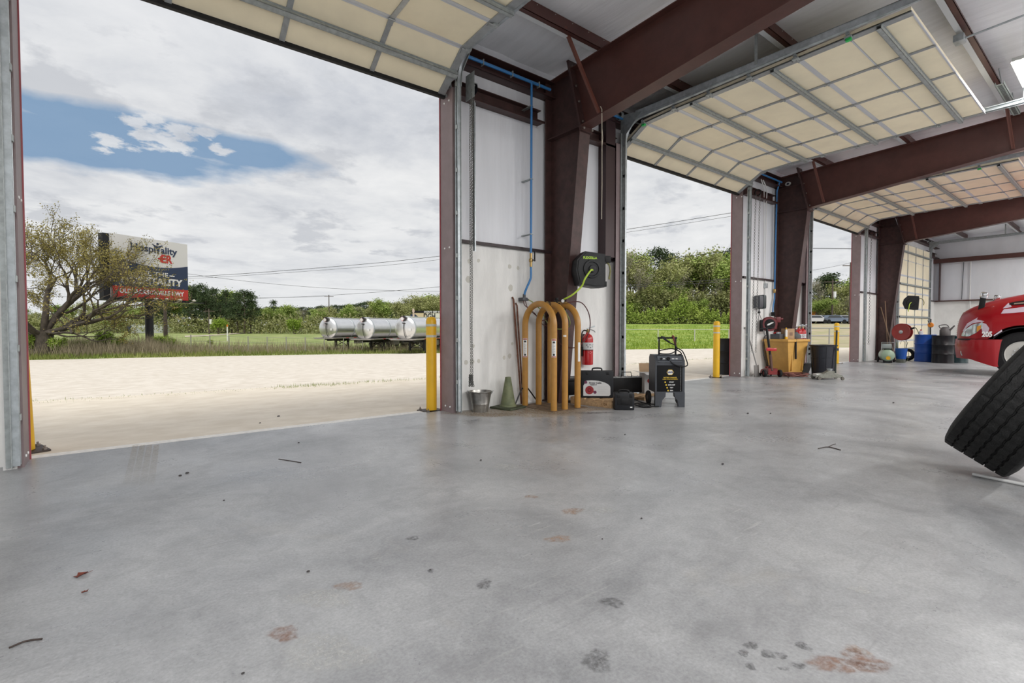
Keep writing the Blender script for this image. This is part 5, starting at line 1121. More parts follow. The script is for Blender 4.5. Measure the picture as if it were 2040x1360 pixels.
# bumper, a wrapped shell below the hood
plan = [(15.97, -3.83), (15.975, -3.6), (16.03, -3.42), (16.14, -3.25), (16.30, -3.12), (16.55, -3.02), (17.15, -2.96)]
plan = [(x, y) for (x, y) in [tuple(q[:2]) for q in bez([(a, b, 0) for a, b in plan], 4)]]
plan = plan + [(2 * XC - x, y) for (x, y) in reversed(plan[:-1])]
def bz(y): return 0.22 + (0.16 * max(0, min(1, (y + 3.8) / 0.45)))
vs = []
for (x, y) in plan:
    nx_ = (x - XC) * 0.04; lo = bz(y)
    vs += [(x, y, 0.855), (x + nx_ * 0.3, y + 0.012, 0.70), (x, y + 0.0, 0.52), (x - nx_ * 0.6, y - 0.02, lo), (x - nx_ * 1.6, y - 0.10, lo + 0.02), (x - nx_, y - 0.12, 0.86)]
fs = []
for i in range(len(plan) - 1):
    for j in range(6): fs.append((i * 6 + j, i * 6 + (j + 1) % 6, (i + 1) * 6 + (j + 1) % 6, (i + 1) * 6 + j))
fs += [tuple(range(6)), tuple((len(plan) - 1) * 6 + j for j in range(5, -1, -1))]
bm_ = MB().add(vs, fs).build('bumper', truckred, t, smooth=50)
mb = MB(); mb.box(16.05, 18.25, -3.9, -3.15, 0.84, 0.868); mb.build('bumper_gap', blackm, t)
def patch(poly_lo, poly_hi, off, m_, name, par, n=8):
    """panel following the hood side; poly_lo/hi are (y,z) polylines"""
    def pl(P_, u):
        u = u * (len(P_) - 1); i = min(int(u), len(P_) - 2); f = u - i; return (P_[i][0] + (P_[i + 1][0] - P_[i][0]) * f, P_[i][1] + (P_[i + 1][1] - P_[i][1]) * f)
    vs = []
    for i in range(n + 1):
        a, b = pl(poly_lo, i / n), pl(poly_hi, i / n)
        for j in range(7): y = a[0] + (b[0] - a[0]) * j / 6; z = a[1] + (b[1] - a[1]) * j / 6; vs.append((surfx(y, z) - off, y + off * 0.6, z))
    fs = [(i * 7 + j, i * 7 + j + 1, (i + 1) * 7 + j + 1, (i + 1) * 7 + j) for i in range(n) for j in range(6)]
    return MB().add(vs, fs).build(name, m_, par, smooth=60)
glassm = mat('clear lamp glass', (0.55, 0.62, 0.62), 0.08, 0.6, coat=0.6)
hl = patch([(-3.19, 0.93), (-3.34, 0.92), (-3.50, 1.02), (-3.60, 1.14)], [(-3.20, 1.0), (-3.28, 1.10), (-3.42, 1.22), (-3.60, 1.26)], 0.008, glassm, 'headlight', hood)
patch([(-3.50, 1.03), (-3.57, 1.11)], [(-3.50, 1.16), (-3.575, 1.20)], 0.014, mat('amber lens', (0.70, 0.30, 0.04), 0.2), 'turn_signal', hl)
patch([(-3.21, 0.95), (-3.27, 0.96)], [(-3.21, 1.0), (-3.30, 1.08)], 0.013, chrome, 'reflector', hl)
lav = mat('lilac white decal', (0.62, 0.50, 0.58), 0.35)
patch([(-3.40, 1.24), (-3.62, 1.28)], [(-3.44, 1.34), (-3.62, 1.29)], 0.006, lav, 'decal', hood)
patch([(-3.60, 0.99), (-3.66, 1.0), (-3.70, 1.02)], [(-3.56, 1.27), (-3.66, 1.22), (-3.72, 1.12)], 0.006, lav, 'decal', hood)
patch([(-3.80, 0.93), (-3.94, 1.05)], [(-3.80, 0.96), (-3.93, 1.09)], 0.006, lav, 'decal', hood)
patch([(-3.90, 1.46), (-4.10, 1.47), (-4.5, 1.52)], [(-3.94, 1.56), (-4.1, 1.58), (-4.5, 1.64)], 0.006, lav, 'decal', hood)
patch([(-3.92, 1.58), (-4.05, 1.605)], [(-4.0, 1.71), (-4.07, 1.62)], 0.006, lav, 'decal', hood)
patch([(-4.02, 1.66), (-4.10, 1.65), (-4.6, 1.68)], [(-4.02, 1.71), (-4.12, 1.735), (-4.6, 1.80)], 0.008, blackm, 'air_intake', hood)
patch([(-4.10, 1.67), (-4.6, 1.71)], [(-4.11, 1.70), (-4.6, 1.745)], 0.014, chrome, 'intake_trim', hood)
patch([(-3.235, 1.0), (-3.30, 1.15), (-3.45, 1.27)], [(-3.215, 1.06), (-3.30, 1.24), (-3.5, 1.38)], 0.004, lav, 'decal', hood)
text('205', 0.165, 'fleet_number', white, hood, (15.945, -3.685, 0.975), (0, -1, 0), (0, 0, 1), 0.007, sx=0.72)
mb = MB(); mb.lathe([(0, -0.012), (0.05, -0.01), (0.06, 0)], (16.20, -3.24, 0.53), 16, 'x', sy=1.6); fg = mb.build('fog_light', glassm, bm_)
MB().tube([(XC - 1.12, -3.80, 0.8), (XC - 1.1, -3.80, 0.3)], 0.01, 6).build('seam', blackm, bm_)
# grille
mb = MB()
for k_ in range(9): mb.box(16.75, 17.55, -3.03 - k_ * 0.004, -2.985 - k_ * 0.004, 0.92 + k_ * 0.045, 0.93 + k_ * 0.045)
mb.build('grille', chrome, hood)
# hood mirrors
for xm, nm in ((16.28, 0), (18.02, 1)):
    m_ = MB(); m_.obox((xm, -3.50, 1.36), (xm - 0.02, -3.56, 1.90), 0.035, 0.11, (0, 1, 0), 0.01); m1 = m_.build('mirror_arm', black, t)
    MB().obox((xm - 0.02, -3.555, 1.84), (xm - 0.03, -3.59, 1.98), 0.06, 0.14, (0, 1, 0), 0.03).build('mirror_head', chrome, m1)
# wheels
def wheel(xo, y):
    R_ = 0.52
    c_ = (xo, y, R_)
    m_ = MB(); m_.lathe([(0.30, 0.03), (0.34, 0.0), (0.46, 0.005), (0.505, 0.03), (R_, 0.05), (R_, 0.25), (0.505, 0.28), (0.34, 0.30), (0.30, 0.27)], c_, 48, 'x'); w_ = m_.build('wheel', blackr, t)
    m_ = MB(); m_.lathe([(0.305, 0.03), (0.30, 0.015), (0.285, 0.02), (0.27, 0.06), (0.19, 0.05), (0.13, 0.03), (0.12, 0.0), (0.0, -0.01)], c_, 40, 'x'); rm = m_.build('rim', mat('white wheel enamel', (0.50, 0.49, 0.46), 0.35), w_)
    m_ = MB()
    for k_ in range(10): a = 2 * PI * k_ / 10 + 0.15; m_.lathe([(0.0, -0.003), (0.033, -0.003), (0.033, 0.0)], (xo + 0.053, y + 0.225 * math.cos(a), R_ + 0.225 * math.sin(a)), 12, 'x')
    m_.build('hand_hole', blackm, rm)
    m_ = MB()
    for k_ in range(10): a = 2 * PI * k_ / 10; m_.cyl((xo + 0.04, y + 0.155 * math.cos(a), R_ + 0.155 * math.sin(a)), (xo + 0.0, y + 0.155 * math.cos(a), R_ + 0.155 * math.sin(a)), 0.016, 6)
    m_.build('lug_nut', chrome, rm)
wheel(16.0, -4.27)
c2 = MB(); c2.lathe([(0.30, 0.0), (0.46, 0.0), (0.52, 0.05), (0.52, 0.25), (0.46, 0.30), (0.30, 0.3), (0.0, 0.2)], (18.0, -4.27, 0.52), 40, 'x'); c2.build('wheel', blackr, t)
mb = MB(); mb.box(16.5, 17.8, -7.0, -3.3, 0.5, 0.8); mb.cyl((16.1, -4.27, 0.52), (18.2, -4.27, 0.52), 0.06, 10); mb.build('chassis', blackm, t)
mb = MB(); mb.lathe([(0.60, 0.0), (0.60, 0.6), (0.58, 0.6), (0.58, 0.0)], (16.05, -4.27, 0.55), 30, 'x'); 
mb.v = [(x, y, max(z, 0.62)) for (x, y, z) in mb.v]; mb.build('wheel_well', blackm, t)
# cab behind the hood
mb = MB(); mb.prism([(-5.2, 0.45), (-5.2, 2.05), (-5.75, 2.85), (-6.3, 3.0), (-7.4, 3.0), (-7.4, 0.45)], 15.98, 18.32); cab = mb.build('cab', truckred, t)
mb = MB(); mb.add([(16.15, -5.235, 2.10), (18.15, -5.235, 2.10), (18.05, -5.72, 2.80), (16.25, -5.72, 2.80)], [(0, 1, 2, 3)]); mb.build('windshield', mat('dark glass', (0.02, 0.025, 0.03), 0.05, coat=1), cab)
mb = MB(); mb.prism([(-5.6, 1.7), (-6.3, 1.7), (-6.3, 2.5), (-5.85, 2.5)], 15.97, 15.98); mb.build('side_window', MAT['dark glass'], cab)
mb = MB(); mb.lathe([(0.30, 0.0), (0.46, 0.0), (0.52, 0.05), (0.52, 0.3), (0, 0.3)], (16.0, -7.0, 0.52), 30, 'x'); mb.build('wheel', blackr, t)

# ================================================================ FOREGROUND TYRE, leaning
al = math.radians(31)
ct = Vector((5.27, -5.30, 0)); av = Vector((0, math.cos(al), math.sin(al))); cv = Vector((0, -math.sin(al), math.cos(al))); Rt_ = 0.535; Wd = 0.43
ctr = ct + cv * Rt_
ro = Matrix(((1, av.x, cv.x, ctr.x), (0, av.y, cv.y, ctr.y), (0, av.z, cv.z, ctr.z), (0, 0, 0, 1)))
prof = [(0.30, 0.05), (0.31, 0.02), (0.36, -0.01), (0.44, -0.015), (0.50, 0.0), (0.522, 0.012)]
gro = [0.075, 0.145, 0.215, 0.285, 0.355]
prof.append((Rt_ - 0.003, 0.02))
for g_ in gro: prof += [(Rt_, g_ - 0.008), (Rt_ - 0.014, g_ - 0.004), (Rt_ - 0.014, g_ + 0.004), (Rt_, g_ + 0.008)]
prof += [(Rt_ - 0.003, Wd - 0.02), (0.522, Wd - 0.012), (0.50, Wd), (0.44, Wd + 0.015), (0.36, Wd + 0.01), (0.31, Wd - 0.02), (0.30, Wd - 0.05), (0.50, Wd - 0.04), (0.505, 0.04)]
n = 240; K = len(prof); vs = []
rr = random.Random(3)
for i in range(n):
    a = 2 * PI * i / n
    for j, (r, h) in enumerate(prof):
        if r > 0.53 and (i % 5 == 0) : r -= 0.0045 if j % 2 else 0.003
        if 0.515 < r < 0.53 and i % 8 == 0: r -= 0.004
        zig = 0.0025 * (1 if (i // 3) % 2 else -1) if 0.515 < r and 0.05 < h < Wd - 0.05 else 0
        vs.append(ro @ Vector((r * math.cos(a), h + zig, r * math.sin(a))))
fs = [(i * K + j, i * K + (j + 1) % K, ((i + 1) % n) * K + (j + 1) % K, ((i + 1) % n) * K + j) for i in range(n) for j in range(K)]
trm = mat('worn tyre rubber', (0.011, 0.011, 0.011), 0.65, 0, 0.4, 30, 0.3, 120, spec=0.3)
t = MB().add(vs, fs).build('tyre_casing', trm, smooth=30)
tag(t, 'large ribbed truck tyre leaning over on the floor at the right edge', 'tyre')
a_, b_ = gz(1938, 944, 0.013), gz(2075, 972, 0.013)
t = MB().cyl(a_, b_, 0.0125, 12).build('white_rod', white); tag(t, 'thin white plastic rod lying on the floor under the leaning tyre', 'rod')
for k_, lab_ in ((0, 'lower truck tyre of a flat pair that the leaning tyre rests against'), (1, 'upper truck tyre of a flat pair that the leaning tyre rests against')):
    z0 = 0.44 * k_ + 0.015
    tag(MB().lathe([(0.30, z0 + 0.04), (0.36, z0 - 0.01), (0.46, z0 - 0.005), (0.52, z0 + 0.02), (0.53, z0 + 0.05), (0.53, z0 + 0.37), (0.52, z0 + 0.40), (0.46, z0 + 0.42), (0.36, z0 + 0.42), (0.30, z0 + 0.38)], (5.27, -6.40, 0), 60).build('tyre_casing', trm), lab_, 'tyre')

# ================================================================ LAND OUTSIDE
def lerp(x, T):
    if x <= T[0][0]: return T[0][1]
    for (a, b), (c, d) in zip(T, T[1:]):
        if x <= c: return b + (d - b) * (x - a) / (c - a)
    return T[-1][1]
YG = [(-400, 724), (60, 717), (400, 710), (700, 705), (900, 703), (1240, 696), (1450, 694), (1700, 692), (2100, 690)]
WG = [(-400, 26), (300, 27), (700, 37.5), (900, 38), (1240, 33), (1700, 34), (2100, 60)]
def apron_w(px):
    u = (px - 1020) / F; den = max(0.12, 0.7837 - 0.621 * u)
    ya = 4.1 if px > 900 else lerp(px, [(-2000, 7), (60, 4.85), (860, 4.15), (900, 4.1)])
    return (ya - 0.15 + 5.9) / den
def knots(px):
    wg = lerp(px, WG); yg = lerp(px, YG); wa = apron_w(px); wg = max(wg, wa + 6)
    zg = 1.14 - (yg - 652) * wg / F
    Lk = [(wa, -0.05), (wg, zg)]
    f = lerp(px, [(950, 0), (1150, 1)])
    lf = [(10, 694), (28, 679), (60, 668), (100, 661.5), (150, 658), (500, 649)]
    rf = [(12, 679), (24, 663), (33, 649), (38, 645.5), (60, 645), (400, 638)]
    for (dw, y1), (dw2, y2) in zip(lf, rf):
        w = wg + dw * (1 - f) + dw2 * f; y = min(y1, yg - 9) * (1 - f) + y2 * f; Lk.append((w, 1.14 - (y - 652) * w / F))
    return Lk
def gpt(px, w, z=None):
    p = CAM + FH * w + RT * ((px - 1020) / F * w)
    if z is None: z = lerp(w, knots(px))
    return Vector((p.x, p.y, z))
def land(name, px0, px1, step, k0, k1, sub, m, bump=0.0, seed=1):
    cols = list(np.arange(px0, px1 + 0.1, step)); rows = None; vs = []; r = random.Random(seed); R = 0
    for px in cols:
        K = knots(px)[k0:k1 + 1]; pts = []
        for (a, b), (c, d) in zip(K, K[1:]):
            for q in range(sub): f = q / sub; pts.append((a + (c - a) * f, b + (d - b) * f))
        pts.append(K[-1]); R = len(pts)
        for i, (w, z) in enumerate(pts): vs.append(gpt(px, w, z + (r.uniform(-bump, bump) if 0 < i < R - 1 else 0)))
    fs = [(i * R + j, i * R + j + 1, (i + 1) * R + j + 1, (i + 1) * R + j) for i in range(len(cols) - 1) for j in range(R - 1)]
    return struct(name, MB().add(vs, fs), m, smooth=80)
gravel = mat('pale crushed gravel', (0.60, 0.54, 0.46), 0.9, 0, 0, 3.5, 0.5, 30, (0.72, 0.665, 0.59))
grassm = mat('spring grass', (0.17, 0.23, 0.05), 0.9, 0, 0, 0.35, 0.6, 12, (0.34, 0.37, 0.14))
grassb = mat('bright embankment grass', (0.15, 0.25, 0.02), 0.9, 0, 0, 0.5, 0.6, 8, (0.31, 0.38, 0.07))
dirt = mat('dry tan bank', (0.46, 0.38, 0.27), 0.95, 0, 0, 0.5, 0.5, 8, (0.34, 0.33, 0.17))
land('gravel_lot', -2400, 2000, 60, 0, 1, 6, gravel, 0.015)
land('field', -2400, 1080, 40, 1, 7, 4, grassm, 0.05, 2)
land('embankment', 1080, 1560, 40, 1, 7, 4, grassb, 0.04, 3)
land('far_bank', 1560, 2000, 40, 1, 7, 4, dirt, 0.04, 4)
struct('back_yard', MB().box(-60, 60, -80, -20, -0.6, -0.35), gravel); struct('side_yard', MB().box(-60, -14, -20, 6, -0.6, -0.4), gravel)
# worn white line where drive meets the lot, road on the bank, dirt track
def ribbon(name, path, hw, m, lift=0.03):
    vs = []
    for (px, w) in path:
        for s_ in (-1, 1): ww = w + s_ * hw; p = gpt(px, ww); vs.append((p.x, p.y, p.z + lift))
    return struct(name, MB().add(vs, [(2 * i, 2 * i + 1, 2 * i + 3, 2 * i + 2) for i in range(len(path) - 1)]), m)
asph = mat('pale asphalt', (0.36, 0.35, 0.34), 0.9, 0, 0.1, 2)
ribbon('highway_road', [(px, lerp(px, WG) + 45) for px in range(1120, 2000, 20)], 5.0, asph, 0.10)
ribbon('dirt_track', [(368, 78), (400, 84), (430, 92), (460, 104), (500, 122)], 4.0, mat('pale dirt track', (0.55, 0.48, 0.38), 0.9), 0.08)

# grass blades: along the drive edge, ragged lot edge, dead weeds by the fence
def blades(name, spots, m, lab=None, seed=1):
    r = np.random.RandomState(seed); n = len(spots); P = np.array([s[0] for s in spots]); H = np.array([s[1] for s in spots]); Wd_ = np.array([s[2] for s in spots])
    a = r.rand(n) * 2 * PI; lean = (r.rand(n, 2) - 0.5) * 0.7 * H[:, None]
    v = np.zeros((n, 3, 3)); dx_ = np.cos(a) * Wd_; dy_ = np.sin(a) * Wd_
    v[:, 0] = P - np.stack([dx_, dy_, 0.02 + 0 * dx_], 1); v[:, 1] = P + np.stack([dx_, dy_, -0.02 + 0 * dx_], 1); v[:, 2] = P + np.stack([lean[:, 0], lean[:, 1], H], 1)
    me = bpy.data.meshes.new(name); me.vertices.add(3 * n); me.vertices.foreach_set('co', v.reshape(-1)); me.loops.add(3 * n); me.loops.foreach_set('vertex_index', np.arange(3 * n, dtype=np.int32))
    me.polygons.add(n); me.polygons.foreach_set('loop_start', np.arange(0, 3 * n, 3, dtype=np.int32)); me.polygons.foreach_set('loop_total', np.full(n, 3, dtype=np.int32)); me.update(calc_edges=True); me.materials.append(m)
    o = bpy.data.objects.new(name, me); COL.objects.link(o); o['kind'] = 'stuff'
    if lab: o['label'] = lab; o['category'] = 'grass'
    return o
rs = random.Random(11)
g1 = leafmat('green blades', (0.16, 0.22, 0.04), (0.27, 0.32, 0.09), 2); g2 = leafmat('dead grass blades', (0.24, 0.20, 0.13), (0.36, 0.31, 0.21), 1.5); g3 = leafmat('field blades', (0.14, 0.19, 0.035), (0.26, 0.27, 0.09), 0.8)
sp = []
for i in range(4200):
    px = rs.uniform(30, 1450); den = 1.0 if 560 < px < 700 else (0.5 if px > 700 else 0.22)
    if rs.random() > den: continue
    w = apron_w(px) + rs.gauss(0.05, 0.12); p = gpt(px, w); p.z = -0.03; sp.append((tuple(p), rs.uniform(0.02, 0.075 if px > 540 else 0.04), 0.006))
blades('grass_strip', sp, g1, 'thin green weeds growing along the edge where driveway meets gravel')
sp = []
for i in range(16000):
    px = rs.uniform(-100, 1000); wg = lerp(px, WG); w = wg + abs(rs.gauss(0, 1)) * 6; p = gpt(px, w); sp.append((tuple(p), rs.uniform(0.08, 0.32), 0.03))
blades('field_grass', sp, g3, 'green rough grass along the far edge of the gravel lot')
sp = []
for i in range(15000):
    px = rs.choice([rs.uniform(40, 400), rs.uniform(120, 330), rs.uniform(400, 900)]); wg = lerp(px, WG); w = wg + 1.5 + rs.random() * 9; p = gpt(px, w)
    c = 0.5 + 0.5 * math.sin(px * 0.05) * math.sin(w * 1.3); h = rs.uniform(0.3, 1.0) * (0.5 + c) * (1.0 if px < 350 else 0.85)
    sp.append((tuple(p), h, 0.014))
blades('dead_weeds', sp, g2, 'tall dead brown weeds in front of the billboard and along the field fence')
sp = []
for i in range(9000):
    px = rs.uniform(1150, 1560); wg = lerp(px, WG); w = wg + rs.random() ** 1.3 * 34; p = gpt(px, w); sp.append((tuple(p), rs.uniform(0.05, 0.22), 0.05))
blades('bank_grass', sp, leafmat('bright blades', (0.20, 0.30, 0.03), (0.34, 0.42, 0.09), 0.6), 'bright green grass on the roadside bank')

# ---------------------------------------------------------------- trees
def leaves_mesh(name, C_, size, m, seed, flat=0.0):
    r = np.random.RandomState(seed); C_ = np.asarray(C_); n = len(C_)
    a = r.normal(size=(n, 3)); a /= np.linalg.norm(a, axis=1)[:, None]; b = np.cross(a, r.normal(size=(n, 3))); b /= np.linalg.norm(b, axis=1)[:, None]
    s = size * (0.6 + 0.8 * r.rand(n))[:, None]; q = np.stack([C_ - a * s, C_ - b * s * 0.6, C_ + a * s, C_ + b * s * 0.6], 1)
    me = bpy.data.meshes.new(name); me.vertices.add(4 * n); me.vertices.foreach_set('co', q.reshape(-1)); me.loops.add(4 * n); me.loops.foreach_set('vertex_index', np.arange(4 * n, dtype=np.int32))
    me.polygons.add(n); me.polygons.foreach_set('loop_start', np.arange(0, 4 * n, 4, dtype=np.int32)); me.polygons.foreach_set('loop_total', np.full(n, 4, dtype=np.int32)); me.update(calc_edges=True); me.materials.append(m)
    o = bpy.data.objects.new(name, me); COL.objects.link(o); return o
def grow(mb, p, d, l, r, depth, rnd, tips, spread=0.6, upb=0.15, kids=(2, 3), sides=5, taper=0.68, wig=0.18, shr=0.76):
    pts = [p]; n = 4
    for i in range(n):
        d = (d + Vector((rnd.uniform(-wig, wig), rnd.uniform(-wig, wig), rnd.uniform(-wig, wig) + upb * 0.3))).normalized(); p = p + d * (l / n); pts.append(p)
    mb.tube(pts, r, max(3, sides), False, [r * (1 - (1 - taper) * i / n) for i in range(n + 1)])
    if depth <= 3: tips += [(q, depth) for q in pts[1:]]
    if depth == 0: return
    for k in range(rnd.randint(*kids)):
        ax = d.orthogonal().normalized(); ax.rotate(Matrix.Rotation(rnd.uniform(0, 2 * PI), 3, d)); nd = (d + ax * rnd.uniform(0.5, 1.2) * spread * 1.3 + Vector((0, 0, upb))).normalized()
        st = pts[-1] if k == 0 else pts[rnd.randint(2, n)]
        grow(mb, st, nd, l * rnd.uniform(shr - 0.1, shr + 0.08), r * taper * rnd.uniform(0.75, 0.95), depth - 1, rnd, tips, spread, upb, kids, sides - 1, taper, wig, shr)
def mk_tree(kind, seed):
    """about 10 m tall prototype, trunk + crown, standing at the origin"""
    rnd = random.Random(seed); t = thing('tree', 'x', 'tree', local=True); mb = MB(); tips = []; r = np.random.RandomState(seed)
    if kind == 'pine':
        mb.tube([(0, 0, -0.5), (0.1, 0, 4), (0.05, 0.1, 9.3)], 0.2, 6, False, [0.22, 0.15, 0.04]); C_ = []
        for k in range(52):
            h = rnd.uniform(3.2, 9.6); R_ = 2.4 * (1 - ((h - 3.0) / 7.4) ** 1.7) + 0.35; a = rnd.uniform(0, 2 * PI); rr_ = R_ * rnd.uniform(0.45, 1.0)
            c = Vector((rr_ * math.cos(a), rr_ * math.sin(a), h)); mb.tube([(0, 0, h - 0.4), c], 0.03, 3, False, [0.05, 0.015])
            C_.append(np.array(c) + r.normal(size=(88, 3)) * np.array([0.42, 0.42, 0.26]))
        crown = leaves_mesh('crown', np.concatenate(C_), 0.12, leafmat('pine needles', (0.035, 0.06, 0.025), (0.085, 0.12, 0.05), 0.9), seed)
    else:
        n0 = 2 if kind == 'bare' else 2
        P = dict(green=(2.3, 0.17, 5, 0.55), airy=(2.5, 0.15, 5, 0.48), bare=(2.6, 0.13, 5, 0.42), bush=(0.8, 0.05, 4, 0.8))[kind]
        for q in range(3 if kind == 'bush' else 1):
            grow(mb, Vector((rnd.uniform(-.2, .2), 0, -0.3)), Vector((rnd.uniform(-.1, .1), rnd.uniform(-.1, .1), 1)), P[0], P[1], P[2], rnd, tips, P[3], 0.28, (2, 3), 6)
        T_ = np.array([tuple(q) for q, d in tips if d <= 2]); T_ = T_[r.permutation(len(T_))]
        if kind == 'green': C_ = np.repeat(T_[:520], 11, 0) + r.normal(size=(len(T_[:520]) * 11, 3)) * 0.30; sz, m_ = 0.11, leafmat('fresh green leaves', (0.21, 0.30, 0.06), (0.38, 0.46, 0.14), 0.5)
        if kind == 'airy': C_ = np.repeat(T_[:520], 8, 0) + r.normal(size=(len(T_[:520]) * 8, 3)) * 0.27; sz, m_ = 0.095, leafmat('olive budding leaves', (0.27, 0.29, 0.10), (0.43, 0.44, 0.20), 0.5)
        if kind == 'bare': C_ = np.repeat(T_[:420], 4, 0) + r.normal(size=(len(T_[:420]) * 4, 3)) * 0.24; sz, m_ = 0.065, leafmat('grey buds', (0.28, 0.26, 0.18), (0.38, 0.36, 0.25), 0.5)
        if kind == 'bush': C_ = np.repeat(T_[:260], 10, 0) + r.normal(size=(len(T_[:260]) * 10, 3)) * 0.14; sz, m_ = 0.07, leafmat('bush leaves', (0.17, 0.27, 0.03), (0.31, 0.42, 0.07), 1)
        crown = leaves_mesh('crown', C_, sz, m_, seed)
    tr = mb.build('trunk', bark_l if kind in ('bare', 'airy') else bark, t, smooth=70); crown.parent = t
    zs = np.zeros(len(crown.data.vertices) * 3); crown.data.vertices.foreach_get('co', zs); zs = zs.reshape(-1, 3)
    top = float(np.percentile(zs[:, 2], 99.5)); return t, top
PROTO = {k: [mk_tree(k, s) for s in ss] for k, ss in dict(green=(3, 8, 21), airy=(5, 14, 33), bare=(6, 17), pine=(2, 9), bush=(4, 13)).items()}
USED = set(); tn = random.Random(5)
def where(px, lab):
    B_ = [(215, 'behind the oak'), (300, 'left of the billboard pole'), (380, 'right of the billboard pole'), (445, 'at the tall dark pines'), (520, 'right of the tall dark pines'), (575, 'midway between pines and tankers'), (630, 'just left of the tankers'), (690, 'behind the left tanker'), (765, 'behind the middle tanker'), (1100, 'behind the right tanker'), (1275, 'at the left side of the second opening'), (1340, 'left of the middle of the second opening'), (1400, 'right of the middle of the second opening'), (1600, 'beside the jamb of the second opening'), (1640, 'left in the third opening'), (1670, 'midway in the third opening'), (3000, 'right in the third opening')]
    for (x, t_) in B_:
        if px < x: return lab + ', ' + t_
def plant(kind, px, w, ytop, lab, grp, wide=1.0, cat='tree', name=None):
    g = gpt(px, w); zt = 1.14 - (ytop - 652) * w / F; h = max(0.6, zt - g.z); P_ = PROTO[kind]; k = tn.randrange(len(P_)); p, ht_ = P_[k]
    if (kind, k) not in USED: o = p; USED.add((kind, k))
    else: o = copy_tree(p)
    s = h / ht_; o.location = g; o.scale = (s * wide, s * wide, s); o.rotation_euler = (0, 0, tn.uniform(0, 6.28)); o['label'] = where(px, lab) if len((where(px, lab)).split()) <= 16 else lab; o['group'] = grp; o['category'] = cat
    if name: o.name = name
    return o
# wood behind the embankment, seen through the second opening
GL = {'green': 'fresh green tree across the road', 'airy': 'pale olive budding tree across the road', 'bare': 'grey nearly bare tree across the road', 'pine': 'dark pine rising above the wood'}
for (k, px, w, yt, wd) in [('airy', 1215, 84, 495, 1.1), ('bare', 1238, 80, 498, 1.1), ('green', 1258, 88, 508, 1.1), ('airy', 1276, 82, 499, 1.15), ('bare', 1262, 79, 530, 1.2), ('pine', 1311, 96, 496, 1.0), ('pine', 1334, 98, 508, 0.9), ('airy', 1305, 84, 528, 1.2), ('green', 1330, 83, 552, 1.2), ('bare', 1345, 82, 540, 1.2),
        ('green', 1352, 88, 520, 1.2), ('airy', 1374, 86, 500, 1.2), ('green', 1392, 90, 500, 1.2), ('airy', 1410, 84, 508, 1.2), ('green', 1424, 86, 512, 1.2), ('pine', 1446, 98, 499, 1.1), ('green', 1440, 82, 528, 1.3), ('airy', 1462, 84, 520, 1.2), ('bare', 1420, 80, 556, 1.3), ('green', 1366, 79, 568, 1.4), ('bare', 1392, 79, 575, 1.4), ('airy', 1290, 79, 565, 1.4), ('green', 1275, 78, 590, 1.4), ('green', 1390, 77, 596, 1.6), ('airy', 1440, 78, 580, 1.4), ('green', 1480, 86, 510, 1.2), ('airy', 1245, 78, 575, 1.4)]:
    plant(k, px, w, yt, GL[k], 'trees in the wood across the road', wd)
def undergrowth(name, lab, px0, px1, w0, w1, top, n, size, m, seed, kk=0.11):
    r_ = np.random.RandomState(seed); C_ = np.zeros((n, 3)); q = 0
    for i in range(n):
        px = r_.uniform(px0, px1); w = r_.uniform(w0, w1); g = gpt(px, w); yt = top(px) + 7 * math.sin(px * kk + w) + 5 * math.sin(px * kk * 2.7 + w * 1.7) + 4 * math.sin(px * kk * 5.3)
        h = max(0.4, 1.14 - (yt - 652) * w / F - g.z); C_[i] = (g.x, g.y, g.z + h * r_.rand() ** 0.75)
    # gather into clumps
    o = leaves_mesh(name, C_, size, m, seed); o['kind'] = 'stuff'; o['label'] = lab; o['category'] = 'undergrowth'
uo = leafmat('olive scrub leaves', (0.17, 0.19, 0.07), (0.30, 0.30, 0.13), 0.35); ug = leafmat('fresh scrub leaves', (0.22, 0.31, 0.05), (0.40, 0.48, 0.12), 0.25)
undergrowth('undergrowth', 'olive scrub filling the foot of the tree line behind the field', -80, 950, 108, 132, lambda p: 634, 34000, 0.22, uo, 1)
undergrowth('undergrowth', 'tall mixed thicket along the road seen through the second opening', 1225, 1490, 77, 83, lambda p: 585, 26000, 0.15, uo, 2)
undergrowth('undergrowth', 'bright green bushy growth at the foot of the wood across the road', 1225, 1490, 74.5, 77, lambda p: 612 + 14 * math.sin(p * 0.045), 14000, 0.13, ug, 3)
undergrowth('undergrowth', 'green thicket behind the parked cars in the third opening', 1560, 1730, 92, 104, lambda p: 600, 14000, 0.18, uo, 4)
# through the third opening
for (k, px, w, yt, wd) in [('bare', 1612, 104, 552, 1.5), ('bare', 1636, 100, 560, 1.5), ('pine', 1655, 120, 545, 1.6), ('green', 1672, 116, 556, 1.4), ('pine', 1640, 118, 552, 1.5), ('airy', 1690, 104, 566, 1.5), ('green', 1628, 92, 598, 1.8), ('green', 1612, 90, 596, 1.6), ('bare', 1680, 94, 590, 1.6), ('airy', 1706, 100, 560, 1.4), ('green', 1650, 94, 604, 1.6), ('airy', 1668, 92, 606, 1.6)]:
    plant(k, px, w, yt, {'bare': 'grey bare tree beyond the parked cars', 'pine': 'dark rounded pine beyond the parked cars', 'green': 'green tree beyond the parked cars', 'airy': 'olive tree beyond the parked cars'}[k], 'trees beyond the parked cars', wd)
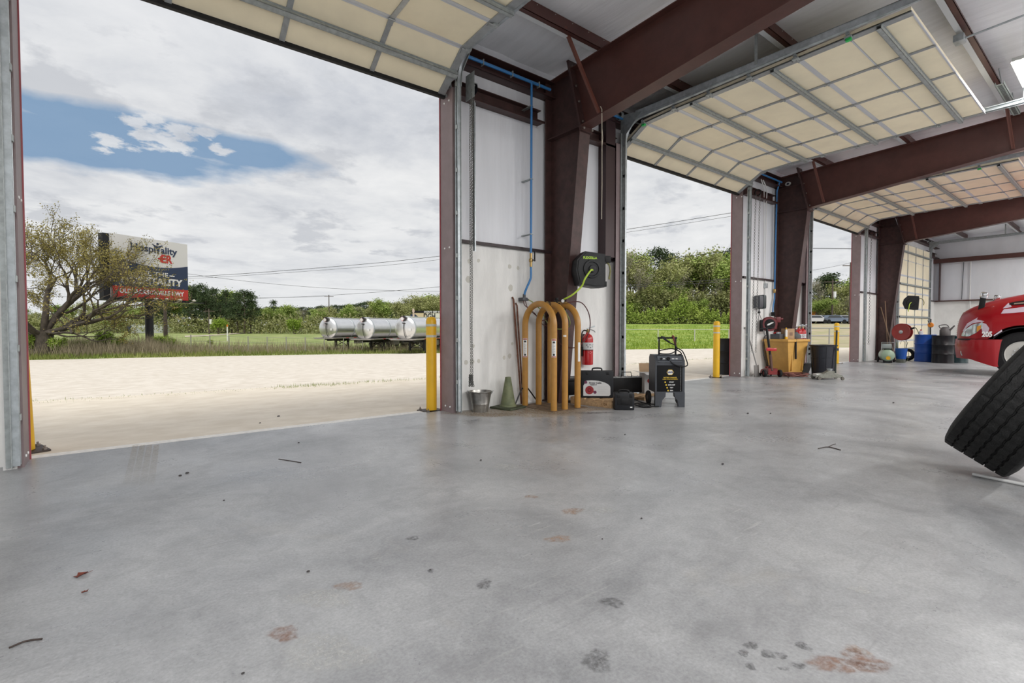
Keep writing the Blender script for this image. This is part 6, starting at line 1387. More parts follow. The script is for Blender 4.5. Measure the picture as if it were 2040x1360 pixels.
# tree line behind the field
LL = {'green': 'green tree in the far line', 'airy': 'olive brown budding tree in the far line', 'bare': 'greyish bare tree in the far line', 'pine': 'dark green pine in the far line'}
TL = [(-40, 610), (40, 618), (100, 630), (160, 612), (200, 600), (240, 604), (300, 610), (340, 596), (372, 572), (392, 566), (420, 578), (440, 596), (520, 612), (560, 612), (600, 618), (640, 614), (700, 606), (760, 600), (820, 596), (880, 588), (960, 570)]
px = -60
while px < 930:
    yt = lerp(px, TL) + tn.uniform(-4, 7); k = tn.choice(['green', 'airy', 'airy', 'bare', 'green']); w = tn.uniform(128, 150)
    plant(k, px, w, yt, LL[k], 'trees in the line behind the field', 1.5); px += tn.uniform(10, 15)
px = -50
while px < 930:
    k = tn.choice(['airy', 'bare', 'green', 'airy']); plant(k, px, tn.uniform(112, 124), tn.uniform(632, 643), LL[k].replace('tree', 'young tree'), 'young trees before the tree line', 2.0); px += tn.uniform(16, 24)
for (px, yt, w, wd) in [(382, 572, 118, 1.0), (398, 566, 122, 1.1), (412, 580, 116, 1.1), (424, 574, 118, 0.9), (451, 579, 120, 0.85), (474, 583, 112, 0.8), (487, 578, 110, 1.25), (500, 586, 113, 1.0), (462, 600, 113, 1.2), (440, 604, 116, 1.1), (545, 598, 135, 0.7), (310, 600, 125, 1.1), (330, 604, 125, 1.1)]:
    plant('pine', px, w, yt, LL['pine'], 'pines in the tree line', wd)
for px in range(640, 900, 13): plant('pine', px, 260 + tn.uniform(-10, 10), lerp(px, [(560, 616), (700, 606), (725, 600), (780, 603), (900, 598)]) + tn.uniform(-2, 3), 'distant dark pine on the ridge', 'distant pines on the ridge', 1.5)
for px in range(520, 640, 14): plant('pine', px, 260, 613 + tn.uniform(-2, 2), 'distant dark pine on the low ridge left of the tankers', 'distant pines on the low ridge', 1.5)
for (px, w, yt) in [(200, 34, 668), (215, 33, 660), (232, 32, 672), (320, 36, 668), (332, 37, 672), (345, 37, 676), (120, 30, 672), (160, 31, 678), (420, 44, 680), (75, 30, 665)]: plant('bush', px, w, yt, 'scrubby bush at the gravel edge', 'scrub bushes by the billboard', 1.2, 'bush', 'bush')
plant('bush', 435, 98, 634, 'round bright green bush by the dark pines', 'bright bushes before the pines', 1.1, 'bush', 'bush'); plant('bush', 588, 108, 634, 'bright green shrub before the line left of the tankers', 'bright bushes before the pines', 1.0, 'bush', 'bush')
for kk in PROTO:
    for k, (p, _) in enumerate(PROTO[kk]):
        if (kk, k) not in USED:
            for ch in list(p.children): bpy.data.objects.remove(ch, do_unlink=True)
            bpy.data.objects.remove(p, do_unlink=True)

# the big spreading oak
ob = gpt(88, 30); t = thing('oak_tree', 'large spreading oak with budding brown leaves left of the billboard', 'tree', (ob.x, ob.y, ob.z), local=True)
rnd = random.Random(12); mb = MB(); tips = []
mb.tube([(0, 0, -0.4), (0, 0, 0.6), (0.03, 0, 1.7)], 0.5, 10, False, [0.62, 0.45, 0.42])
R3 = RT.copy()
dirs = [(-1.0, 0.1, 0.55, 2.7, 0.22), (-0.55, -0.5, 0.9, 2.7, 0.24), (-0.15, 0.3, 1.25, 2.8, 0.26), (0.35, -0.3, 1.15, 2.8, 0.25), (0.75, 0.2, 0.85, 2.9, 0.24), (1.15, -0.1, 0.50, 3.2, 0.24), (1.2, 0.15, 0.22, 3.0, 0.20), (0.9, -0.5, 0.08, 2.3, 0.14), (-0.9, -0.4, 0.25, 2.4, 0.17), (0.1, -0.9, 0.6, 2.5, 0.18), (0.1, 0.9, 0.7, 2.5, 0.18), (0.5, 0.6, 0.9, 2.7, 0.2), (1.0, 0.3, 0.65, 2.9, 0.2)]
for (a, b, c, l, r) in dirs:
    d = (R3 * a + FH * b + DZ * c).normalized(); grow(mb, Vector((0, 0, 1.45 + rnd.uniform(-0.25, 0.25))), d, l * (0.92 + 0.16 * c), r * 0.82, 5, rnd, tips, 0.50, 0.10, (2, 3), 7, 0.64, 0.24, 0.77)
def okc(q): return True
T_ = np.array([tuple(q) for q, d in tips if d <= 1]); r = np.random.RandomState(1); T_ = T_[r.permutation(len(T_))][:9000]
kp = r.rand(len(T_)) < np.where(T_ @ np.array([RT.x, RT.y, 0]) > 4.2, 0.42, 1.0); T_ = T_[kp]; C_ = np.repeat(T_, 7, 0) + r.normal(size=(len(T_) * 7, 3)) * 0.11
mb.build('trunk', mat('oak bark', (0.085, 0.07, 0.055), 0.9, 0, 0.3, 5), t, smooth=70)
cr = leaves_mesh('crown', C_, 0.05, leafmat('oak bud leaves', (0.20, 0.165, 0.04), (0.33, 0.29, 0.10), 1.2), 3); print('oak', len(tips), max(q.z for q, d in tips)); cr.parent = t; t.scale = (0.97, 0.97, 0.84)

# ---------------------------------------------------------------- billboard
def textfit(s, cap, width, name, m, par, o, xd, yd, bold=0.0, ext=0.002):
    ob_ = text(s, cap / 0.73, name, m, par, (0, 0, 0), (1, 0, 0), (0, 1, 0), bold, 'CENTER', ext)
    off = WL.get(par.name, Vector((0, 0, 0))); n = len(ob_.data.vertices); co = np.zeros(n * 3); ob_.data.vertices.foreach_get('co', co); co = co.reshape(-1, 3) + np.array(off)
    x0, x1 = co[:, 0].min(), co[:, 0].max(); co[:, 0] = (co[:, 0] - (x0 + x1) / 2) * width / (x1 - x0)
    xd, yd = Vector(xd).normalized(), Vector(yd).normalized(); zd = xd.cross(yd); A = np.array([tuple(xd), tuple(yd), tuple(zd)])
    co = co @ A + np.array(Vector(o) - off); ob_.data.vertices.foreach_set('co', co.reshape(-1)); ob_.data.update(); return ob_
wL, wR = 33.5, 38.3
A = at(222, 592, wL); B = at(375, 598, wR); A.z = B.z = (A.z + B.z) / 2
xd = (B - A).normalized(); HB = 4.30; WB = (B - A).length; nb = xd.cross(DZ)      # nb points to the viewer
pb = gpt(298, 36.2)
t = thing('billboard', 'tall roadside billboard reading FEEL THE HOSPITALITY on a black pole', 'billboard', pb)
def bq(u, v, d=0.0): return A + xd * (u * WB) + DZ * (v * HB) + nb * d
def plate(mb, pts, d0, d1):
    k = len(pts); vs = [bq(u, v, d) for d in (d0, d1) for (u, v) in pts]
    mb.add(vs, [tuple(range(k)), tuple(range(2 * k - 1, k - 1, -1))] + [(i, k + i, k + (i + 1) % k, (i + 1) % k) for i in range(k)])
mb = MB(); plate(mb, [(0, 0), (1, 0), (1, 1), (0, 1)], -0.25, 0.0); pan = mb.build('panel', mat('billboard white vinyl', (0.66, 0.65, 0.64), 0.6), t)
cv_ = [(u, 0.53 + 0.095 * (abs(u - 0.55) / 0.5) ** 2 + 0.02 * (1 - u)) for u in np.linspace(1, 0, 17)]
mb = MB(); plate(mb, [(0, 0.18), (1, 0.18)] + cv_, 0.0, 0.012); mb.build('navy_field', mat('billboard navy', (0.022, 0.038, 0.085), 0.6), pan)
mb = MB(); plate(mb, [(0, 0), (1, 0), (1, 0.185), (0, 0.185)], 0.0, 0.014); mb.build('red_field', mat('billboard red', (0.50, 0.035, 0.025), 0.6), pan)
bw = mat('billboard white ink', (0.75, 0.74, 0.74), 0.6); bn = mat('billboard navy ink', (0.02, 0.035, 0.08), 0.6); br_ = mat('billboard red ink', (0.48, 0.03, 0.025), 0.6)
textfit('OLD JACKSONVILLE HWY', 0.072 * HB, 0.845 * WB, 'lettering', bw, pan, bq(0.515, 0.105, 0.02), xd, DZ, 0.018)
textfit('HOSPITALITY', 0.115 * HB, 0.80 * WB, 'lettering', bw, pan, bq(0.52, 0.292, 0.02), xd, DZ, 0.028)
textfit('FEEL THE', 0.075 * HB, 0.42 * WB, 'lettering', bw, pan, bq(0.505, 0.415, 0.02), xd, DZ, 0.006)
for (a_, b_) in ((0.26, 0.285), (0.735, 0.805)):
    mb = MB(); plate(mb, [(a_, 0.40), (b_, 0.40), (b_, 0.42), (a_, 0.42)], 0.012, 0.02); mb.build('dash', bw, pan)
textfit('Hospi', 0.115 * HB, 0.32 * WB, 'lettering', bn, pan, bq(0.395, 0.83, 0.015), xd, DZ, 0.018)
textfit('ality', 0.115 * HB, 0.23 * WB, 'lettering', bn, pan, bq(0.735, 0.83, 0.015), xd, DZ, 0.018)
textfit('ER', 0.135 * HB, 0.155 * WB, 'lettering', br_, pan, bq(0.705, 0.685, 0.015), xd, DZ, 0.03)
mb = MB(); plate(mb, [(0.585, 0.675), (0.66, 0.675), (0.66, 0.70), (0.585, 0.70)], 0.0, 0.014); plate(mb, [(0.61, 0.64), (0.63, 0.64), (0.63, 0.735), (0.61, 0.735)], 0.0, 0.016); mb.build('cross_mark', br_, pan)
mb = MB(); plate(mb, [(0.575, 0.77), (0.60, 0.77), (0.61, 0.87), (0.655, 0.915), (0.64, 0.92), (0.59, 0.895), (0.545, 0.905), (0.515, 0.925), (0.505, 0.92), (0.56, 0.87)], 0.0, 0.016)
plate(mb, [(0.583 + 0.018 * math.cos(q), 0.93 + 0.02 * math.sin(q)) for q in np.linspace(0, 2 * PI, 13)[:-1]], 0.0, 0.016); mb.build('figure_mark', bn, pan)
mb = MB(); vs = [bq(0.0, -0.03, -0.02), bq(0.0, 1.0, -0.02), bq(0.0, -0.03, -0.5), bq(0.0, 1.0, -0.5)]
plate(mb, [(-0.075, -0.03), (-0.005, -0.03), (-0.005, 0.99), (-0.075, 0.99)], -0.6, -0.1); mb.build('side_frame', blackm, t)
mb = MB()
for v in (0.1, 0.4, 0.7, 0.95): plate(mb, [(0.02, v), (0.98, v), (0.98, v + 0.02), (0.02, v + 0.02)], -0.7, -0.25)
mb.build('back_frame', blackm, t)
mb = MB(); plate(mb, [(-0.08, -0.055), (1.12, -0.055), (1.12, -0.035), (-0.08, -0.035)], -0.6, 0.9); plate(mb, [(0.0, -0.04), (0.98, -0.04), (0.98, 0.0), (0.0, 0.0)], -0.5, -0.1); mb.build('catwalk', blackm, t)
for u_ in (0.38, 0.52, 0.70, 0.90):
    mb = MB(); mb.tube([bq(u_, -0.04, 0.3), bq(u_, -0.06, 0.9), bq(u_ + 0.03, -0.03, 1.2)], 0.03, 6); mb.lathe([(0, 0.1), (0.16, 0.0), (0.10, -0.08), (0, -0.1)], bq(u_ + 0.03, -0.01, 1.2), 12, sy=0.6); mb.build('floodlight', mat('pale lamp hood', (0.5, 0.47, 0.42), 0.5), t)
pc = A + xd * (WB * 0.5) - nb * 0.5
mb = MB(); mb.cyl((pb.x, pb.y, pb.z - 0.5), (pb.x, pb.y, A.z - 0.1), 0.26, 20); mb.build('pole', mat('black pole paint', (0.012, 0.012, 0.016), 0.5), t)
mb = MB(); 
for k in range(3): mb.tube([bq(0.27 + 0.08 * k, -0.05, 0.2), bq(0.27 + 0.08 * k, -0.17, 0.2)], 0.02, 5)
for v in (-0.11, -0.17): mb.tube([bq(0.27, v, 0.2), bq(0.43, v, 0.2)], 0.02, 5)
mb.tube([bq(0.43, -0.05, 0.2), bq(0.43, -0.24, 0.2)], 0.03, 5); mb.build('ladder_cage', blackm, t)

# second billboard behind the tankers
wd = 92.0
A2 = at(823, 648, wd); B2 = at(905, 646, wd * 1.0); A2.z = B2.z = A2.z; x2 = (B2 - A2).normalized(); W2 = (B2 - A2).length; H2_ = (646 - 617.5) * wd / F; n2_ = x2.cross(DZ)
g_ = gpt(860, wd)
t = thing('billboard', 'tan law firm billboard half seen behind the right tanker, lettered DGH', 'billboard', g_)
def b2(u, v, d=0.0): return A2 + x2 * (u * W2) + DZ * (v * H2_) + n2_ * d
def pl2(mb, pts, d0, d1):
    k = len(pts); mb.add([b2(u, v, d) for d in (d0, d1) for (u, v) in pts], [tuple(range(k)), tuple(range(2 * k - 1, k - 1, -1))] + [(i, k + i, k + (i + 1) % k, (i + 1) % k) for i in range(k)])
mb = MB(); pl2(mb, [(0, 0), (1, 0), (1, 1), (0, 1)], -0.3, 0); pn = mb.build('panel', mat('tan billboard vinyl', (0.62, 0.50, 0.33), 0.6), t)
mb = MB(); pl2(mb, [(0.28, 0.0), (1, 0.0), (1, 0.85), (0.32, 0.85)], 0, 0.02); mb.build('white_field', mat('billboard pale field', (0.68, 0.66, 0.60), 0.6), pn)
mb = MB(); pl2(mb, [(-0.03, 0.87), (1, 0.87), (1, 1.02), (-0.03, 1.02)], 0, 0.03); mb.build('top_band', blackm, pn)
textfit("DON'T GET HURT TWICE", 0.30, 0.72 * W2, 'lettering', bw, pn, b2(0.63, 0.94, 0.05), x2, DZ, 0.02)
textfit('DGH', 1.0, 0.28 * W2, 'lettering', ink, pn, b2(0.40, 0.63, 0.05), x2, DZ, 0.05)
mb = MB(); pl2(mb, [(-0.10, 0), (0.14, 0), (0.12, 0.62), (0.04, 0.80), (-0.04, 0.80), (-0.09, 0.60)], 0.03, 0.06); mb.build('printed_suit', bn, pn)
mb = MB(); pl2(mb, [(0.01 + 0.028 * math.cos(q), 1.02 + 0.17 * math.sin(q)) for q in np.linspace(0, 2 * PI, 15)[:-1]], 0.03, 0.07); pl2(mb, [(-0.01, 0.5), (0.03, 0.5), (0.04, 0.85), (-0.01, 0.85)], 0.06, 0.075); mb.build('printed_figure', mat('billboard portrait tone', (0.62, 0.48, 0.42), 0.6), pn)
mb = MB(); mb.cyl((g_.x, g_.y, g_.z - 0.3), (g_.x, g_.y, A2.z), 0.3, 12); mb.build('pole', blackm, t)

# ---------------------------------------------------------------- tankers
polished = mat('polished aluminium', (0.82, 0.82, 0.82), 0.3, 0.9, 0.04, 1.5)
deckm = mat('dusty aluminium deck', (0.42, 0.39, 0.36), 0.5, 0.6)
dkm = mat('dark chassis', (0.022, 0.02, 0.022), 0.6)
def tanker(lab, px, w, first):
    g = gpt(px, w); yaw = math.atan2(0.598, 0.856)
    t = thing('tanker_trailer', lab, 'tanker trailer', (g.x, g.y, g.z), rz=yaw, group='polished tanker trailers', local=True)
    Rz = 0.86; L_ = 11.0; zc_ = 1.14 - (655 - 652) * w / F - g.z; zc_ = max(zc_, 1.9)
    mb = MB(); mb.lathe([(0.0, -0.16), (0.35, -0.13), (0.62, -0.07), (0.80, 0.0), (0.86, 0.08), (0.86, L_), (0.6, L_ + 0.15), (0, L_ + 0.2)], (0, 0, zc_), 44, 'x'); mb.build('tank', polished, t)
    mb = MB()
    for x in (0.12, 2.6, 5.2, 7.8): mb.lathe([(0.862, x), (0.89, x + 0.01), (0.89, x + 0.07), (0.862, x + 0.08)], (0, 0, zc_), 44, 'x')
    mb.build('band', galv, t)
    mb = MB(); mb.box(0.3, L_ - 0.5, -0.28, 0.28, zc_ + 0.82, zc_ + 0.88, 0.01); mb.box(-0.05, 0.5, -0.30, 0.10, zc_ + 0.70, zc_ + 0.92, 0.05); mb.build('top_walkway', polished, t)
    mb = MB(); mb.prism([(-0.02, zc_ + 0.55), (0.22, zc_ + 0.90), (-0.05, zc_ + 0.94), (-0.28, zc_ + 0.72)], -0.20, -0.12, 'x'); mb.build('bracket', dkm, t)
    mb = MB(); c = Vector((-0.20, 0.08, zc_ + 0.70)); 
    mb.add([c + Vector((0, 0, 0.20)), c + Vector((0, -0.20, 0)), c + Vector((0, 0, -0.20)), c + Vector((0, 0.20, 0)), c + Vector((0.02, 0, 0.20)), c + Vector((0.02, -0.2, 0)), c + Vector((0.02, 0, -0.20)), c + Vector((0.02, 0.2, 0))], [(0, 1, 2, 3), (7, 6, 5, 4), (0, 4, 5, 1), (1, 5, 6, 2), (2, 6, 7, 3), (3, 7, 4, 0)])
    pc_ = mb.build('placard', mat('pink white placard', (0.65, 0.40, 0.42), 0.5), t)
    mb = MB(); mb.lathe([(0.12, 0), (0.12, -0.008), (0.0, -0.008)], tuple(c), 14, 'x'); mb.build('placard_mark', white, pc_)
    mb = MB(); mb.tube(bez([(-0.19, -0.05, zc_ + 0.40), (-0.23, -0.04, zc_), (-0.20, -0.10, zc_ - 0.45), (-0.12, -0.18, zc_ - 0.72)], 6), 0.025, 6); mb.box(-0.24, -0.14, -0.12, 0.06, zc_ + 0.34, zc_ + 0.42, 0.01); mb.build('air_line', dkm, t)
    mb = MB(); mb.box(-0.20, -0.15, -0.62, -0.40, zc_ - 0.20, zc_ - 0.02, 0.005); mb.build('label', white, t)
    zd = zc_ - 0.86
    mb = MB(); mb.box(-0.35, L_, -1.12, -0.55, zd + 0.02, zd + 0.07); mb.box(-0.35, L_, 0.55, 1.12, zd + 0.02, zd + 0.07); mb.box(-0.5, 1.5, -0.9, 0.9, zd - 0.03, zd + 0.03, 0.01); mb.build('fender_deck', deckm, t)
    mb = MB()
    for k in range(9): mb.box(1.0 + k * 1.1, 1.4 + k * 1.1, -1.13, -1.115, zd + 0.02, zd + 0.07)
    mb.build('reflector_strip', redpaint, t)
    mb = MB(); mb.box(0.6, L_, -0.5, -0.38, zd - 0.22, zd); mb.box(0.6, L_, 0.38, 0.5, zd - 0.22, zd); mb.box(0.4, 1.2, -0.6, 0.6, zd - 0.12, zd - 0.02); mb.build('frame_rail', dkm, t)
    for s_ in (-1, 1):
        mb = MB(); mb.box(1.9, 2.06, s_ * 0.62 - 0.08, s_ * 0.62 + 0.08, 0.06, zd); mb.box(1.82, 2.14, s_ * 0.62 - 0.14, s_ * 0.62 + 0.14, 0.0, 0.06); mb.build('landing_leg', dkm, t)
    mb = MB(); mb.obox((1.98, -0.6, zd * 0.9), (1.98, 0.6, zd * 0.35), 0.05, 0.05); mb.obox((1.98, 0.6, zd * 0.9), (1.98, -0.6, zd * 0.35), 0.05, 0.05); mb.box(1.95, 2.01, -0.6, 0.6, zd * 0.33, zd * 0.38); mb.build('leg_brace', dkm, t)
    mb = MB(); mb.box(3.0, 3.9, -0.95, -0.5, zd - 0.5, zd - 0.06, 0.02); mb.box(4.6, 5.6, -0.95, -0.3, zd - 0.45, zd - 0.08, 0.02); mb.build('cabinet', mat('grey trailer cabinet', (0.22, 0.2, 0.19), 0.5, 0.4), t)
    for x in (8.3, 9.6):
        for s_ in (-1, 1):
            mb = MB(); mb.lathe([(0.27, -0.14), (0.42, -0.16), (0.5, -0.12), (0.5, 0.12), (0.42, 0.16), (0.27, 0.14)], (x, s_ * 0.95, 0.5), 24, 'y'); wh = mb.build('wheel', blackr, t)
            mb = MB(); mb.lathe([(0, s_ * 0.05), (0.27, s_ * 0.10)], (x, s_ * 0.95, 0.5), 16, 'y'); mb.build('hub', polished, wh)
        mb = MB(); mb.cyl((x, -0.9, 0.5), (x, 0.9, 0.5), 0.07, 8); mb.build('axle', dkm, t)
    return t
tanker('leftmost polished tanker trailer of the three parked beyond the gravel lot', 652, 41.5, True)
tanker('middle polished tanker trailer of the three parked beyond the gravel lot', 725, 39.5, False)
tanker('rightmost polished tanker trailer, cut off by the mauve door jamb', 806, 37.0, False)

# ---------------------------------------------------------------- poles, wires, fences and far things
def wire(a, b, w0, w1, sag, lab, r=0.022):
    p, q = at(*a, w0), at(*b, w1); pts = [p + (q - p) * (i / 16) - DZ * (sag * 4 * (i / 16) * (1 - i / 16)) for i in range(17)]
    tag(MB().tube(pts, r, 4).build('power_line', wire_m), lab, 'overhead wire', 'overhead wires')
WIRES = 1
wire((100, 590), (658, 590), 140, 150, 0.6, 'faint distant wire left of the far pole', 0.04)
wire((1150, 572), (1500, 552), 60, 60, 0.1, 'upper of two grey lines crossing the wood', 0.028)
wire((1150, 576), (1500, 557), 60, 60, 0.1, 'lower of two grey lines crossing the wood', 0.028)
wire((1560, 494), (1760, 496), 40, 40, 0.0, 'single level cable crossing the sky in the third opening', 0.03)
wire((1560, 545), (1692, 524), 80, 80, 0.2, 'faint wire meeting the tall pole in the third opening', 0.03)
def wires(P_, w0, w1, lab, r):
    n_ = len(P_); ww = [w0 + (w1 - w0) * (p[0] - P_[0][0]) / (P_[-1][0] - P_[0][0]) for p in P_]
    tag(MB().tube(bez([at(p[0], p[1], w) for p, w in zip(P_, ww)], 6), r, 4).build('power_line', wire_m), lab, 'overhead wire', 'overhead wires')
def upole(px, w, ytop, lab, arm=1.2, tr=False, ybot=None):
    g = gpt(px, w); zt = 1.14 - (ytop - 652) * w / F
    t = thing('utility_pole', lab, 'utility pole', g)
    MB().tube([(g.x, g.y, g.z - 0.3), (g.x, g.y, zt)], 0.15, 8, True, [0.17, 0.11]).build('pole', pole_m, t)
    if arm: MB().obox(Vector((g.x, g.y, zt - 0.5)) - RT * arm, Vector((g.x, g.y, zt - 0.5)) + RT * arm, 0.1, 0.12).build('crossarm', pole_m, t)
    if tr: MB().cyl(Vector((g.x, g.y, zt - 3.2)) + RT * 0.35, Vector((g.x, g.y, zt - 2.2)) + RT * 0.35, 0.28, 12).build('transformer', white, t)
wires([(-60, 560), (200, 556), (400, 550), (640, 533), (876, 510), (1240, 458), (1500, 417)], 60, 45, 'upper long power line crossing the sky above the tankers', 0.024)
wires([(-60, 563), (200, 559), (400, 553.5), (640, 538), (876, 517), (1240, 464), (1500, 424)], 60, 45, 'second long power line just below the upper one', 0.016)
wires([(340, 541), (500, 561), (640, 573), (760, 578), (876, 580), (1100, 580)], 70, 90, 'power line sloping down from the billboard toward the right', 0.028)
wires([(500, 594.5), (656, 588), (876, 571), (1240, 526), (1500, 494)], 140, 60, 'dark cable from the distant pole over the tankers to the second opening', 0.045)
upole(656, 140, 587, 'thin dark utility pole rising behind the left tanker', 1.3)
upole(417, 105, 615, 'short utility pole before the dark pines', 1.2, True)
upole(330, 40, 602, 'weathered pole standing right of the billboard pole', 0)
upole(1692, 76, 523, 'tall grey utility pole nearest the third door jamb', 1.2)
upole(1657, 88, 556, 'brown utility pole with transformers behind the parked cars', 1.5, True)
def fence(name, lab, pts, h, m, rails=(1.0,), pr=0.04, rr=0.02):
    t = thing(name, lab, 'fence', gpt(*pts[0]))
    P_ = [gpt(*p) for p in pts]
    for p in P_: MB().cyl(p - DZ * 0.2, p + DZ * h, pr, 8).build('post', m, t)
    for f in rails:
        MB().tube([p + DZ * h * f for p in P_], rr, 6).build('rail', m, t)
fence('pipe_fence', 'white pipe fence at the foot of the green roadside bank', [(px, 44.5) for px in (1180, 1244, 1311, 1384, 1452, 1520)], 1.05, mat('off white fence paint', (0.55, 0.54, 0.48), 0.7), (1.0,), 0.05, 0.028)
fence('wire_fence', 'wire fence with thin grey posts along the green field', [(px, lerp(px, WG) + 7 + 3 * math.sin(px)) for px in range(380, 940, 38)], 1.15, mat('grey fence post', (0.34, 0.33, 0.28), 0.8), (0.95, 0.6), 0.04, 0.01)
g = gpt(453, 58); t = thing('marker_post', 'white marker post with an orange tip standing in the field', 'post', g)
MB().cyl(g - DZ * 0.2, g + DZ * 1.7, 0.07, 10).build('post', white, t); MB().cyl(g + DZ * 1.7, g + DZ * 1.95, 0.075, 10).build('tip', orange, t)
fence('guard_rail', 'grey rail fence seen through the third opening behind the trash can', [(px, 40.5) for px in (1570, 1612, 1652, 1700, 1760)], 1.25, mat('grey rail paint', (0.33, 0.33, 0.33), 0.6), (1.0, 0.5), 0.05, 0.045)
g = gpt(296, 112); yaw = math.atan2(RT.y, RT.x)
t = thing('shipping_container', 'white container box with a dark blue end beyond the field', 'container', (g.x, g.y, g.z), rz=yaw, local=True)
MB().box(-3.0, 4.0, -1.2, 1.2, 0, 1.9).build('box', mat('off white container', (0.55, 0.57, 0.56), 0.6), t); MB().box(-4.0, -3.0, -1.2, 1.2, 0, 1.75, 0.1).build('end', bn, t)
def car(px, w, m, lab, L_=4.4):
    g = gpt(px, w); t = thing('car', lab, 'car', (g.x, g.y, g.z + 0.1), rz=yaw, local=True, group='cars parked beyond the road')
    MB().prism([(-L_ / 2, 0.35), (L_ / 2, 0.35), (L_ / 2, 0.85), (L_ * 0.28, 0.95), (L_ * 0.12, 1.4), (-L_ * 0.3, 1.42), (-L_ * 0.42, 0.95), (-L_ / 2, 0.9)], -0.85, 0.85, 'y').build('body', m, t)
    MB().prism([(L_ * 0.22, 0.96), (L_ * 0.10, 1.32), (-L_ * 0.28, 1.34), (-L_ * 0.36, 0.96)], -0.86, 0.86, 'y').build('window', MAT['dark glass'], t)
    for x in (-L_ * 0.3, L_ * 0.3):
        for s_ in (-1, 1): MB().lathe([(0, -0.1), (0.33, -0.1), (0.33, 0.1), (0, 0.1)], (x, s_ * 0.8, 0.33), 14, 'y').build('wheel', blackr, t)
car(1622, 86, mat('white car paint', (0.6, 0.6, 0.6), 0.3), 'white car leftmost in the row beyond the road')
car(1640, 87, mat('silver car paint', (0.35, 0.37, 0.4), 0.3, 0.4), 'silver car in the middle of the row beyond the road')
car(1660, 86, mat('blue car paint', (0.16, 0.20, 0.27), 0.3), 'blue grey car below the transformer pole')
car(1681, 87, mat('white car paint', (0.6, 0.6, 0.6)), 'white car nearest the door jamb in the third opening')
car(1455, 81, redpaint, 'red car just showing at the second red jamb')
g = gpt(1616, 92); t = thing('orange_tank', 'round orange tank standing beyond the road', 'tank', g)
MB().lathe([(0, 1.5), (0.5, 1.6), (0.75, 2.1), (0.7, 2.6), (0.4, 2.95), (0, 3.0)], g, 20).build('tank', orange, t); MB().lathe([(0.35, 0.0), (0.3, 1.6), (0, 1.6)], g, 12).build('stand', orange, t)

# ---------------------------------------------------------------- litter and stains on the floor
leafm2 = mat('dry red leaf', (0.16, 0.035, 0.02), 0.7, 0, 0.3, 40)
def dryleaf(px, py, s, lab, seed):
    c = gz(px, py); r_ = random.Random(seed); mb = MB(); k = 9; vs = [(c.x, c.y, 0.004)]
    for i in range(k): a = 2 * PI * i / k; rr_ = s * (0.5 + 0.6 * r_.random()); vs.append((c.x + rr_ * math.cos(a), c.y + rr_ * math.sin(a) * 0.7, 0.004 + r_.random() * s * 0.35))
    mb.add(vs, [(0, i + 1, (i + 1) % k + 1) for i in range(k)]); n_ = len(mb.v); mb.add([(x, y, z + 0.0015) for (x, y, z) in vs], [(0, (i + 1) % k + 1, i + 1) for i in range(k)])
    mb.tube([(c.x + s * 0.3, c.y, 0.006), (c.x + s * 1.2, c.y + s * 0.2, 0.012)], 0.001, 4); tag(mb.build('dry_leaf', leafm2), lab, 'leaf')
dryleaf(163, 1147, 0.032, 'curled dark red leaf on the floor, largest at the lower left', 1)
dryleaf(168, 1181, 0.012, 'tiny brown leaf scrap just below the curled red leaf', 2)
def twig(pts, r, lab, col=(0.05, 0.035, 0.03)):
    tag(MB().tube(bez([gz(a, b, r) for a, b in pts], 5), r, 5).build('twig', mat('twig', col, 0.8)), lab, 'twig')
twig([(18, 1290), (50, 1277), (84, 1272)], 0.0035, 'dark brown twig at the lower left of the floor')
twig([(1630, 893), (1650, 890), (1675, 896)], 0.004, 'branched thin twig on the floor left of the leaning tyre')
twig([(1650, 890), (1660, 885), (1665, 884)], 0.003, 'short side twig beside the branched one')
twig([(555, 914), (575, 917), (600, 921)], 0.003, 'thin dark twig in the middle of the floor')
for i, (px, py, s) in enumerate([(359, 948, 6), (373, 943, 7), (1440, 925, 6), (1490, 824, 5), (1780, 803, 5), (1278, 1033, 5), (614, 1139, 7), (857, 1135, 4), (484, 1342, 7), (555, 830, 6), (518, 843, 4), (595, 882, 4), (958, 917, 5), (1200, 1074, 4), (1245, 866, 4), (446, 997, 4), (1535, 824, 4)]):
    c = gz(px, py); w_ = (c - CAM).dot(FW); r_ = s * w_ / F * 0.5
    mb = MB(); mb.lathe([(0, 0), (r_, r_ * 0.2), (r_ * 0.8, r_ * 0.8), (0, r_)], (c.x, c.y, 0.0), 6, sy=0.7); tag(mb.build('pebble', mat('dark pebble', (0.05, 0.045, 0.045), 0.8)), 'small dark pebble or grit crumb lying on the concrete floor', 'pebble', 'dark crumbs on the floor')
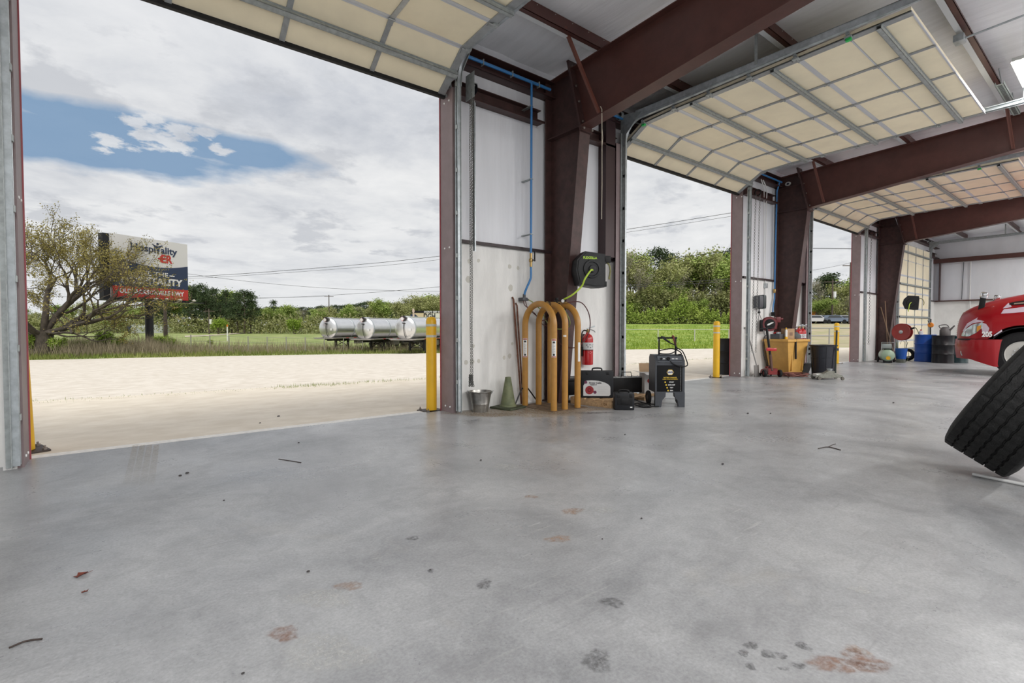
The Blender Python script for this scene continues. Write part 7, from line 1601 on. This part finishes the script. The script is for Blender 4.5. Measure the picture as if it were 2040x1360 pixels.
def stain(px, py, rx, ry, m, seed, ang=0.0, blobs=1):
    """flat stain with its own ragged outline"""
    r_ = random.Random(seed); c = gz(px, py); ex = gz(px + 30, py) - c; ex.normalize(); ey = Vector((-ex.y, ex.x, 0)); k = 30; mb = MB()
    w_ = (c - CAM).dot(FW); sx_ = rx * w_ / F; sy_ = ry * w_ / F * w_ / 1.14
    ph_ = [r_.uniform(0, 6.28) for _ in range(5)]; vs = [tuple(c + DZ * 0.0012)]
    for i in range(k):
        a = 2 * PI * i / k; q = 1 + 0.16 * math.sin(2 * a + ph_[0]) + 0.12 * math.sin(3 * a + ph_[1]) + 0.08 * math.sin(7 * a + ph_[2]) + 0.05 * math.sin(13 * a + ph_[3]); p = c + ex * (sx_ * q * math.cos(a)) + ey * (sy_ * q * math.sin(a)); vs.append((p.x, p.y, 0.0012))
    for i in range(k): p = c + (Vector(vs[i + 1]) - c) * 1.35; vs.append((p.x, p.y, 0.0012))
    o = MB().add(vs, [(0, i + 1, (i + 1) % k + 1) for i in range(k)] + [(i + 1, i + 1 + k, (i + 1) % k + 1 + k, (i + 1) % k + 1) for i in range(k)]).build('floor_stain', m, smooth=0); o['kind'] = 'structure'
    at_ = o.data.attributes.new('depth', 'FLOAT', 'POINT'); at_.data.foreach_set('value', [1.0] + [0.75] * k + [0.0] * k)
def stainmat(name, col, dens):
    m = bpy.data.materials.new(name); m.use_nodes = True; t_ = m.node_tree; b = t_.nodes['Principled BSDF']; b.inputs['Base Color'].default_value = (*col, 1); b.inputs['Roughness'].default_value = 0.5
    g_ = t_.nodes.new('ShaderNodeNewGeometry'); n_ = t_.nodes.new('ShaderNodeTexNoise'); n_.inputs['Scale'].default_value = 38; n_.inputs['Detail'].default_value = 6; n_.inputs['Roughness'].default_value = 0.7; t_.links.new(g_.outputs['Position'], n_.inputs['Vector'])
    r_ = t_.nodes.new('ShaderNodeValToRGB'); r_.color_ramp.elements[0].position = 0.36; r_.color_ramp.elements[0].color = (0, 0, 0, 1); r_.color_ramp.elements[1].position = 0.62; r_.color_ramp.elements[1].color = (dens, dens, dens, 1)
    a_ = t_.nodes.new('ShaderNodeAttribute'); a_.attribute_name = 'depth'; x_ = t_.nodes.new('ShaderNodeMath'); x_.operation = 'MULTIPLY'
    t_.links.new(r_.outputs[0], x_.inputs[0]); t_.links.new(a_.outputs['Fac'], x_.inputs[1]); t_.links.new(n_.outputs[0], r_.inputs[0]); t_.links.new(x_.outputs[0], b.inputs['Alpha']); return m
oil = stainmat('oil spot', (0.15, 0.15, 0.155), 0.75); ru = stainmat('rust stain', (0.32, 0.14, 0.07), 0.6); ru2 = stainmat('faint rust stain', (0.44, 0.27, 0.17), 0.6); tn_ = stainmat('tan dust', (0.50, 0.36, 0.20), 0.7); wh_ = stainmat('white scuff', (0.62, 0.62, 0.60), 0.6)
for i, (px, py, rx, ry, m_) in enumerate([(1190, 1316, 26, 17, oil), (1496, 1286, 11, 7, oil), (1481, 1301, 9, 6, oil), (1530, 1303, 10, 8, oil), (1556, 1306, 8, 7, oil), (1600, 1287, 12, 7, oil), (1495, 1327, 9, 6, oil), (1592, 1326, 10, 6, oil), (1562, 1332, 8, 4, oil), (1680, 1325, 58, 14, ru), (1722, 1315, 32, 16, ru), (1708, 1295, 16, 9, ru2), (565, 1262, 24, 13, ru), (695, 1167, 20, 8, ru2), (1112, 1073, 20, 6, ru2), (1140, 1018, 18, 5, ru2), (1058, 989, 10, 3, ru2), (1220, 1200, 20, 8, oil), (822, 1072, 9, 4, oil), (858, 1137, 6, 3, oil), (965, 1164, 12, 8, oil), (1040, 821, 95, 9, tn_), (1110, 817, 70, 6, tn_), (980, 826, 50, 3, tn_), (1712, 1174, 18, 6, wh_), (1010, 930, 18, 6, wh_), (1205, 1016, 22, 4, wh_), (640, 1190, 60, 14, wh_), (1180, 822, 30, 2, oil), (650, 1300, 80, 30, wh_)]):
    stain(px, py, rx, ry, m_, i)
for k in range(4):
    x0 = 258 + k * 14; MBt = MB(); a_, b_ = gz(x0 + 12, 886), gz(x0 - 6 + k * 2, 966); d_ = (b_ - a_).normalized(); s_ = Vector((-d_.y, d_.x, 0)) * 0.022
    MBt.add([tuple(a_ - s_ + DZ * 0.0012), tuple(a_ + s_ + DZ * 0.0012), tuple(b_ + s_ + DZ * 0.0012), tuple(b_ - s_ + DZ * 0.0012)], [(0, 1, 2, 3)]); o = MBt.build('tire_mark', stainmat('pale tyre dust', (0.50, 0.42, 0.31), 0.45)); o['kind'] = 'structure'; o.data.attributes.new('depth', 'FLOAT', 'POINT').data.foreach_set('value', [1.0, 1.0, 0.2, 0.2])
bpy.context.view_layer.update()
